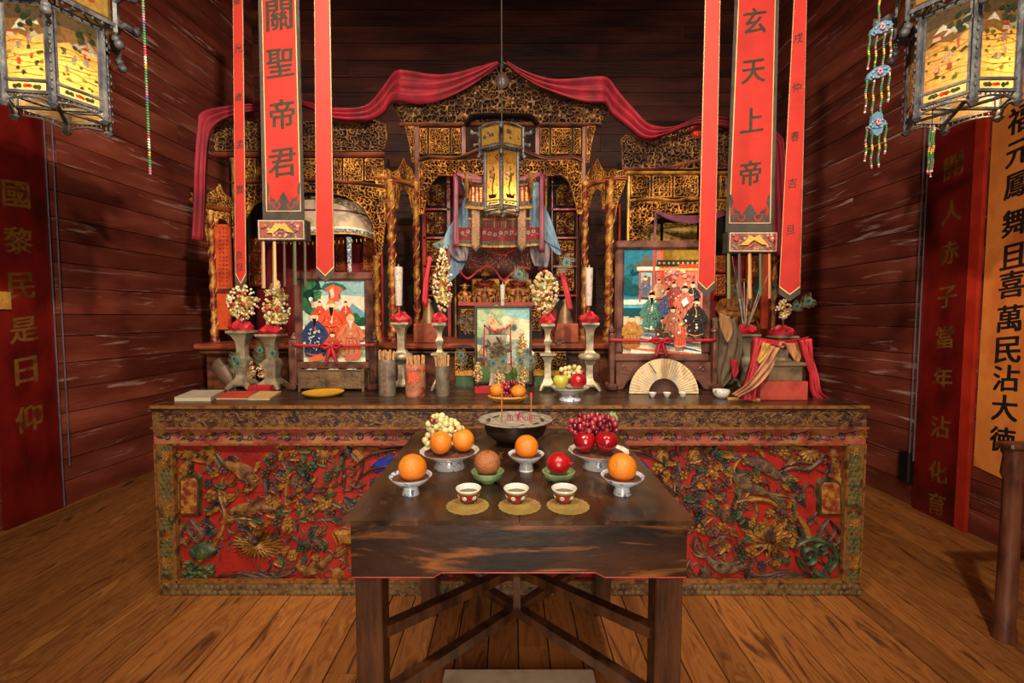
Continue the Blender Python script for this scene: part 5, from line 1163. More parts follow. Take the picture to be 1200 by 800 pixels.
# ================================================================== WALL BOARDS AND PAPER
def wboard(name, label, cat, side, pts, th, mat, chars, cmat, size, off=.022, xoff=0.0, wx=.92):
    """flat board on a side wall; pts: (px, py) corners"""
    W = [onwall(x, y, side, .014) for x, y in pts]; n = Vector((1, -.0678, 0)).normalized() if side == 'L' else Vector((-1, -.01, 0)).normalized()
    t = thing(name, label, cat, W[0]); MB().prism([p+n*.002 for p in W], [p+n*th for p in W]).build('board', mat, t)
    ux = Vector((.0678, 1, 0)).normalized() if side == 'L' else Vector((-.01, -1, 0)).normalized()
    for ch, x, y in chars:
        p = onwall(x, y, side, .014+th+.0012); m = MB(); put_glyph(m, ch, p, ux, (0, 0, 1), size, .12, off, .007, wx); m.build('character', cmat, t)
    return t, ux, n
COUP = M('couplet_red', ['#3a0806', '#5c0e0a', '#6c140c'], 4, (1, 1, .5), .35, bump=.15, bs=20, scuff=('#8a3a24', 9, (1, 1, .5), .70, .76)); GCH = M('dull_gold_letter', ['#4a280e', '#704818', '#5c3812'], 12, rough=.5, metal=.1)
def vert(side, px, py, y2):
    """pixel straight below/above (px, py) on that wall at picture height y2"""
    p = onwall(px, py, side, .014)
    lo, hi = (0.0, 5.0); f = lambda z: proj((p.x, p.y, z))[1]
    for _ in range(40):
        mid = (lo+hi)/2
        if f(mid) > y2: lo = mid
        else: hi = mid
    return proj((p.x, p.y, (lo+hi)/2))
def col_px(side, x, y, ys): return [vert(side, x, y, k)[0] for k in ys]
ys = [108, 228, 282, 335, 386, 434, 490]
cs_ = [(c, x, y) for c, x, y in zip('福國黎民是日仰', col_px('L', 22, 282, ys), ys)]
t, ux, n = wboard('couplet_board', 'dark red hanging board with gold characters on the left wall', 'wall board', 'L', [vert('L', 60, 380, -60), vert('L', 60, 380, 598), vert('L', -12, 380, 622), vert('L', -12, 380, -160)], .02, COUP, cs_, GCH, .185)
pa = onwall(4, 352, 'L', .036); m = MB(); q0 = pa-ux*.09; q1 = pa+ux*.03; a = m.prism([q0+Vector((0,0,-.06)), q1+Vector((0,0,-.06)), q1+Vector((0,0,.06)), q0+Vector((0,0,.06))], [p+n*.02 for p in (q0+Vector((0,0,-.06)), q1+Vector((0,0,-.06)), q1+Vector((0,0,.06)), q0+Vector((0,0,.06)))])
m.build('small_wall_plaque', GOLDD, None, loc=pa, label='small dark and gold plaque fixed on the left red board', cat='plaque')
ys = [195, 248, 296, 348, 395, 443, 500, 553, 590]
cs_ = [(c, x, y) for c, x, y in zip('開人赤子當年沾化育', col_px('R', 1112, 300, ys), ys)]
wboard('couplet_board', 'dark red hanging board with gold characters on the right wall', 'wall board', 'R', [vert('R', 1086, 300, 40), vert('R', 1086, 300, 596), vert('R', 1139, 300, 622), vert('R', 1139, 300, -10)], .02, COUP, cs_, GCH, .155)
EDG = M('couplet_edge', ['#8a1c10', '#a82a18'], 6, rough=.4)
W = [onwall(*vert('R', 1139.5, 300, y), 'R', .014) for y in (-10, 622)]+[onwall(*vert('R', 1152, 300, y), 'R', .014) for y in (630, -20)]
MB().prism(W, [p+Vector((-.028, 0, 0)) for p in W]).build('red_strip', EDG, None, loc=W[1], label='bright red upright strip between the gold-lettered board and the orange paper', cat='strip')
ORP = M('orange_paper', ['#b85c1c', '#d07a2c', '#c06c24'], 4, (1, 1, .6), .8, bump=.25, bs=12); WINK = M('wall_ink', ['#0c0806', '#1a120c'], 10, rough=.6)
ys = [138,178,216,260,300,333,373,410,443,478,515]
cs_ = [(c, x, y) for c, x, y in zip('福元鳳舞且喜萬民沾大徳', col_px('R', 1187, 300, ys), ys)]
wboard('inscribed_paper', 'orange paper with large black brush characters on the right wall', 'wall paper', 'R', [vert('R', 1155, 300, 30), vert('R', 1155, 300, 545), vert('R', 1222, 300, 575), vert('R', 1222, 300, -20)], .003, ORP, cs_, WINK, .165, .024)
# cords on the walls
CRD = M('wall_cord', ['#4a4650', '#5c5860'], 10, rough=.6)
for side, x, y, y0, y1, lab in (('L', 73, 380, -80, 545, 'grey cord hanging down the left wall, nearer the corner'), ('L', 64, 380, -80, 600, 'grey cord hanging down the left wall beside the red board'),
                                ('R', 1073, 380, -60, 566, 'grey cord hanging down the right wall, farther from the red board'), ('R', 1078, 380, -60, 540, 'grey cord hanging down the right wall close to the red board')):
    a = onwall(*vert(side, x, y, y0), side, .04); b = onwall(*vert(side, x, y, y1), side, .04); m = MB(); m.tube([a, b], .0045, 5); m.tube([a, (a.x+(.05 if side == 'R' else -.05)*.6, a.y, a.z)], .006, 5); m.build('wall_rope', CRD, None, loc=b, label=lab, cat='cord')
p = onwall(1064, 547, 'R', .02); MB().cbx(p.x-.04, p.x+.006, p.y-.05, p.y+.05, p.z-.12, p.z+.12, .01).build('wall_box', BLACKL, None, loc=p, label='small black box low on the right wall under the cords', cat='box')

# ================================================================== STAND AT THE RIGHT EDGE
sd = thing('wooden_rack', 'dark reddish wooden rack post cut off by the right edge of the picture', 'rack', (2.45, 2.0, 0))
SW = M('stand_wood', ['#3a1c12', '#5e3424', '#6e4230'], 4, (4, 4, 1), .35, bump=.2, bs=20)
sx = at(1176, 600, 2.0).x; zt_ = at(1185, 522, 2.0).z
for x in (sx+.035, sx+.62):
    MB().lathe([(.042, .0), (.042, .06), (.036, .08), (.034, zt_-.16), (.044, zt_-.13), (.038, zt_-.05), (.046, zt_-.015)], (x, 2.0, 0), 14).build('post', SW, sd, 40)
MB().cbx(sx-.02, sx+.68, 1.96, 2.04, zt_-.014, zt_+.012, .008).build('top_rail', SW, sd)
# ================================================================== THINGS ON THE ALTAR
AZ = zt
PEW = M('pewter', ['#6a5f50', '#948770', '#a89c84'], 14, rough=.42, metal=.35, bump=.3, bs=50, edge='#c8bca0')
REDC = M('red_cloth', ['#8a0818', '#a41024', '#98101e'], 6, rough=.6)
def base(px, py, z=None): return atz(px, py, AZ if z is None else z)
def hz(px, py, Y, z=None): return at(px, py, Y).z-(AZ if z is None else z)
def sq(m, prof, c, sy=1): m.lathe([(r*1.18, z) for r, z in prof], c, 4, PI/4, 1, sy); return m
def candlestick(label, px, ytop, ybot, wtop, kind, n='candlestick', Y=None, cloth=True):
    b = base(px, ybot); b.y += .05 if Y is None else 0
    if Y: b = Vector((at(px, ybot, Y).x, Y, AZ))
    b.x = at(px, ybot, b.y).x; H = hz(px, ytop, b.y); k = ppx(b.y); c = (b.x, b.y, AZ); w_ = wtop/2*k
    t = thing(n, label, 'candlestick' if n == 'candlestick' else 'vase', c)
    for sx_ in (-1, 1):
        for sy_ in (-1, 1): ft = MB(); ft.tube([(c[0]+sx_*w_*.55, c[1]+sy_*w_*.55, AZ+H*.10), (c[0]+sx_*w_*.8, c[1]+sy_*w_*.8, AZ+H*.05), (c[0]+sx_*w_*.95, c[1]+sy_*w_*.95, AZ+.004)], [w_*.3, w_*.24, w_*.16], 6); ft.build('foot', PEW, t, 50)
    if kind == 'baluster':
        P = [(.75,.07),(.78,.10),(.62,.13),(.42,.17),(.38,.30),(.40,.38),(.62,.42),(.78,.50),(.62,.57),(.42,.60),(.40,.72),(.44,.84),(.62,.92),(.95,.965),(1.0,.97),(1.0,1.0)]
    elif kind == 'flange':
        P = [(.95,.07),(.98,.09),(.8,.13),(.5,.20),(.46,.36),(.50,.44),(.95,.52),(1.15,.53),(1.15,.56),(.5,.57),(.36,.60),(.34,.66),(.55,.70),(.6,.74),(.36,.78),(.34,.84),(.5,.9),(.85,.95),(1.0,.96),(1.0,1.0)]
    else:
        P = [(.95,.07),(1.0,.10),(.75,.15),(.55,.20),(.5,.30),(.62,.40),(.7,.46),(.62,.52),(.42,.56),(.42,.70),(.5,.82),(.8,.92),(1.1,.96),(1.1,1.0)]
    m = MB(); sq(m, [(r*w_, z*H) for r, z in P], c)
    m.build('shaft', PEW, t, 30)
    if kind == 'baluster': MB().lathe([(w_*.3, H*.42), (w_*1.0, H*.46), (w_*1.12, H*.5), (w_*1.0, H*.54), (w_*.3, H*.58)], c, 16).build('round_knop', PEW, t, 50)
    if cloth:
        r = MB(); R = random.Random(int(px)); rings = []
        for rr, z in ((.9, 0), (1.0, .012), (.85, .026), (.6, .034), (.35, .044), (.15, .046)):
            rings.append([(c[0]+w_*rr*1.0*math.cos(a*PI/8)*(1+R.uniform(-.16, .16)), c[1]+w_*rr*math.sin(a*PI/8)*(1+R.uniform(-.16, .16)), AZ+H+z*(.8+.5*(a % 2))+(R.uniform(0, .014) if z else 0)) for a in range(16)])
        r.loops(rings); r.build('red_wrap', REDC, None, 25, loc=(c[0], c[1], AZ+H), label='red cloth on the '+label.replace('pewter ', '').replace('with a middle tray', '').replace(', left', ' left').replace(', right', ' right').replace(' ,', '').split(',')[0], cat='cloth')
    return t, Vector((c[0], c[1], AZ+H))
TUBEM = M('candle_print', ['#9a9088', '#c8c0b4', '#a89c98', '#c8a89c'], 40, rough=.5, lo=.4, hi=.6)
def tube_candle(label, px, y0, y1, ys_, wd, Y):
    t = thing('tube_candle', label, 'candle', at(px, ys_, Y)); k = ppx(Y); a = at(px, y1, Y); h = at(px, y0, Y).z-a.z; c = (a.x, Y, a.z)
    MB().lathe([(wd*.36*k, 0), (wd*.38*k, .003), (wd*.5*k, h*.94), (wd*.5*k, h), (wd*.2*k, h+.004)], c, 14).build('candle_tube', TUBEM, t, 40)
    MB().lathe([(.004, 0), (.003, .02)], (c[0], Y, c[2]+h), 6).build('wick', PEW, t)
    if ys_ > y1+1: z2 = at(px, ys_, Y).z; MB().lathe([(.0075, z2-c[2]-.06), (.0075, 0)], c, 8).build('red_stick', M('dull_red_stick', ['#7c3028', '#94402e'], 20, rough=.5), t, 40)
    return t
A_, pA = candlestick('far left pewter altar vase, with a small candle', 286, 387, 457, 27, 'vase', 'altar_vase')
B_, pB = candlestick('second pewter altar vase from the left, carrying the tall bead flower', 320, 391, 457, 28, 'vase', 'altar_vase')
C_, pC = candlestick('tall pewter candlestick behind the stick holders, with an urn-shaped knop', 471.5, 377.5, 459, 24, 'baluster')
D_, pD = candlestick('pewter flower stand with a middle tray, left of the small painting', 516, 378, 459, 19, 'flange')
E_, pE = candlestick('pewter flower stand with a middle tray, right of the small painting', 641.5, 379, 459, 19, 'flange')
G_, pG = candlestick('tall pewter candlestick left of the big painting, with an urn-shaped knop', 690, 378, 459, 24, 'baluster')
H_, pH = candlestick('pewter vase of incense sticks behind the red-draped stand', 872, 391, 454, 26, 'vase', 'altar_vase')
I_, pI = candlestick('rightmost pewter vase, behind the red-draped stand', 915, 393, 452, 27, 'vase', 'altar_vase')
tube_candle('tall printed white tube candle on the left tall candlestick', 467.5, 313, 358, 369, 10, pC.y); tube_candle('tall printed white tube candle on the right tall candlestick', 690, 314, 358, 369, 9.5, pG.y)
tube_candle('plain grey tube candle in the middle, above the small painting', 589, 334, 359, 453, 6, 2.985)
cs2 = thing('short_candle', 'small white candle with an orange tip on the left altar vase', 'candle', at(285.5, 386, pA.y)); MB().lathe([(.011, 0), (.011, .055), (.007, .06)], tuple(pA+Vector((0,0,.012))), 10).build('wax', M('wax', ['#c8bca8'], rough=.5), cs2, 40)
MB().lathe([(.008, .06), (.011, .075), (.003, .09)], tuple(pA+Vector((0,0,.012))), 8).build('tip', M('orange_tip', ['#d8704a'], rough=.5), cs2, 40)
MB().lathe([(.04, 0), (.043, .002), (.043, .014), (.03, .02)], tuple(pB), 12).build('red_collar', REDC, None, 50, loc=pB, label='red cloth collar on the second vase from the left', cat='cloth')
# bead flower ornaments
BC2 = ['#b8a080', '#c8b490', '#a89068', '#c8a888', '#d8c8a8', '#b8986c', '#a88c5c', '#c83028', '#8aa88c', '#d4c0a0', '#c09858']
GWIRE = M('gold_wire_flower', ['#8a7038', '#c8b068', '#a89050'], 30, rough=.4, metal=.3, bump=.4, bs=90)
def bead_flower(label, px, y0, y1, wd, Y, stem_to, seed, shape='tear', n=110, br=2.1):
    R = random.Random(seed); t = thing('beaded_flower', label, 'ornament', (at(px, stem_to, Y).x, Y, at(px, stem_to, Y).z)); k = ppx(Y)
    c = at(px, (y0+y1)/2, Y); H = (y1-y0)/2*k; W = wd/2*k
    def prof(v): return math.sin(PI*min(1, max(0, v)))**.6 if shape == 'round' else (math.sin(PI*min(1, v**.62))**.8 if v > 0 else 0)
    m = MB()
    for i in range(n):
        v = R.random(); a = R.uniform(PI, 2*PI) if R.random() < .8 else R.uniform(0, PI); vv = v if shape == 'round' else 1-v
        rr = W*(prof(v) if shape == 'round' else max(.12, math.sin(PI*min(1, (1-v)**1.0*.9+.08))**.9*(1.15-.75*v)))
        rr *= R.uniform(.82, 1.0); r = br*k*.78*R.uniform(.75, 1.2)
        m.c = lin(R.choice(BC2)); m.ell((c.x+rr*math.cos(a), Y+rr*.6*math.sin(a), c.z-H+2*H*v), r, 6, 5)
    m.build('beads', FLAT, t, 60, kind='stuff')
    g = MB()
    for i in range(16):
        v = R.uniform(.1, .75); a = R.uniform(PI, 2*PI); p0 = Vector((c.x, Y, c.z-H+2*H*v)); p1 = p0+Vector((W*.85*math.cos(a), W*.5*math.sin(a), H*R.uniform(.0, .3)))
        d = (p1-p0).normalized(); s_ = d.cross(Vector((0, 1, .3))).normalized()*W*.22
        g.loops([[p0, p0+s_*.3, p0-s_*.3], [(p0+p1)/2+s_+Vector((0,-.004,0)), (p0+p1)/2-s_, (p0+p1)/2+Vector((0,-.01,0))], [p1, p1+s_*.1, p1-s_*.1]])
    g.tube([(c.x, Y, c.z-H*.7), (c.x, Y, c.z), (c.x+W*.1, Y, c.z+H)], [W*.35, W*.3, W*.03], 6)
    g.build('wire_petals', GWIRE, t, 60)
    f = MB()
    for q in (-1, 1): f.ell((c.x+q*W*.28, Y-W*.55, c.z-H*.12), (W*.13, W*.08, W*.13), 8, 6)
    f.build('red_pompons', REDC, t, 60)
    MB().tube([(c.x, Y, t.location.z), (c.x, Y, c.z-H*.6)], .007, 6).build('stem', DARKWOOD, t)
    return t
bead_flower('round cluster of cream beads and wire petals on the left vase', 285, 334, 374, 38, pA.y-.02, 386, 1, 'round', 120)
bead_flower('pointed cluster of cream beads tall on the second vase from the left', 324, 328, 388, 40, pB.y, 391, 2, n=150)
BF3 = bead_flower('slender pointed cluster of cream beads left of the small painting', 519, 292, 366, 30, pD.y, 377, 3, n=150)
BF4 = bead_flower('pear-shaped cluster of cream beads right of the small painting', 638.5, 318, 367, 34, pE.y, 378, 4, 'round', n=140, br=2.6)
bead_flower('small golden bead cluster low before the left vase', 292, 421, 444, 19, base(290, 455).y, 455, 5, n=60, br=1.5)
bead_flower('small round golden bead cluster low before the second vase', 311, 424, 445, 21, base(312, 455).y, 455, 6, 'round', n=60, br=1.5)
bead_flower('small golden bead cluster left of the oranges basket', 560, 424, 448, 13, 2.66, 452, 7, n=50, br=1.5)
bead_flower('golden foil cluster behind the left orange of the basket', 585, 430, 456, 17, 2.62, 462, 8, n=50, br=1.5)
bead_flower('golden foil cluster behind the right orange of the basket', 612, 426, 456, 14, 2.62, 462, 9, n=50, br=1.5)
bead_flower('thin cluster of red and cream beads in front of the small painting', 612, 388, 418, 14, 2.72, 430, 10, n=60, br=1.6)
bead_flower('round golden wire flower on the rightmost vase', 918, 351, 373, 19, pI.y, 392, 11, 'round', n=60, br=1.8)
for px, lab, P in ((516.5, 'left', pD), (641.5, 'right', pE)): pass
# peacock feathers
def feather(label, x0, y0, x1, y1, Y, wd=5, green='#4a4a34', seed=1):
    R = random.Random(seed); t = thing('peacock_feather', label, 'feather', at(x0, y0, Y)); a = at(x0, y0, Y); b = at(x1, y1, Y); k = ppx(Y); d = (b-a).normalized(); s_ = d.cross(Vector((0, 1, 0))).normalized()
    mid = (a+b)/2+s_*.01; m = MB(); m.tube([a, mid, b], [.0011, .0009, .0007], 4); m.build('quill', M('quill', ['#6a5c48'], rough=.6), t)
    m = MB(); L = (b-a).length
    for i in range(44):
        u = .55+.45*i/43; p = a+d*L*u; w_ = wd*k*(.5+.5*math.sin(PI*min(1, (u-.5)/.55))); q_ = -1 if i % 2 else 1
        e = p+s_*q_*w_*R.uniform(.8, 1.1)+d*w_*.55; m.c = lin(R.choice([green, '#5a5640', '#38382a', '#6a6a48'])); dy = Vector((0, R.uniform(-.004, .002), 0))
        m.loops([[p, p+d*.003, p+Vector((0, .001, 0))], [e+dy, e+d*.0015+dy, e+dy+Vector((0, .001, 0))]])
    m.build('barbs', FLAT, t, kind='stuff')
    e = MB(); c = a+d*L*.86
    for rx, col, oy in ((.5, '#5a6030', 0), (.38, '#2c6458', .0012), (.24, '#1c3c74', .0024), (.12, '#0c1030', .0036)):
        e.c = lin(col); pts = [c+s_*wd*k*rx*math.cos(i*PI/6)*1.0+d*wd*k*rx*1.15*math.sin(i*PI/6) for i in range(12)]; e.prism([p+Vector((0, -.003-oy, 0)) for p in pts], [p+Vector((0, -.001-oy, 0)) for p in pts])
    e.build('eye', FLAT, t)
FE = [(276, 459, 275, 414, 'feather with a teal eye at the far left vase'), (298, 459, 306, 402, 'feather with a teal eye between the two left vases'), (326, 459, 319, 406, 'feather with a teal eye on the second vase'),
      (262, 459, 282, 420, 'feather lying sideways by the left vase'),
      (640, 340, 603, 318, 'grey curling feather reaching left from the pear-shaped bead cluster'), (640, 340, 668, 302, 'grey feather reaching up right from the pear-shaped bead cluster'),
      (584, 459, 577, 420, 'left blue-eyed feather above the oranges basket'), (586, 459, 590, 417, 'middle blue-eyed feather above the oranges basket'), (612, 459, 609, 415, 'blue-eyed feather right of the basket middle'), (614, 459, 624, 416, 'rightmost blue-eyed feather above the oranges basket'),
      (522, 300, 514, 285, 'grey feather tip on the slender bead cluster'), (545, 455, 540, 410, 'brown feather left of the small painting'), (604, 455, 602, 372, 'dark feather in front of the small painting'),
      (920, 370, 936, 357, 'feather with a blue eye beside the golden wire flower'), (922, 368, 951, 350, 'drooping feather with a teal eye at the far right'), (908, 378, 905, 330, 'feather rising behind the rightmost red banner'),
      (870, 388, 862, 330, 'thin feather in the vase of sticks'), (874, 388, 888, 330, 'second thin feather in the vase of sticks')]
for i, (a, b, c, d, lab) in enumerate(FE):
    Y = {0: 2.62, 1: 2.62, 2: 2.62, 3: 2.62, 6: 2.60, 7: 2.60, 8: 2.60, 9: 2.60, 11: 2.75, 12: 2.7}.get(i, pE.y-.03 if i in (4, 5) else pD.y if i == 10 else pI.y)
    feather(lab, a, b, c, d, Y, 7.5 if i not in (4, 5, 14) else 9, '#7a7068' if i in (4, 5, 10, 14) else '#4a4a34', i)
# sticks in the right vase
for i, (a, b) in enumerate(((858, 300), (862, 312), (872, 330), (877, 322), (893, 330), (900, 322), (866, 318))):
    m = MB(); m.tube([at(872+i*.5, 388, pH.y), at(a, b, pH.y-.02*i)], .0028, 5); m.build('incense_stick', M('pale_stick', ['#8a8478', '#b0a898'], 20, rough=.6), None, loc=at(872, 388, pH.y), label='pale thin stick standing in the right vase of incense sticks', cat='incense stick', group='pale sticks in the right vase')
MB().lathe([(.042, -.002), (.044, .0), (.041, .03), (.03, .033)], tuple(pH), 14).build('red_collar', REDC, None, 50, loc=pH, label='red cloth collar holding the sticks of the right vase', cat='cloth')
# books and boxes at the left
def slab_px(name, label, cat, pts, h, mats, group=None, pages=False):
    P = [atz(x, y, AZ) for x, y in pts]; t = thing(name, label, cat, P[0]); up = Vector((0, 0, 1))
    if pages:
        c_ = sum(P, Vector())/4; Q = [p+(c_-p)*.015 for p in P]; MB().prism([p+up*.0015 for p in Q], [p+up*(h-.0015) for p in Q]).build('pages', M('pages', ['#a89878', '#c8b898'], 60, (1, 1, 30), .8), t)
        MB().prism(P, [p+up*.0015 for p in P]).build('cover', mats, t); MB().prism([p+up*(h-.0015) for p in P], [p+up*h for p in P]).build('cover', mats, t)
    else: MB().prism(P, [p+up*h for p in P]).build('body', mats, t)
    return t
slab_px('book', 'thick grey-white booklet at the left end of the altar top', 'book', [(204, 470), (247, 470), (263, 461), (226, 461)], .022, M('cover_white', ['#948a7c', '#a89c8c'], 10, rough=.7), pages=True)
slab_px('book', 'thin booklet with a red cover on the altar top', 'book', [(253, 468), (289, 468), (303, 460), (268, 460)], .010, M('cover_red', ['#a02c1c', '#b83c28'], 10, rough=.6), pages=True)
slab_px('book', 'thin booklet with a tan cover beside the red one', 'book', [(289, 468.5), (316, 468.5), (330, 460), (304, 460)], .010, M('cover_tan', ['#a88858', '#b89868'], 10, rough=.7), pages=True)
def box_px(name, label, cat, x0, x1, y0, y1, dep, mat, bev=.004):
    b = base((x0+x1)/2, y1); a = at(x0, y1, b.y); c = at(x1, y0, b.y); t = MB(); t.cbx(a.x, c.x, b.y, b.y+dep, AZ, c.z, bev); return t.build(name, mat, None, loc=(a.x, b.y, AZ), label=label, cat=cat)
box_px('small_box', 'small bright red box behind the tan booklet', 'box', 290, 316, 452, 459, .09, REDC); box_px('small_box', 'small bright red block left of the oranges basket', 'box', 556, 577, 453, 461.5, .06, REDC)
lf_ = RB(2.95); lf_.strip([(262, 424), (258, 430), (268, 445), (276, 454)], [12, 20, 16, 6], .03); lf_.strip([(275, 430), (280, 440), (278, 452)], [6, 12, 6], .03)
lf_.build('leaf_paddle', M('brown_leather', ['#4a3428', '#5c4436'], 6, rough=.5), None, 50, loc=at(262, 455, 2.95), label='dark brown leaf-shaped piece leaning behind the left vase', cat='ornament', solid=.006)
# left framed painting
FRW = M('frame_wood', ['#3a201c', '#5a3830', '#6a463c'], 6, (2, 2, 2), .3, bump=.15, bs=30, edge='#8a6458')
def framed(name, label, x0, x1, y0, y1, b, Y, lean=0):
    """frame in pixels; picture inset b"""
    t = thing(name, label, 'painting', at((x0+x1)/2, y1, Y)); a = at(x0, y1, Y); c = at(x1, y0, Y); k = ppx(Y); w_ = b*k
    for (p, q, r_, s_) in ((a.x, c.x, a.z, a.z+w_), (a.x, c.x, c.z-w_, c.z), (a.x, a.x+w_, a.z+w_, c.z-w_), (c.x-w_, c.x, a.z+w_, c.z-w_)):
        m = MB(); m.cbx(p, q, Y-.02, Y+.02, r_, s_, .012 if b > 6 else .003); m.build('frame_rail', FRW if b > 6 else BANK, t, 30)
    MB().bx(a.x+w_*.9, c.x-w_*.9, Y+.004, Y+.014, a.z+w_*.9, c.z-w_*.9).build('backing', DARKWOOD, t)
    P = Pic(Vector((a.x+w_, Y+.002, a.z+w_)), Vector((c.x-a.x-2*w_, 0, 0)), Vector((0, 0, c.z-a.z-2*w_)), (0, -1, 0), .00012)
    return t, P
def stand_posts(t, xs, ytop, ybot, Y, w=8, foot=True):
    for x in xs:
        a = at(x-w/2, ybot, Y); c = at(x+w/2, ytop, Y); m = MB(); m.cbx(a.x, c.x, Y-.03, Y+.03, AZ, c.z, .006); cx_ = (a.x+c.x)/2; m.lathe([(.01, 0), (.022, .012), (.022, .024), (.012, .034), (.004, .05)], (cx_, Y, c.z-.004), 8); m.build('stand_post', FRW, t, 40)
        if foot: MB().cbx(cx_-.03, cx_+.03, Y-.07, Y+.07, AZ, AZ+.045, .012).build('foot', FRW, t, 30)
YL = base(395, 458).y+.07
t1, P = framed('framed_painting', 'framed glass painting of red-robed figures under a red parasol, on a dark stand', 347, 436.5, 319, 433, 9.5, YL)
P.rect(0, 1, 0, 1, '#7c9ca0').pg([(0,.62),(1,.62),(1,.8),(.5,.83),(0,.78)], '#d8b8a4').pg([(0,.35),(1,.35),(1,.66),(0,.66)], '#a8b8a8')
P.pg([(.4,.5),(.55,.66),(.65,.6),(.8,.72),(1,.6),(1,.45),(.4,.45)], '#5a8a94').pg([(.6,.45),(.75,.58),(.9,.52),(1,.56),(1,.4),(.6,.4)], '#3c6a68')
Rp = random.Random(3)
for k in range(26): P.blob(Rp.uniform(0, .24), Rp.uniform(.5, 1.0), Rp.uniform(.05, .11), Rp.choice(['#1e4434', '#2c5a40', '#163428', '#3a6a48']), rnd=Rp)
for k in range(10): P.blob(Rp.uniform(.8, 1), Rp.uniform(.38, .56), Rp.uniform(.05, .08), Rp.choice(['#1e4434', '#2c5a40']), rnd=Rp)
P.rect(0, 1, .40, .44, '#d8d0bc').rect(0, 1, .24, .40, '#3a8078').rect(0, 1, .20, .24, '#d8d0bc').rect(0, 1, 0, .2, '#88a888').rect(0, 1, 0, .05, '#c8c4a0')
for x in (.02, .84, .93): P.rect(x, x+.1, .26, .38, '#c84830').rect(x+.03, x+.07, .29, .35, '#24385c')
P.pg([(.3,.9),(.36,.96),(.52,.98),(.66,.95),(.72,.9),(.6,.87),(.62,.78),(.42,.78),(.44,.87)], '#2c5a40').pg([(.36,.9),(.5,.95),(.66,.9),(.58,.82),(.6,.75),(.42,.75),(.46,.84)], '#c8503c').pg([(.44,.88),(.5,.92),(.52,.8),(.47,.78)], '#e0a890')
P.figure(.28, .46, .28, '#b84430', '#2c5a40'); P.figure(.7, .46, .28, '#b84430', '#e0c8b0'); P.figure(.47, .18, .56, '#c04a30', '#e0c8a0', '#a8783c', beard='#1c1412', fat=1.3)
P.figure(.20, .06, .54, '#2c3a5c', '#c04a30', '#b84430', beard='#1c1412', fat=1.1); P.figure(.78, .07, .50, '#b86a4c', '#5a8a70', '#d89878', '#d89878', beard='#c8b8a8', fat=1.2); P.figure(.49, .06, .30, '#a84a3c', '#2c5a40', fat=1.2)
P.pg([(.06,.04),(.3,.1),(.38,.04),(.2,.01)], '#c8603c').pg([(.66,.06),(.96,.12),(.9,.04),(.7,.03)], '#c8503c').el(.16, .77, .035, col='#e8e8e8').st([(.15,.82),(.22,.84),(.32,.87)], .005, '#203028')
for k in range(40): P.blob(.2+Rp.uniform(-.1, .1), Rp.uniform(.14, .42), .012, '#a8b0b8', rnd=Rp)
P.build('picture', GLOSSP, t1)
stand_posts(t1, (345.5, 438.5), 398, 457, YL)
m = MB(); a = at(343, 405, YL-.04); b = at(440, 402.5, YL-.04)
def ribbon(label, x0, x1, y, Y, xb, ln, w_=3.4):
    t = thing('red_ribbon', label, 'ribbon', at(xb, y, Y)); k = ppx(Y)
    m = MB(); m.grid(lambda u, v: Vector(at(x0+(x1-x0)*u, y+1.5*math.sin(PI*u)-w_/2+w_*v, Y)), 16, 2); m.build('band', REDC, t, 180, solid=.003)
    m = MB()
    for s_ in (-1, 1):
        m.tube([at(xb, y+1, Y-.012), at(xb+s_*7, y-2, Y-.02), at(xb+s_*12, y+1, Y-.015), at(xb+s_*7, y+4, Y-.02), at(xb, y+2, Y-.012)], [.007, .012, .014, .012, .007], 6)
        m.tube([at(xb+s_*1, y+3, Y-.012), at(xb+s_*3, y+ln*.5, Y-.018), at(xb+s_*(6 if ln > 15 else 3), y+ln, Y-.012)], [.008, .014, .010], 6)
    m.ell(tuple(at(xb, y+1.5, Y-.015)), .014, 8, 6); m.build('bow', REDC, t, 60)
ribbon('red ribbon tied across the left framed painting', 342, 439, 404, YL-.035, 388, 21)
yb_ = base(387, 459).y
bx_ = thing('carved_box', 'brown carved open box in front of the left framed painting', 'box', at(387, 459, yb_))
CBX = M('box_wood', ['#3a2a1c', '#5c4630', '#6a5238'], 12, rough=.45, bump=.5, bs=60, edge='#9a7c50')
a = at(348, 459, yb_); c = at(427, 433, yb_); w_ = .008
MB().cbx(a.x+.01, c.x-.01, yb_, yb_+.012, AZ+.018, c.z-.004, .003).build('front', CBX, bx_); MB().cbx(a.x+.01, c.x-.01, yb_+.10, yb_+.112, AZ+.018, c.z-.004, .003).build('back', CBX, bx_)
for x in (a.x+.01, c.x-.022): MB().cbx(x, x+.012, yb_+.012, yb_+.10, AZ+.018, c.z-.004, .003).build('side', CBX, bx_)
MB().bx(a.x+.02, c.x-.02, yb_+.01, yb_+.1, AZ+.018, AZ+.028).build('bottom', CBX, bx_)
MB().cbx(a.x, c.x, yb_-.008, yb_+.014, c.z-.006, c.z, .002).build('rim', CBX, bx_)
for x in (a.x+.006, c.x-.018):
    for y in (yb_-.004, yb_+.10): MB().cbx(x, x+.016, y, y+.016, AZ, c.z+.006, .003).build('leg', CBX, bx_)
rl_ = RB(yb_); R = random.Random(8)
for i in range(12): rl_.leaf(355+i*5.6, 446+R.uniform(-4, 4), R.uniform(-.6, .6)+PI*(i % 2), 9, 4, .005)
rl_.build('front_relief', CBX, bx_, 40)
WPC = M('white_porcelain', ['#c8c4bc', '#d8d4cc'], 5, rough=.15, coat=.5)
def cup_prof(r, h): return [(r*.45, 0), (r*.5, h*.1), (r*.8, h*.45), (r, h*.97), (r*.97, h), (r*.9, h*.95), (r*.7, h*.45), (r*.3, h*.2), (0.0005, h*.2)]
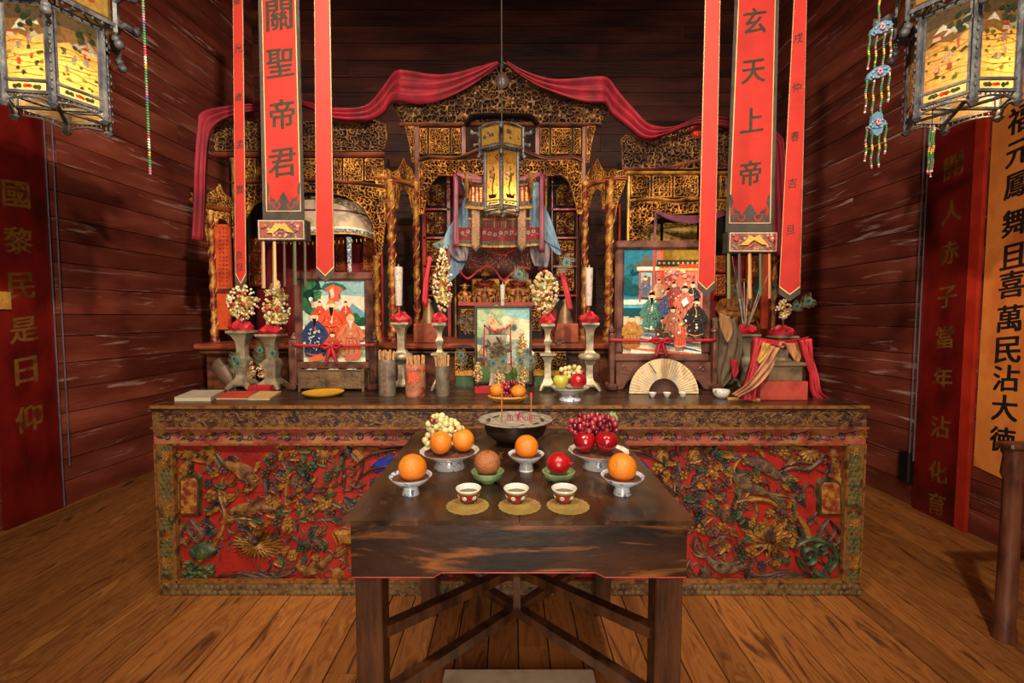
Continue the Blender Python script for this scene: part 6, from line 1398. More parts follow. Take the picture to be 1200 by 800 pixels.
for i, (x, lab) in enumerate(((365, 'left'), (390.5, 'middle'), (412, 'right'))):
    k = ppx(yb_+.06); z0 = at(x, 437, yb_+.06).z
    m = MB(); m.lathe(cup_prof(6.2*k, 5.5*k), (at(x, 436, yb_+.06).x, yb_+.06, z0-.004), 16); m.build('tea_cup', WPC, None, 50, loc=(at(x, 436, yb_+.06).x, yb_+.06, z0), label=lab+' of the three white cups on the brown carved box', cat='cup')
MB().bx(at(350, 440, yb_).x, at(425, 440, yb_).x, yb_+.02, yb_+.095, at(390, 437, yb_+.06).z-.012, at(390, 437, yb_+.06).z-.004).build('lid_shelf', CBX, bx_)
pc = base(379, 463); m = MB(); m.lathe([(.06, 0), (.095, .004), (.112, .015), (.115, .022), (.108, .02), (.07, .012), (.001, .012)], (pc.x, pc.y, AZ), 24); m.build('yellow_dish', M('yellow_glaze', ['#c8941c', '#d8a828'], 5, rough=.25), None, 40, loc=(pc.x, pc.y, AZ), label='shallow yellow dish in front of the carved box', cat='dish')
# stick holders
def holder(label, x0, x1, y0, y1, ytop, mat, ncol, seed):
    px = (x0+x1)/2; b = base(px, y1); b.y += .02; b.x = at(px, y1, b.y).x; k = ppx(b.y); r = (x1-x0)/2*k; H = hz(px, y0, b.y)
    t = thing('stick_holder', label, 'holder', (b.x, b.y, AZ)); MB().lathe([(r, 0), (r*1.01, .004), (r*.99, H*.5), (r, H-.003), (r*.97, H), (r*.85, H-.002), (r*.85, H*.3), (.001, H*.3)], (b.x, b.y, AZ), 24).build('bamboo_tube', mat, t, 40)
    R = random.Random(seed); h2 = hz(px, ytop, b.y)
    for i in range(16):
        a = i*2.4; q = r*.75*math.sqrt((i+.5)/16); x, y = b.x+q*math.cos(a), b.y+q*math.sin(a); e = R.uniform(.85, 1.05)
        m = MB(); m.beam((x, y, AZ+H*.4), (x+(x-b.x)*.35+R.uniform(-.006, .006), y, AZ+H+(h2-H)*e), .011, .004, up=(0, 1, 0)); s_ = m.build('fortune_stick', M('bamboo_stick', ['#7c5430', '#b08450', '#94653c'], 30, rough=.6, rnd=.3), None, loc=(x, y, AZ+H), label='flat bamboo stick standing in the '+label, cat='stick', group='sticks in the '+label)
    return t, b, r, H
AGED = M('holder_grey', ['#3a342c', '#6a6052', '#544c44'], 10, rough=.5, bump=.3, bs=40)
t, b, r, H = holder('tall grey-brown bamboo stick holder', 444, 464, 421, 463.5, 410, AGED, 16, 1)
m = MB()
for j, ch in enumerate('北天聖帝前靈'): put_glyph(m, ch, (b.x, b.y-r*1.005, AZ+H*(.9-.155*j)), (1,0,0), (0,0,1), .022, .1, .02)
m.build('lettering', M('label_red', ['#7c3028'], rough=.6), t)
t, b, r, H = holder('short wide red-labelled stick holder', 475, 499, 426, 464, 416, M('holder_red', ['#6a3424', '#a0583c', '#84604c', '#b06a4a'], 16, rough=.5, bump=.3, bs=40, lo=.38, hi=.62), 16, 2)
m = MB()
for j, ch in enumerate('廟'): put_glyph(m, ch, (b.x, b.y-r*1.02, AZ+H*.62), (1,0,0), (0,0,1), .06, .1, .03)
m.build('lettering', M('label_orange', ['#c84c2c'], rough=.6), t)
holder('narrow plain brown stick holder', 510.5, 527, 428.5, 464, 416, AGED, 14, 3)
# small painting in the middle, stone pedestal chair, basket
t2, P = framed('framed_painting', 'small unglazed landscape painting standing in the middle of the altar', 556.5, 623.5, 358, 450, 3, 2.92)
P.rect(0, 1, 0, 1, '#5a7c4c').pg([(0,.55),(.3,.6),(1,.5),(1,1),(0,1)], '#88a070').pg([(.3,.62),(1,.55),(1,.88),(.6,.9),(.3,.8)], '#c8b088').pg([(.55,.9),(1,.84),(1,1),(.5,1)], '#5aa0a0')
for k in range(40): P.blob(Rp.uniform(0, 1), Rp.uniform(.05, .6), Rp.uniform(.04, .1), Rp.choice(['#3c5c38', '#587c48', '#a8703c', '#c8b888', '#2c4c58', '#8a9a5c']), rnd=Rp)
for k in range(14): P.blob(Rp.uniform(0, .5), Rp.uniform(.6, 1), Rp.uniform(.06, .12), Rp.choice(['#4a7040', '#6a8850', '#88985c']), rnd=Rp)
P.rect(0, 1, .28, .33, '#2c5468').build('picture', GLOSSP, t2)
MB().bx(at(560, 455, 2.92).x, at(620, 455, 2.92).x, 2.9, 2.96, AZ, at(590, 449, 2.92).z).build('easel_foot', BLACKL, t2)
STN = M('stone_grey', ['#7c7464', '#a09684', '#8c8270'], 10, rough=.6, bump=.3, bs=50)
ys_ = 2.76; ps = thing('stone_chair', 'small stone chair on a pedestal in front of the middle painting', 'ornament', (at(582.5, 455, ys_).x, ys_, AZ)); k = ppx(ys_); c = (at(582.5, 455, ys_).x, ys_, AZ); H = hz(582, 392, ys_)
sq(MB(), [(14*k, 0), (14*k, .02), (11*k, .04), (8.5*k, H*.35), (8.5*k, H*.75), (12*k, H*.84), (12*k, H*.88), (13.5*k, H*.92), (13.5*k, H)], c).build('pedestal', STN, ps, 30)
for x in (570, 593): m = MB(); a = at(x, 380, ys_); m.cbx(a.x, a.x+3.2*k, ys_-.03, ys_+.03, AZ+H, a.z, .004); m.build('arm', STN, ps)
m = MB(); m.cbx(c[0]-12*k, c[0]+12*k, ys_+.03, ys_+.045, AZ+H, AZ+H+8*k, .004); m.build('back', STN, ps)
rb_ = MB(); rb_.grid(lambda u, v: Vector(at(567+31*u, 380+7*math.sin(PI*u)+v*1.8, ys_-.04)), 14, 1)
for x in (567, 597): rb_.grid(lambda u, v: Vector(at(x+(-1 if x < 580 else 1)*u*1.2+v*1.8, 380+48*u, ys_-.04)), 8, 1)
rb_.build('chair_ribbon', REDC, None, 180, solid=.002, loc=at(582, 385, ys_), label='thin red ribbon looped over the stone chair with two hanging ends', cat='ribbon')
m = MB(); a = at(577, 376, ys_); m.beam(at(573, 372, ys_), at(583, 385, ys_), .05, .03, up=(0, 1, 0)); m.build('paper_scroll', M('scroll_paper', ['#b8603c', '#c8a078', '#a84c30'], 40, rough=.6), None, loc=a, label='folded orange and cream paper propped in the stone chair', cat='paper')
m = MB(); m.ell(tuple(at(585, 384, ys_)), (.03, .02, .016), 10, 6); m.build('cloth_bundle', M('pink_cloth', ['#a88478', '#c09c8c'], 20, rough=.7), None, 60, loc=at(585, 388, ys_), label='small pinkish cloth bundle on the stone chair', cat='bundle')
# foliage-like feather heap
for i, (x, y) in enumerate(((574, 405), (584, 402), (592, 410), (578, 414), (541, 375), (548, 385), (553, 372), (655, 400), (646, 388))):
    m = MB(); c_ = at(x, y, 2.70 if x < 600 and x > 560 else 2.98); RR = random.Random(i)
    for j in range(22): a = RR.uniform(0, 6.28); m.tube([c_, c_+Vector((.02*math.cos(a), RR.uniform(-.015, .0), .02*math.sin(a))), c_+Vector((.042*math.cos(a+.4), RR.uniform(-.03, .01), .042*math.sin(a+.4)))], [.003, .004, .001], 4)
    m.build('feather_tuft', M('feather_brown', ['#3a2e24', '#5c4a3a', '#4a4434'], 30, rough=.8), None, loc=c_, label=('dark brown feather tuft %s' % ['at the left of the stone chair', 'in front of the stone pedestal', 'at the right of the stone pedestal', 'low before the stone pedestal', 'left of the small painting, highest', 'left of the small painting, lowest', 'nearest the left edge of the small painting', 'at the right of the right flower stand', 'right of the right flower stand, higher'][i]), cat='feathers')
# gilt carved holders behind (left and right of the small painting)
for x0, x1, lab in ((533, 556, 'left'), (625, 664, 'right')):
    t = thing('gilt_stand', 'low gilt carved stand with a green foot, %s of the small painting' % lab, 'stand', at((x0+x1)/2, 455, 3.0))
    fret('carved_face', [(x0,412),(x1,412),(x1,434),(x0,434)], 2.97, GOLDD, t, step=.6, cell=6, seed=int(x0), thr=.1); pxbox(MB(), x0, x1, 434, 440, 2.965, 0, .03).build('ledge', TRG, t); pxbox(MB(), x0+1, x1-1, 440, 453, 2.97, 0, .03).build('foot', M('green_paint', ['#2c4a30', '#3c6040'], 10, rough=.6), t)
    pxbox(MB(), x0, x1, 412, 440, 2.99, 0, .012).build('back', BLACKL, t)
# fruit
ORM = M('orange_peel', ['#c05a08', '#cc6c10', '#c87418'], 6, rough=.38, bump=.35, bs=260)
APP = M('apple_red', ['#5c050c', '#840a12', '#941219'], 9, (1, 1, .4), .15, coat=.3)
PGR = M('apple_green', ['#8a9424', '#a8a834', '#b0a040'], 8, rough=.25, coat=.2)
POM = M('pomegranate_red', ['#8c0814', '#a8101c', '#9c141e'], 5, rough=.28, coat=.2)
GRW = M('grape_white', ['#b0a468', '#c8bc84', '#b89c74'], 18, rough=.2, coat=.3, rnd=.25); GRR = M('grape_red', ['#4a0c18', '#7c1a28', '#8a3040'], 18, rough=.2, coat=.3, rnd=.3)
STEM = M('stem_brown', ['#4a3418'], rough=.8); LEAFG = M('leaf_pale_green', ['#5a7c44', '#88a070'], 14, rough=.5)
def orange(px, py, r, z, label, Y, tilt=0, squash=.97, mat=None, cat='orange', name='orange'):
    k = ppx(Y); c = at(px, py, Y); rr = r*k; t = thing(name, label, cat, (c.x, Y, c.z-rr)); m = MB(); pr = []
    for i in range(15): a = PI*i/14; q = 1-.10*math.exp(-((PI-a)/.22)**2)-.05*math.exp(-(a/.22)**2); pr.append((max(.0004, rr*math.sin(a)), -rr*math.cos(a)*squash*q))
    d = Vector((math.sin(tilt), -.5*abs(math.sin(tilt*1.2))-.25, math.cos(tilt))).normalized(); ref = d.orthogonal().normalized(); b = d.cross(ref)
    m.loops([[c+d*z_+(ref*math.cos(2*PI*j/20)+b*math.sin(2*PI*j/20))*q for j in range(20)] for q, z_ in pr]); m.build('peel', mat or ORM, t, 60)
    s_ = MB(); s_.lathe([(rr*.09, 0), (rr*.07, .002), (.0005, .003)], (0, 0, 0), 7); s_.v = [tuple(c+d*(rr*squash*.90+v[2])+ref*v[0]+b*v[1]) for v in s_.v]; s_.build('stem_scar', STEM if mat else M('scar_green', ['#7c8a4c'], rough=.7), t, 60)
    return t
def apple(px, py, r, label, Y, mat, flat=.95):
    k = ppx(Y); c = at(px, py, Y); rr = r*k; t = thing('apple', label, 'apple', (c.x, Y, c.z-rr)); n = 24; rings = []
    for i in range(15):
        a = PI*i/14; w_ = rr*math.sin(a)*(1.0+.08*math.cos(a)*-1); z_ = -rr*math.cos(a)*flat
        if i > 11: z_ -= rr*.10*(i-11)
        rings.append([(c.x+max(.0005, w_)*(1+.03*math.cos(5*2*PI*j/n)*(1 if i < 5 else .4))*math.cos(2*PI*j/n), Y+max(.0005, w_)*(1+.03*math.cos(5*2*PI*j/n))*math.sin(2*PI*j/n), c.z+z_) for j in range(n)])
    MB().loops(rings).build('skin', mat, t, 60); MB().tube([(c.x, Y, c.z+rr*.55), (c.x+rr*.1, Y, c.z+rr*1.15)], [.0018, .0014], 5).build('stem', STEM, t); return t
def pomegranate(px, py, r, label, Y, mat, crown, dirv):
    k = ppx(Y); c = at(px, py, Y); rr = r*k; t = thing('pomegranate', label, 'pomegranate', (c.x, Y, c.z-rr)); m = MB()
    for_ = [[(c.x+rr*math.sin(PI*i/12)*math.cos(2*PI*j/18)*(1+.04*math.cos(6*2*PI*j/18)), Y+rr*math.sin(PI*i/12)*math.sin(2*PI*j/18), c.z-rr*.95*math.cos(PI*i/12)) for j in range(18)] for i in range(13)]
    for_[0] = [(c.x+.0004*math.cos(j), Y+.0004*math.sin(j), c.z-rr*.95) for j in range(18)]; for_[-1] = [(c.x+.0004*math.cos(j), Y+.0004*math.sin(j), c.z+rr*.95) for j in range(18)]
    m.loops(for_).build('skin', mat, t, 60); d = Vector(dirv).normalized(); ref = d.orthogonal().normalized(); b = d.cross(ref); p0 = c+d*rr*.92
    cr_ = MB()
    for i in range(6): a = i*PI/3; e = ref*math.cos(a)+b*math.sin(a); cr_.loops([[p0+e*rr*.16, p0+e*rr*.16+d.cross(e)*rr*.12, p0+e*rr*.1-d.cross(e)*rr*.12], [p0+d*rr*.32+e*rr*.3, p0+d*rr*.33+e*rr*.3, p0+d*rr*.32+e*rr*.29]])
    cr_.lathe([(rr*.2, -.004), (rr*.2, .004)], (0, 0, 0), 6); cr_.v[-12:] = [tuple(p0+d*v[2]+ref*v[0]+b*v[1]) for v in cr_.v[-12:]]
    cr_.build('calyx', mat, t, 40); return t
def grapes(label, pts, Y, r, mat, extra=None, leaf=None, seed=1, spread=.03):
    R = random.Random(seed); c = at(pts[0][0], pts[0][1], Y); t = thing('grape_bunch', label, 'grapes', tuple(c)); k = ppx(Y); first = None; mats = [mat]+(extra or [])
    me = {}
    for i, (x, y) in enumerate(pts):
        mt = mats[1] if extra and i in (3, 11, 17) else mat
        p = at(x, y, Y)+Vector((0, -R.uniform(0, spread), 0))
        if mt.name not in me:
            m = MB(); m.ell(tuple(c), (r*k, r*k, r*k*1.08), 12, 8); o = m.build('grape', mt, t, 60); me[mt.name] = o
        else: o = me[mt.name].copy(); COL.objects.link(o); KIDS[t.name].append(o); WL[o.name] = Vector(c)
        o.location = p-c
    m = MB(); xs = [p[0] for p in pts]; ys2 = [p[1] for p in pts]; m.tube([at(min(xs)+2, sum(ys2)/len(ys2), Y), at(sum(xs)/len(xs), min(ys2)+2, Y), at(max(xs), min(ys2), Y)], .002, 5); m.build('bunch_stem', STEM, t)
    if leaf:
        f = RB(Y-.02); f.leaf(leaf[0], leaf[1], leaf[2], leaf[3], leaf[3]*.8, .006, 0, 3); f.build('leaf', LEAFG, t, 40, solid=.001)
    return t
def cluster(x0, x1, y0, y1, n, seed, tri=0):
    R = random.Random(seed); out = []; k = 0
    while len(out) < n and k < 4000:
        k += 1; x, y = R.uniform(x0, x1), R.uniform(y0, y1); u = (x-x0)/(x1-x0); v = (y-y0)/(y1-y0)
        if (2*u-1)**2+(2*v-1)**2 > 1.15: continue
        if tri and (1-v) > (u if tri > 0 else 1-u)*1.2+.25: continue
        if all(math.dist((x, y), p) > .55*(x1-x0)/math.sqrt(n)*1.25 for p in out): out.append((x, y))
    return out
PORC = M('porcelain_blue', ['#b8bcc4', '#ccd0d4'], 5, rough=.12, coat=.5, scuff=('#4a64a0', 55, (1, 1, 1.2), .56, .60))
BROWNP = M('dried_filling', ['#3a1c14', '#5c3024', '#6a3c2c'], 60, rough=.6, bump=.8, bs=120)
def footdish(label, px, yrim, ybot, wrim, wfoot, z, name='footed_dish', scal=0, fill=True, frac=.5):
    b = atz(px, ybot, z); k0 = ppx(b.y); b.y += wfoot/2*k0*.9; c = Vector((at(px, ybot, b.y).x, b.y, z)); k = ppx(b.y); H = at(px, yrim, b.y).z-z; r = wrim/2*k; rf = wfoot/2*k
    t = thing(name, label, 'dish', tuple(c))
    m = MB(); m.lathe([(rf*1.05, 0), (rf*1.0, H*.08), (rf*.88, H*.3), (rf*.86, H*.46)], tuple(c), 28); m.build('foot', PORC, t, 50)
    n = 48; rings = []
    for (q, h) in ((rf*.86/r, .44), (.62, .56), (.85, .78), (1.0, .985), (1.0, 1.0), (.95, .97), (.8, .8), (.5, .68), (.002, .66)):
        rings.append([(c.x+r*q*(1+(scal*math.cos(16*2*PI*j/n) if q > .8 else 0))*math.cos(2*PI*j/n), c.y+r*q*(1+(scal*math.cos(16*2*PI*j/n) if q > .8 else 0))*math.sin(2*PI*j/n), z+H*h) for j in range(n)])
    MB().loops(rings).build('bowl', WPC if scal else PORC, t, 50)
    if fill: m = MB(); m.lathe([(r*.86, H*.86), (r*.6, H*.90), (.001, H*.92)], tuple(c), 24); m.build('filling', BROWNP, t, 60)
    return c, r, H
# fruit dish, basket, fan, cups on the altar
c, r, H = footdish('white scalloped footed dish with apple, pomegranate and grapes on the altar', 668, 453, 470, 45, 25, AZ, scal=.02, fill=False)
apple(657, 446.5, 9.3, 'yellow-green apple in the white footed dish on the altar', c.y-.02, PGR)
pomegranate(677.5, 446, 9.8, 'red pomegranate in the white footed dish on the altar', c.y-.02, POM, True, (-.8, -.5, -.3))
grapes('small bunch of pale grapes above the green apple on the altar', cluster(656, 682, 428, 444, 22, 3), c.y+.02, 2.9, GRW, [GRR], seed=2)
yb2 = base(595, 472).y+.05; bk = thing('fruit_basket', 'small yellow woven basket of two oranges and red grapes at the altar edge', 'basket', (at(595, 472, yb2).x, yb2, AZ)); WICK = M('wicker', ['#8a5a24', '#c8923c', '#b07c30'], 60, rough=.6, bump=.5, bs=120)
k = ppx(yb2); cx_ = at(595, 468, yb2).x; zb2 = at(595, 471.5, yb2).z
MB().lathe([(12*k, 0), (15*k, .006), (21*k, 5*k), (21.5*k, 5.8*k), (20*k, 5*k), (13*k, 1.5*k), (.001, 1.5*k)], (cx_, yb2, AZ), 30, 0, 1, .7).build('bowl', WICK, bk, 40)
MB().tube([(cx_+22.5*k*math.cos(i*PI/16), yb2+.7*22.5*k*math.sin(i*PI/16), AZ+6.0*k) for i in range(33)], 1.3*k, 6).build('rim', WICK, bk, 60)
m = MB()
for i in range(30): a = i*PI/15; m.tube([(cx_+15*k*math.cos(a), yb2+.7*15*k*math.sin(a), AZ+.001), (cx_+21.5*k*math.cos(a), yb2+.7*21.5*k*math.sin(a), AZ+5.4*k)], .8*k, 5)
m.build('basket_ribs', WICK, bk, 60, kind='stuff')
orange(582, 457.5, 8.3, 0, 'left orange in the yellow basket', yb2-.02, .1); orange(607.5, 458.5, 9.2, 0, 'right orange in the yellow basket', yb2-.03, 0, .82)
grapes('red grapes heaped between the oranges of the yellow basket', cluster(587, 607, 444, 465, 22, 5), yb2, 2.9, GRR, seed=4)
YR = base(776, 459).y+.07
t3, P = framed('framed_painting', 'large framed glass painting of a court scene on a dark stand at the right', 719.5, 834, 282, 424, 10, YR)
P.rect(0, 1, 0, 1, '#b8a888').rect(0, .42, .5, 1, '#2a6a80').rect(.42, 1, .3, 1, '#c86a54').rect(0, .42, .36, .5, '#1c4c54').pg([(0,.0),(1,.0),(1,.3),(.4,.36),(0,.36)], '#c0ac8c')
P.rect(0, .42, .44, .47, '#58a0b0').rect(0, .42, .475, .52, '#e0d8c0').rect(0, .42, .52, .535, '#3c8498')
for k in range(14): P.blob(Rp.uniform(0, .16), Rp.uniform(.55, .86), Rp.uniform(.03, .07), Rp.choice(['#143c48', '#1c4c54', '#285c60']), rnd=Rp)
P.pg([(.14,.86),(.2,.88),(.3,.96),(.38,.88),(.46,.86),(.46,.83),(.14,.83)], '#5c5248').rect(.17, .46, .8, .835, '#d8cdb8').rect(.17, .46, .79, .8, '#c8442c').rect(.2, .22, .5, .8, '#c8442c').rect(.37, .40, .38, 1, '#c8442c').rect(.48, .505, .5, .85, '#c8442c').rect(.22, .36, .58, .78, '#88a0a0').rect(.25, .34, .6, .74, '#7c4a38')
P.rect(.5, 1, .88, 1, '#8a6c28').rect(.42, 1, .84, .90, '#3a342c').rect(.7, 1, .82, .86, '#c8442c').rect(.45, 1, .80, .82, '#d8b060')
for k in range(9): P.el(.45+k*.06, .87, .016, col='#a8985c', n=6)
for k in range(70): P.blob(Rp.uniform(.52, .95), Rp.uniform(.55, .8), Rp.uniform(.012, .03), Rp.choice(['#c88474', '#7c8494', '#a04438', '#d8c0b0', '#4c5468', '#d09080']), rnd=Rp)
P.rect(.9, 1, .4, .8, '#c87464').pg([(.1,.0),(1,-.0),(1,.04),(.55,.12),(.1,.14)], '#d8d0bc'); P.st([(.08,.16),(.5,.10),(1,.02)], .012, '#2c5c94'); P.st([(.2,.2),(.6,.14),(1,.08)], .010, '#3c7ca8'); P.st([(.0,.06),(.5,.02),(.9,.0)], .012, '#c86a4c'); P.st([(.2,.28),(.36,.36),(.46,.4)], .02, '#88a8b8')
P.figure(.27, .54, .2, '#5c6478', '#c8442c'); P.figure(.44, .53, .18, '#c09878', '#a04438'); P.figure(.1, .06, .3, '#a8783c', '#c8442c', '#1c4c54', fat=1.3)
P.figure(.35, .22, .36, '#4c7468', '#d8cdb8', beard='#1c1412', fat=1.1); P.figure(.56, .30, .32, '#4c5c88', '#d8cdb8', fat=1.1); P.figure(.62, .44, .24, '#a0483c', '#4c5c88'); P.figure(.86, .42, .26, '#2c343c', '#c09878'); P.figure(.76, .34, .3, '#c06a54', '#5c6c94', fat=1.3)
P.figure(.9, .16, .36, '#2c2c2c', '#b89458', fat=1.1); P.figure(.48, .14, .2, '#4a4438', '#d8cdb8', fat=1.4); P.figure(.7, .06, .26, '#c05440', '#e0b8a0'); P.figure(.6, .2, .24, '#b06c50', '#5c6c94', fat=1.4)
for k in range(60): P.blob(Rp.uniform(.3, .98), Rp.uniform(.15, .6), Rp.uniform(.006, .016), Rp.choice(['#e0d8c8', '#4c5c88', '#c8442c', '#2c3438', '#d8a888', '#d8d0bc']), rnd=Rp)
P.pg([(.7,.5),(.76,.54),(.79,.49),(.73,.45)], '#f0f0f4').build('picture', GLOSSP, t3)
stand_posts(t3, (716.5, 836), 390, 459, YR, 7)
m = MB(); a = at(722, 459, YR); b = at(832, 424, YR); pts = [(722,424),(832,424),(832,458),(824,455),(818,446),(806,438),(776,434),(746,438),(735,446),(730,455),(722,458)]
A = [at(x, y, YR) for x, y in pts]
for p in A: p.z = max(p.z, AZ+.001)
MB().prism([(p.x, YR-.008, p.z) for p in A], [(p.x, YR+.012, p.z) for p in A]).build('stand_apron', FRW, t3)
rl_ = RB(YR-.01)
for x, d in ((731, 1), (822, -1)): rl_.spiral(x, 431, 3.5, 1.2, 1.4, .005, 0, d, [(x+d*8, 434), (x+d*12, 430)]); rl_.leaf(x, 437, 0, 8*d, 3, .004)
rl_.build('apron_relief', FRW, t3, 40, kind='stuff')
ribbon('red ribbon tied across the large framed painting', 714, 840, 398, YR-.035, 775, 19)
# folding fan
fy_ = base(778, 463).y+.04; fn = thing('folding_fan', 'open cream folding fan standing in front of the large painting', 'fan', (at(778, 462.5, fy_).x, fy_, AZ)); k = ppx(fy_); fc = Vector((at(778, 462, fy_).x, fy_, AZ+.004)); n = 32; r0, r1 = 17.5*k, 41*k
m = MB(); vs = []; 
for i in range(2*n+1):
    a = PI*i/(2*n); dy = .0014 if i % 2 else -.0014
    for r_ in (r0, r1): vs.append(fc+Vector((-r_*math.cos(a), dy+.02*math.sin(a)*r_/r1, r_*math.sin(a))))
m.add(vs, [(2*i, 2*i+1, 2*i+3, 2*i+2) for i in range(2*n)]); m.build('pleated_leaf', M('fan_paper', ['#a88c6c', '#c8b08c', '#b8a484', '#a8a0a0'], 16, rough=.7), fn, solid=.001)
for i in range(n+1):
    a = PI*i/n; m = MB(); u = Vector((-math.cos(a), 0, math.sin(a))); m.beam(fc+u*.002+Vector((0, -.006+i*.0001, 0)), fc+u*r0*1.03+Vector((0, -.006+.02*math.sin(a)*r0/r1, 0)), .0028, .0016, up=(0, 1, 0)); m.build('fan_rib', M('fan_rib', ['#4a2c24', '#5c3a30'], 20, rough=.5), fn)
m = MB(); m.beam(fc+Vector((.15*k, -.01, .04*k)), fc+Vector((-19*k, -.012, 35*k)), .003, .002, up=(0, 1, 0)); 
MB().tube([fc+Vector((-10*k, -.008, 24*k)), fc+Vector((-19*k, -.006, 36*k))], .0025, 5).build('tear', BLACKL, fn)
for i, (x, lab) in enumerate(((764.5, 'left'), (781.5, 'middle'), (800, 'right'))):
    b = base(x, 465); m = MB(); k = ppx(b.y); m.lathe(cup_prof(4.8*k, 5.4*k), (b.x, b.y, AZ), 16); m.build('tea_cup', WPC, None, 50, loc=(b.x, b.y, AZ), label=lab+' of the three tiny white cups in front of the fan', cat='cup')
b = base(847, 467); k = ppx(b.y); t = thing('patterned_cup', 'small white cup with brown markings right of the fan', 'cup', (b.x, b.y, AZ)); MB().lathe([(5*k, 0), (8*k, 3*k), (10*k, 8*k), (9.5*k, 10*k), (8.6*k, 9.6*k), (8*k, 6*k), (.001, 3*k)], (b.x, b.y+.02, AZ), 20).build('body', WPC, t, 50)
m = RB(b.y-.006)
for i in range(5): m.spiral(b.x/ppx(b.y)*0+840+i*3.4, 459+(i % 2)*2, 1.7, .8, 1, .002, i)
m.build('marking', M('brown_glaze', ['#5c4434'], rough=.3), t, 40, kind='stuff')
m = MB(); p0, p1 = base(852, 468), base(890, 469); m.beam(p0+Vector((0, 0, .006)), p1+Vector((0, 0, .006)), .022, .012); m.build('wooden_stick', M('yellow_wood', ['#a87c3c', '#b88c4c'], 14, rough=.6), None, loc=p0, label='flat yellowish wooden stick lying before the red box', cat='stick')
# red-draped stand with boxes at the right
yr = base(918, 469).y+.0
def box2(name, label, x0, x1, y0, y1, Y, dep, mat, zb):
    a = at(x0, y1, Y); c = at(x1, y0, Y); t = thing(name, label, 'box', (a.x, Y, zb)); MB().cbx(a.x, c.x, Y, Y+dep, zb, c.z, .003).build('body', mat, t); return t, c.z
tR, zR = box2('red_box', 'faded red wooden box at the right end of the altar', 891, 947.5, 447, 469, yr, .16, M('faded_red_box', ['#8a2c24', '#a83c30', '#984034'], 7, rough=.6, bump=.2, bs=40, scuff=('#5c1c18', 16, (1, 1, 1), .66, .72)), AZ)
tB, zB2 = box2('brown_box', 'grey-brown wooden box standing on the red box', 895, 941, 429, 447, yr+.02, .12, M('aged_brown_box', ['#4a3a2a', '#6e5a42', '#5c4a38'], 6, (1, 1, 2), .6, bump=.2, bs=40, scuff=('#b8a88c', 30, (1, 1, 3), .71, .74)), zR)
a = at(894, 430, yr+.03); c = at(943, 424.5, yr+.03); MB().cbx(a.x, c.x, yr+.01, yr+.15, zB2+.0005, c.z, .003).build('lid', MATS['aged_brown_box'], tB)
st_ = thing('draped_stand', 'small wooden stand frame behind the boxes with crimson cloth over it', 'stand', (at(915, 460, 2.66).x, 2.66, AZ))
for x in (884, 942): a = at(x, 402, 2.66); m = MB(); m.cbx(a.x-.014, a.x+.014, 2.65, 2.68, AZ, a.z, .004); m.ell((a.x, 2.665, a.z+.006), .02, 8, 6); m.build('post', FRW, st_, 40)
m = MB(); m.cbx(at(884, 404, 2.66).x, at(942, 404, 2.66).x, 2.655, 2.675, at(900, 405, 2.66).z-.02, at(900, 405, 2.66).z, .003); m.build('crossbar', FRW, st_)
sheet('crimson_cloth', [(883,394),(898,397),(915,399),(932,397),(946,394)], [(884,401),(898,403),(915,405),(932,404),(947,402)], 2.63, REDC, None, .02, 2, 4, label='crimson cloth stretched over the top of the draped stand', cat='cloth')
sheet('crimson_cloth', [(934,398),(937,415),(943,438),(946,458),(950,468)], [(947,396),(949,415),(953,438),(956,458),(968,466)], 2.56, REDC, None, .05, 3, 10, label='crimson cloth hanging down the right of the boxes', cat='cloth')
sheet('crimson_cloth', [(882,396),(878,415),(872,438),(866,458),(864,467)], [(894,399),(888,415),(884,438),(880,458),(882,467)], 2.44, REDC, None, .05, 3, 10, label='crimson cloth hanging down the left of the boxes', cat='cloth')
TANC = M('tan_silk', ['#7c4c2c', '#a87048', '#946038'], 6, (3, 3, 1), .6); OCH = M('ochre_silk', ['#8a6424', '#b08838', '#a07a34'], 8, rough=.55)
sheet('tan_cloth', [(900,404),(893,418),(884,432),(870,450),(856,461)], [(912,408),(907,420),(899,434),(882,452),(862,464)], 2.41, TANC, None, .04, 2, 8, label='long tan silk falling from the stand towards the patterned cup', cat='cloth')
sheet('ochre_cloth', [(892,401),(890,410),(885,422)], [(903,403),(897,414),(888,426)], 2.40, OCH, None, .02, 2, 5, label='short ochre silk hanging at the left of the draped stand', cat='cloth')
sheet('tan_cloth', [(918,402),(922,412),(930,424)], [(934,402),(936,414),(932,426)], 2.60, TANC, None, .03, 2, 5, label='tan silk gathered at the right of the draped stand', cat='cloth')
m = RB(2.62); m.spiral(916, 405, 5, 1, 3, .02, 0); m.build('patterned_tie', M('orange_red_pattern', ['#8a3024', '#c87850', '#4c5468'], 90, rough=.6), None, 50, loc=at(916, 405, 2.62), label='small patterned orange tie at the middle of the draped stand', cat='tie')
# brown cloths hanging beside the large painting
BRC = M('brown_cloth', ['#3c2c1e', '#5c4630', '#4c3a28'], 6, (3, 3, 1), .7); KHK = M('khaki_cloth', ['#7c5430', '#946a40'], 8, (2, 2, 1), .7)
sheet('brown_cloth', [(832,372),(834,400),(832,430),(840,452)], [(862,374),(868,400),(860,430),(842,456)], 2.86, BRC, None, .05, 3, 10, label='dark brown cloth hanging between the large painting and the right vase', cat='cloth')
sheet('khaki_cloth', [(842,366),(843,384),(850,400)], [(856,372),(857,388),(851,402)], 2.80, KHK, None, .02, 2, 5, label='lighter brown pointed cloth over the dark brown cloth', cat='cloth')
sheet('crimson_cloth', [(855,418),(856,430),(857,440)], [(864,424),(864,434),(859,444)], 2.80, REDC, None, .02, 2, 5, label='small piece of crimson cloth left of the right vase', cat='cloth')
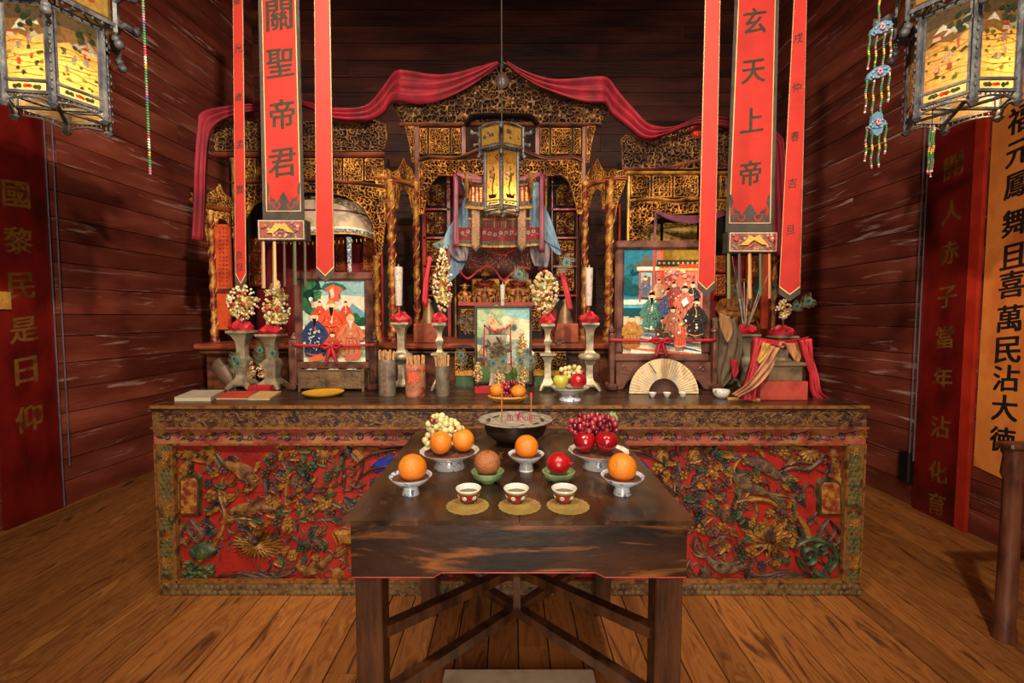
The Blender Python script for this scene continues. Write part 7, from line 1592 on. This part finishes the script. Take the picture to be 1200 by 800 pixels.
# small red hangings by the bead flowers
for i, (T, B, lab) in enumerate((([(502,300),(498,325),(495,355)], [(507,302),(503,325),(501,360)], 'red cloth strip hanging left of the slender bead cluster'), ([(655,320),(660,340),(666,364)], [(661,318),(667,340),(672,362)], 'red cloth strip hanging right of the pear-shaped bead cluster'), ([(638,362),(643,374),(642,392)], [(652,362),(653,376),(650,390)], 'dark red cloth knotted behind the right flower stand'))):
    sheet('red_ribbon_tail', T, B, [pD.y, pE.y, pE.y][i]+.04, REDC if i < 2 else DARKR, [BF3, BF4, BF4][i], .02, 1.5, 4)
for x0, x1, lab in ((485, 515, 'left'), (650, 678, 'right')):   # grey bell shapes and clay bricks on the ledge
    t = thing('clay_block', 'reddish clay block on the ledge, %s of the niche' % lab, 'block', (at((x0+x1)/2, 395, 3.4).x, 3.42, zsh)); a = at(x0, 395, 3.4); b = at(x1, 379, 3.4)
    MB().cbx(a.x, b.x, 3.38, 3.48, zsh, b.z, .008).build('body', M('clay', ['#7c3420', '#94482e'], 8, rough=.7, bump=.3), t)
    m = MB(); cx2 = (a.x+b.x)/2; m.lathe([(.07, 0), (.066, .01), (.052, .04), (.04, .09), (.022, .13), (.015, .15), (.022, .17), (.004, .19)], (cx2, 3.5, b.z+.001), 16); m.build('gilt_bell', M('bell_bronze', ['#5c4430', '#8a6a48'], 8, rough=.4, metal=.3), None, 40, loc=(cx2, 3.5, b.z), label='bronze bell-shaped ornament on the %s clay block' % lab, cat='ornament')

# ================================================================== THINGS ON THE SMALL TABLE
def tz(px, py): return atz(px, py, TZ)
# censer
cy_ = 2.0; k = ppx(cy_); c = Vector((at(604, 500, cy_).x, cy_, TZ)); H = at(604, 490, cy_).z-TZ; r = 43*k*1.02
IRON = M('censer_iron', ['#1c1512', '#33261f', '#42322a'], 8, rough=.42, metal=.3, bump=.3, bs=40); RIMM = M('censer_rim', ['#5c5248', '#8a8074', '#6e6458'], 25, rough=.75, bump=.5, bs=70); ASH = M('ash', ['#6a5f54', '#948a7c', '#7c7266'], 40, rough=.95, bump=1, bs=90)
ce_ = thing('incense_censer', 'wide dark iron censer full of ash at the back of the small table', 'censer', tuple(c))
MB().lathe([(r*.5, 0), (r*.52, H*.06), (r*.42, H*.12), (r*.6, H*.2), (r*.78, H*.42), (r*.84, H*.68), (r*.80, H*.86), (r*.82, H*.93)], tuple(c), 40).build('body', IRON, ce_, 50)
MB().lathe([(r*.82, H*.91), (r*.99, H*.95), (r, H*.98), (r*.98, H), (r*.82, H*.985), (r*.78, H*.93)], tuple(c), 40, cap=False).build('rim', RIMM, ce_, 50)
m = MB(); R = random.Random(3)
def ashf(u, v):
    rr = r*.79*v; a = 2*PI*u; return (c.x+rr*math.cos(a), c.y+rr*math.sin(a), TZ+H*.93+.007*(1-v)+.003*math.sin(rr*90+a*3)*math.cos(a*5))
m.grid(ashf, 36, 10); m.build('ash_bed', ASH, ce_, 60)
for i, (x, y0, y1) in enumerate(((588, 455, 492), (622.5, 466, 492))):
    yy = 1.93; a = at(x, y1, yy); a.z = TZ+H*.9; b = at(x, y0, yy); t = thing('incense_stick', ['tall thin incense stick with a red tip, left in the censer', 'thin incense stick with a red tip, right in the censer'][i], 'incense stick', tuple(a))
    MB().tube([a, b], .003, 6).build('stick', M('stick_tan', ['#8a5028', '#b0703c'], 30, rough=.6), t); MB().tube([b, b+Vector((0, 0, .022))], .0042, 6).build('tip', M('stick_tip', ['#d83820'], rough=.5), t)
SP = M('stub_pink', ['#8a1c4c', '#a82c5c'], 20, rough=.6); proto = None
for i in range(26):
    a = R.uniform(0, 6.28); q_ = r*.42*math.sqrt(R.random()); p = Vector((c.x+.02+q_*math.cos(a), c.y+q_*.7*math.sin(a), TZ+H*.93)); h = R.uniform(.012, .034)
    m = MB(); m.tube([p-Vector((0, 0, .01)), p+Vector((R.uniform(-.003, .003), 0, h))], .0017, 5); m.build('incense_stub', SP, None, loc=p, label='short burnt pink incense stub in the ash of the censer', cat='incense stub', group='pink stubs in the censer')
# stemmed dishes
def dish_fruit(): pass
c1, r1_, H1 = footdish('large footed dish with two oranges on the small table', 527, 527, 552, 70, 37, TZ, scal=.018)
orange(516.5, 518.5, 13.2, 0, 'left of the two oranges in the large left dish', c1.y-.05, .0, 1.03); orange(543, 515.5, 13, 0, 'right of the two oranges in the large left dish', c1.y-.01, .1, 1.03)
gp = cluster(504, 545, 484, 510, 60, 12, -1)+[(501, 512), (504, 516), (503, 508), (510, 503), (525, 502), (530, 500), (540, 498), (507, 500)]
grapes('bunch of pale grapes with a few red ones over the oranges', gp, c1.y+.03, 3.9, GRW, [GRR], seed=6, spread=.05)
c2, r2_, H2 = footdish('large footed dish with two red apples on the small table', 701, 527, 552, 71, 37, TZ, scal=.018)
apple(685, 517, 13, 'left red apple in the large right dish', c2.y-.02, APP, 1.0); apple(710.5, 517.5, 13.3, 'right red apple in the large right dish', c2.y-.05, APP, 1.0)
grapes('bunch of dark red grapes with a green leaf over the apples', cluster(668, 720, 485, 508, 80, 13), c2.y+.03, 3.7, GRR, leaf=(714, 484, .7, 13), seed=7, spread=.05)
c3, _, _ = footdish('small footed dish with an orange at the left edge of the small table', 481.5, 556.5, 581.5, 50.5, 20, TZ)
orange(483.5, 548, 16.3, 0, 'orange in the small left footed dish', c3.y-.005, -.9, 1.06)
c4, _, _ = footdish('small footed dish with an orange before the censer', 616.5, 531, 553, 43, 17.5, TZ)
orange(617, 523.5, 14.2, 0, 'orange in the small middle footed dish, before the censer', c4.y-.005, -.5, 1.0)
c5, _, _ = footdish('small footed dish with an orange at the right edge of the small table', 729, 556.5, 581.5, 51, 20.5, TZ)
orange(729, 547.5, 17, 0, 'orange in the small right footed dish', c5.y-.005, -1.1, 1.04)
GGL = M('green_glaze', ['#66805a', '#86a074', '#7a8f62'], 14, rough=.2, coat=.4, bump=.1, bs=40)
for px, yr_, yb3, w_, lab in ((571.5, 552, 568, 39, 'green bowl holding the brown fruit'), (654.5, 552, 567, 39, 'green bowl holding the red pomegranate')):
    b = tz(px, yb3); b.y += .03; k = ppx(b.y); x = at(px, yb3, b.y).x; H = at(px, yr_-1, b.y).z-TZ; r = w_/2*k
    MB().lathe([(r*.42, 0), (r*.44, H*.1), (r*.5, H*.16), (r*.8, H*.34), (r*.95, H*.62), (r, H*.97), (r*.97, H), (r*.93, H*.95), (r*.86, H*.6), (r*.6, H*.35), (.001, H*.3)], (x, b.y, TZ), 32).build('green_bowl', GGL, None, 50, loc=(x, b.y, TZ), label=lab, cat='bowl')
    if px < 600:
        cpy = at(571, 542, b.y); t = thing('brown_fruit', 'round rough brown fruit in the left green bowl', 'fruit', (cpy.x, b.y, TZ+H*.4)); m = MB(); rr = 15.8*k; m.lathe([(max(.0005, rr*math.sin(PI*i/14)), -rr*math.cos(PI*i/14)*.93) for i in range(15)], tuple(cpy), 24); m.build('rind', M('brown_rind', ['#6a3c20', '#94592f', '#84502c'], 20, rough=.6, bump=.6, bs=160), t, 60)
        MB().ell((cpy.x+.004, b.y-.01, cpy.z+rr*.92), (.004, .004, .002), 6, 4).build('stem_scar', STEM, t, 60)
    else: pomegranate(654.5, 543, 14.2, 'bright red pomegranate in the right green bowl', b.y, POM, True, (1, -.3, .15))
# cups on paper doilies
DOI = M('doily', ['#7c6c30', '#948240'], 20, rough=.8); DOR = M('doily_red', ['#9a4c28'], rough=.8)
TEA = M('tea', ['#5c4424'], rough=.05); CUPR = M('cup_red', ['#6a1418', '#842424'], 30, rough=.2, coat=.4); CUPG = M('cup_green', ['#5c6a34', '#7c8448'], 40, rough=.2, coat=.4)
for px, lab in ((549, 'left'), (605, 'middle'), (661, 'right')):
    dx = {549: 548, 605: 609, 661: 665.5}[px]; d = tz(dx, 592.5); k = ppx(d.y); n = 48
    t = thing('doily', lab+' round yellow scalloped paper mat under a tea cup', 'mat', tuple(d)); R_ = 25.5*k
    ring = [(d.x+R_*(1+.025*math.cos(18*2*PI*i/n))*math.cos(2*PI*i/n), d.y+R_*(1+.025*math.cos(18*2*PI*i/n))*math.sin(2*PI*i/n)) for i in range(n)]
    MB().prism([(x, y, TZ+.0002) for x, y in ring], [(x, y, TZ+.0014) for x, y in ring]).build('paper', DOI, t)
    m = MB()
    for rr in (.8, .55): m.loops([[(d.x+R_*(rr+e)*math.cos(a*PI/20), d.y+R_*(rr+e)*math.sin(a*PI/20), TZ+z_) for e, z_ in ((0, .0015), (.012, .0019), (.024, .0015))] for a in range(40)], closed=True, cap=False)
    for i in range(28): a = i*2*PI/28; m.tube([(d.x+R_*.57*math.cos(a), d.y+R_*.57*math.sin(a), TZ+.0015), (d.x+R_*.79*math.cos(a), d.y+R_*.79*math.sin(a), TZ+.0015)], .0008, 4)
    m.build('red_print', DOR, t, kind='stuff')
    b = tz(px, 592); b.y += .02; k = ppx(b.y); x = at(px, 590, b.y).x; zb = TZ+.002; H = at(px, 571, b.y).z-zb; r = 15.3*k; t = thing('tea_cup', lab+' small red-patterned tea cup full of tea at the front of the small table', 'cup', (x, b.y, zb))
    MB().lathe([(r*.46, 0), (r*.48, H*.08), (r*.6, H*.2), (r*.84, H*.6), (r*.9, H*.75)], (x, b.y, zb), 32, cap=False).build('red_wall', CUPR, t, 60)
    MB().lathe([(r*.895, H*.74), (r*.94, H*.86)], (x, b.y, zb), 32, cap=False).build('green_band', CUPG, t, 60)
    MB().lathe([(r*.94, H*.86), (r, H*.98), (r*.98, H), (r*.93, H*.95), (r*.80, H*.6), (r*.5, H*.25), (.001, H*.22)], (x, b.y, zb), 32, cap=False).build('white_lining', WPC, t, 60)
    MB().lathe([(r*.82, H*.66), (.001, H*.665)], (x, b.y, zb), 28).build('tea', TEA, t)
    m = MB()
    for i in range(6):
        a = -PI/2+(i-.3)*PI/3; q = r*.76; cxx, cyy, cz = x+q*math.cos(a), b.y+q*math.sin(a), zb+H*.46
        tx_ = Vector((-math.sin(a), math.cos(a), 0)); upv = Vector((math.cos(a)*.42, math.sin(a)*.42, .9)).normalized(); nn = tx_.cross(upv)
        ctr = Vector((cxx, cyy, cz)); rr = r*.19
        m.loops([[ctr+(tx_*math.cos(j*PI/7)*rr*f+upv*math.sin(j*PI/7)*rr*f)+nn*e for f, e in ((.62, .0), (.8, .0014), (1.0, .0))] for j in range(14)], closed=True, cap=False)
        m.ell(tuple(ctr+nn*.0006), rr*.28, 6, 4)
    m.build('white_medallions', WPC, t, 60, kind='stuff')
# pale kneeling mat under the table
a = atz(519, 783, .03); m = MB(); x1_ = atz(697, 783, .03).x
km = thing('kneeling_mat', 'pale grey-beige padded mat on the floor under the small table', 'mat', ((a.x+x1_)/2, a.y-.3, 0)); m.cbx(a.x, x1_, a.y-.62, a.y, 0.002, .034, .012); m.build('pad', M('mat_cloth', ['#a08c78', '#b49e88', '#988470'], 6, rough=.85, bump=.3, bs=14), km, 40)
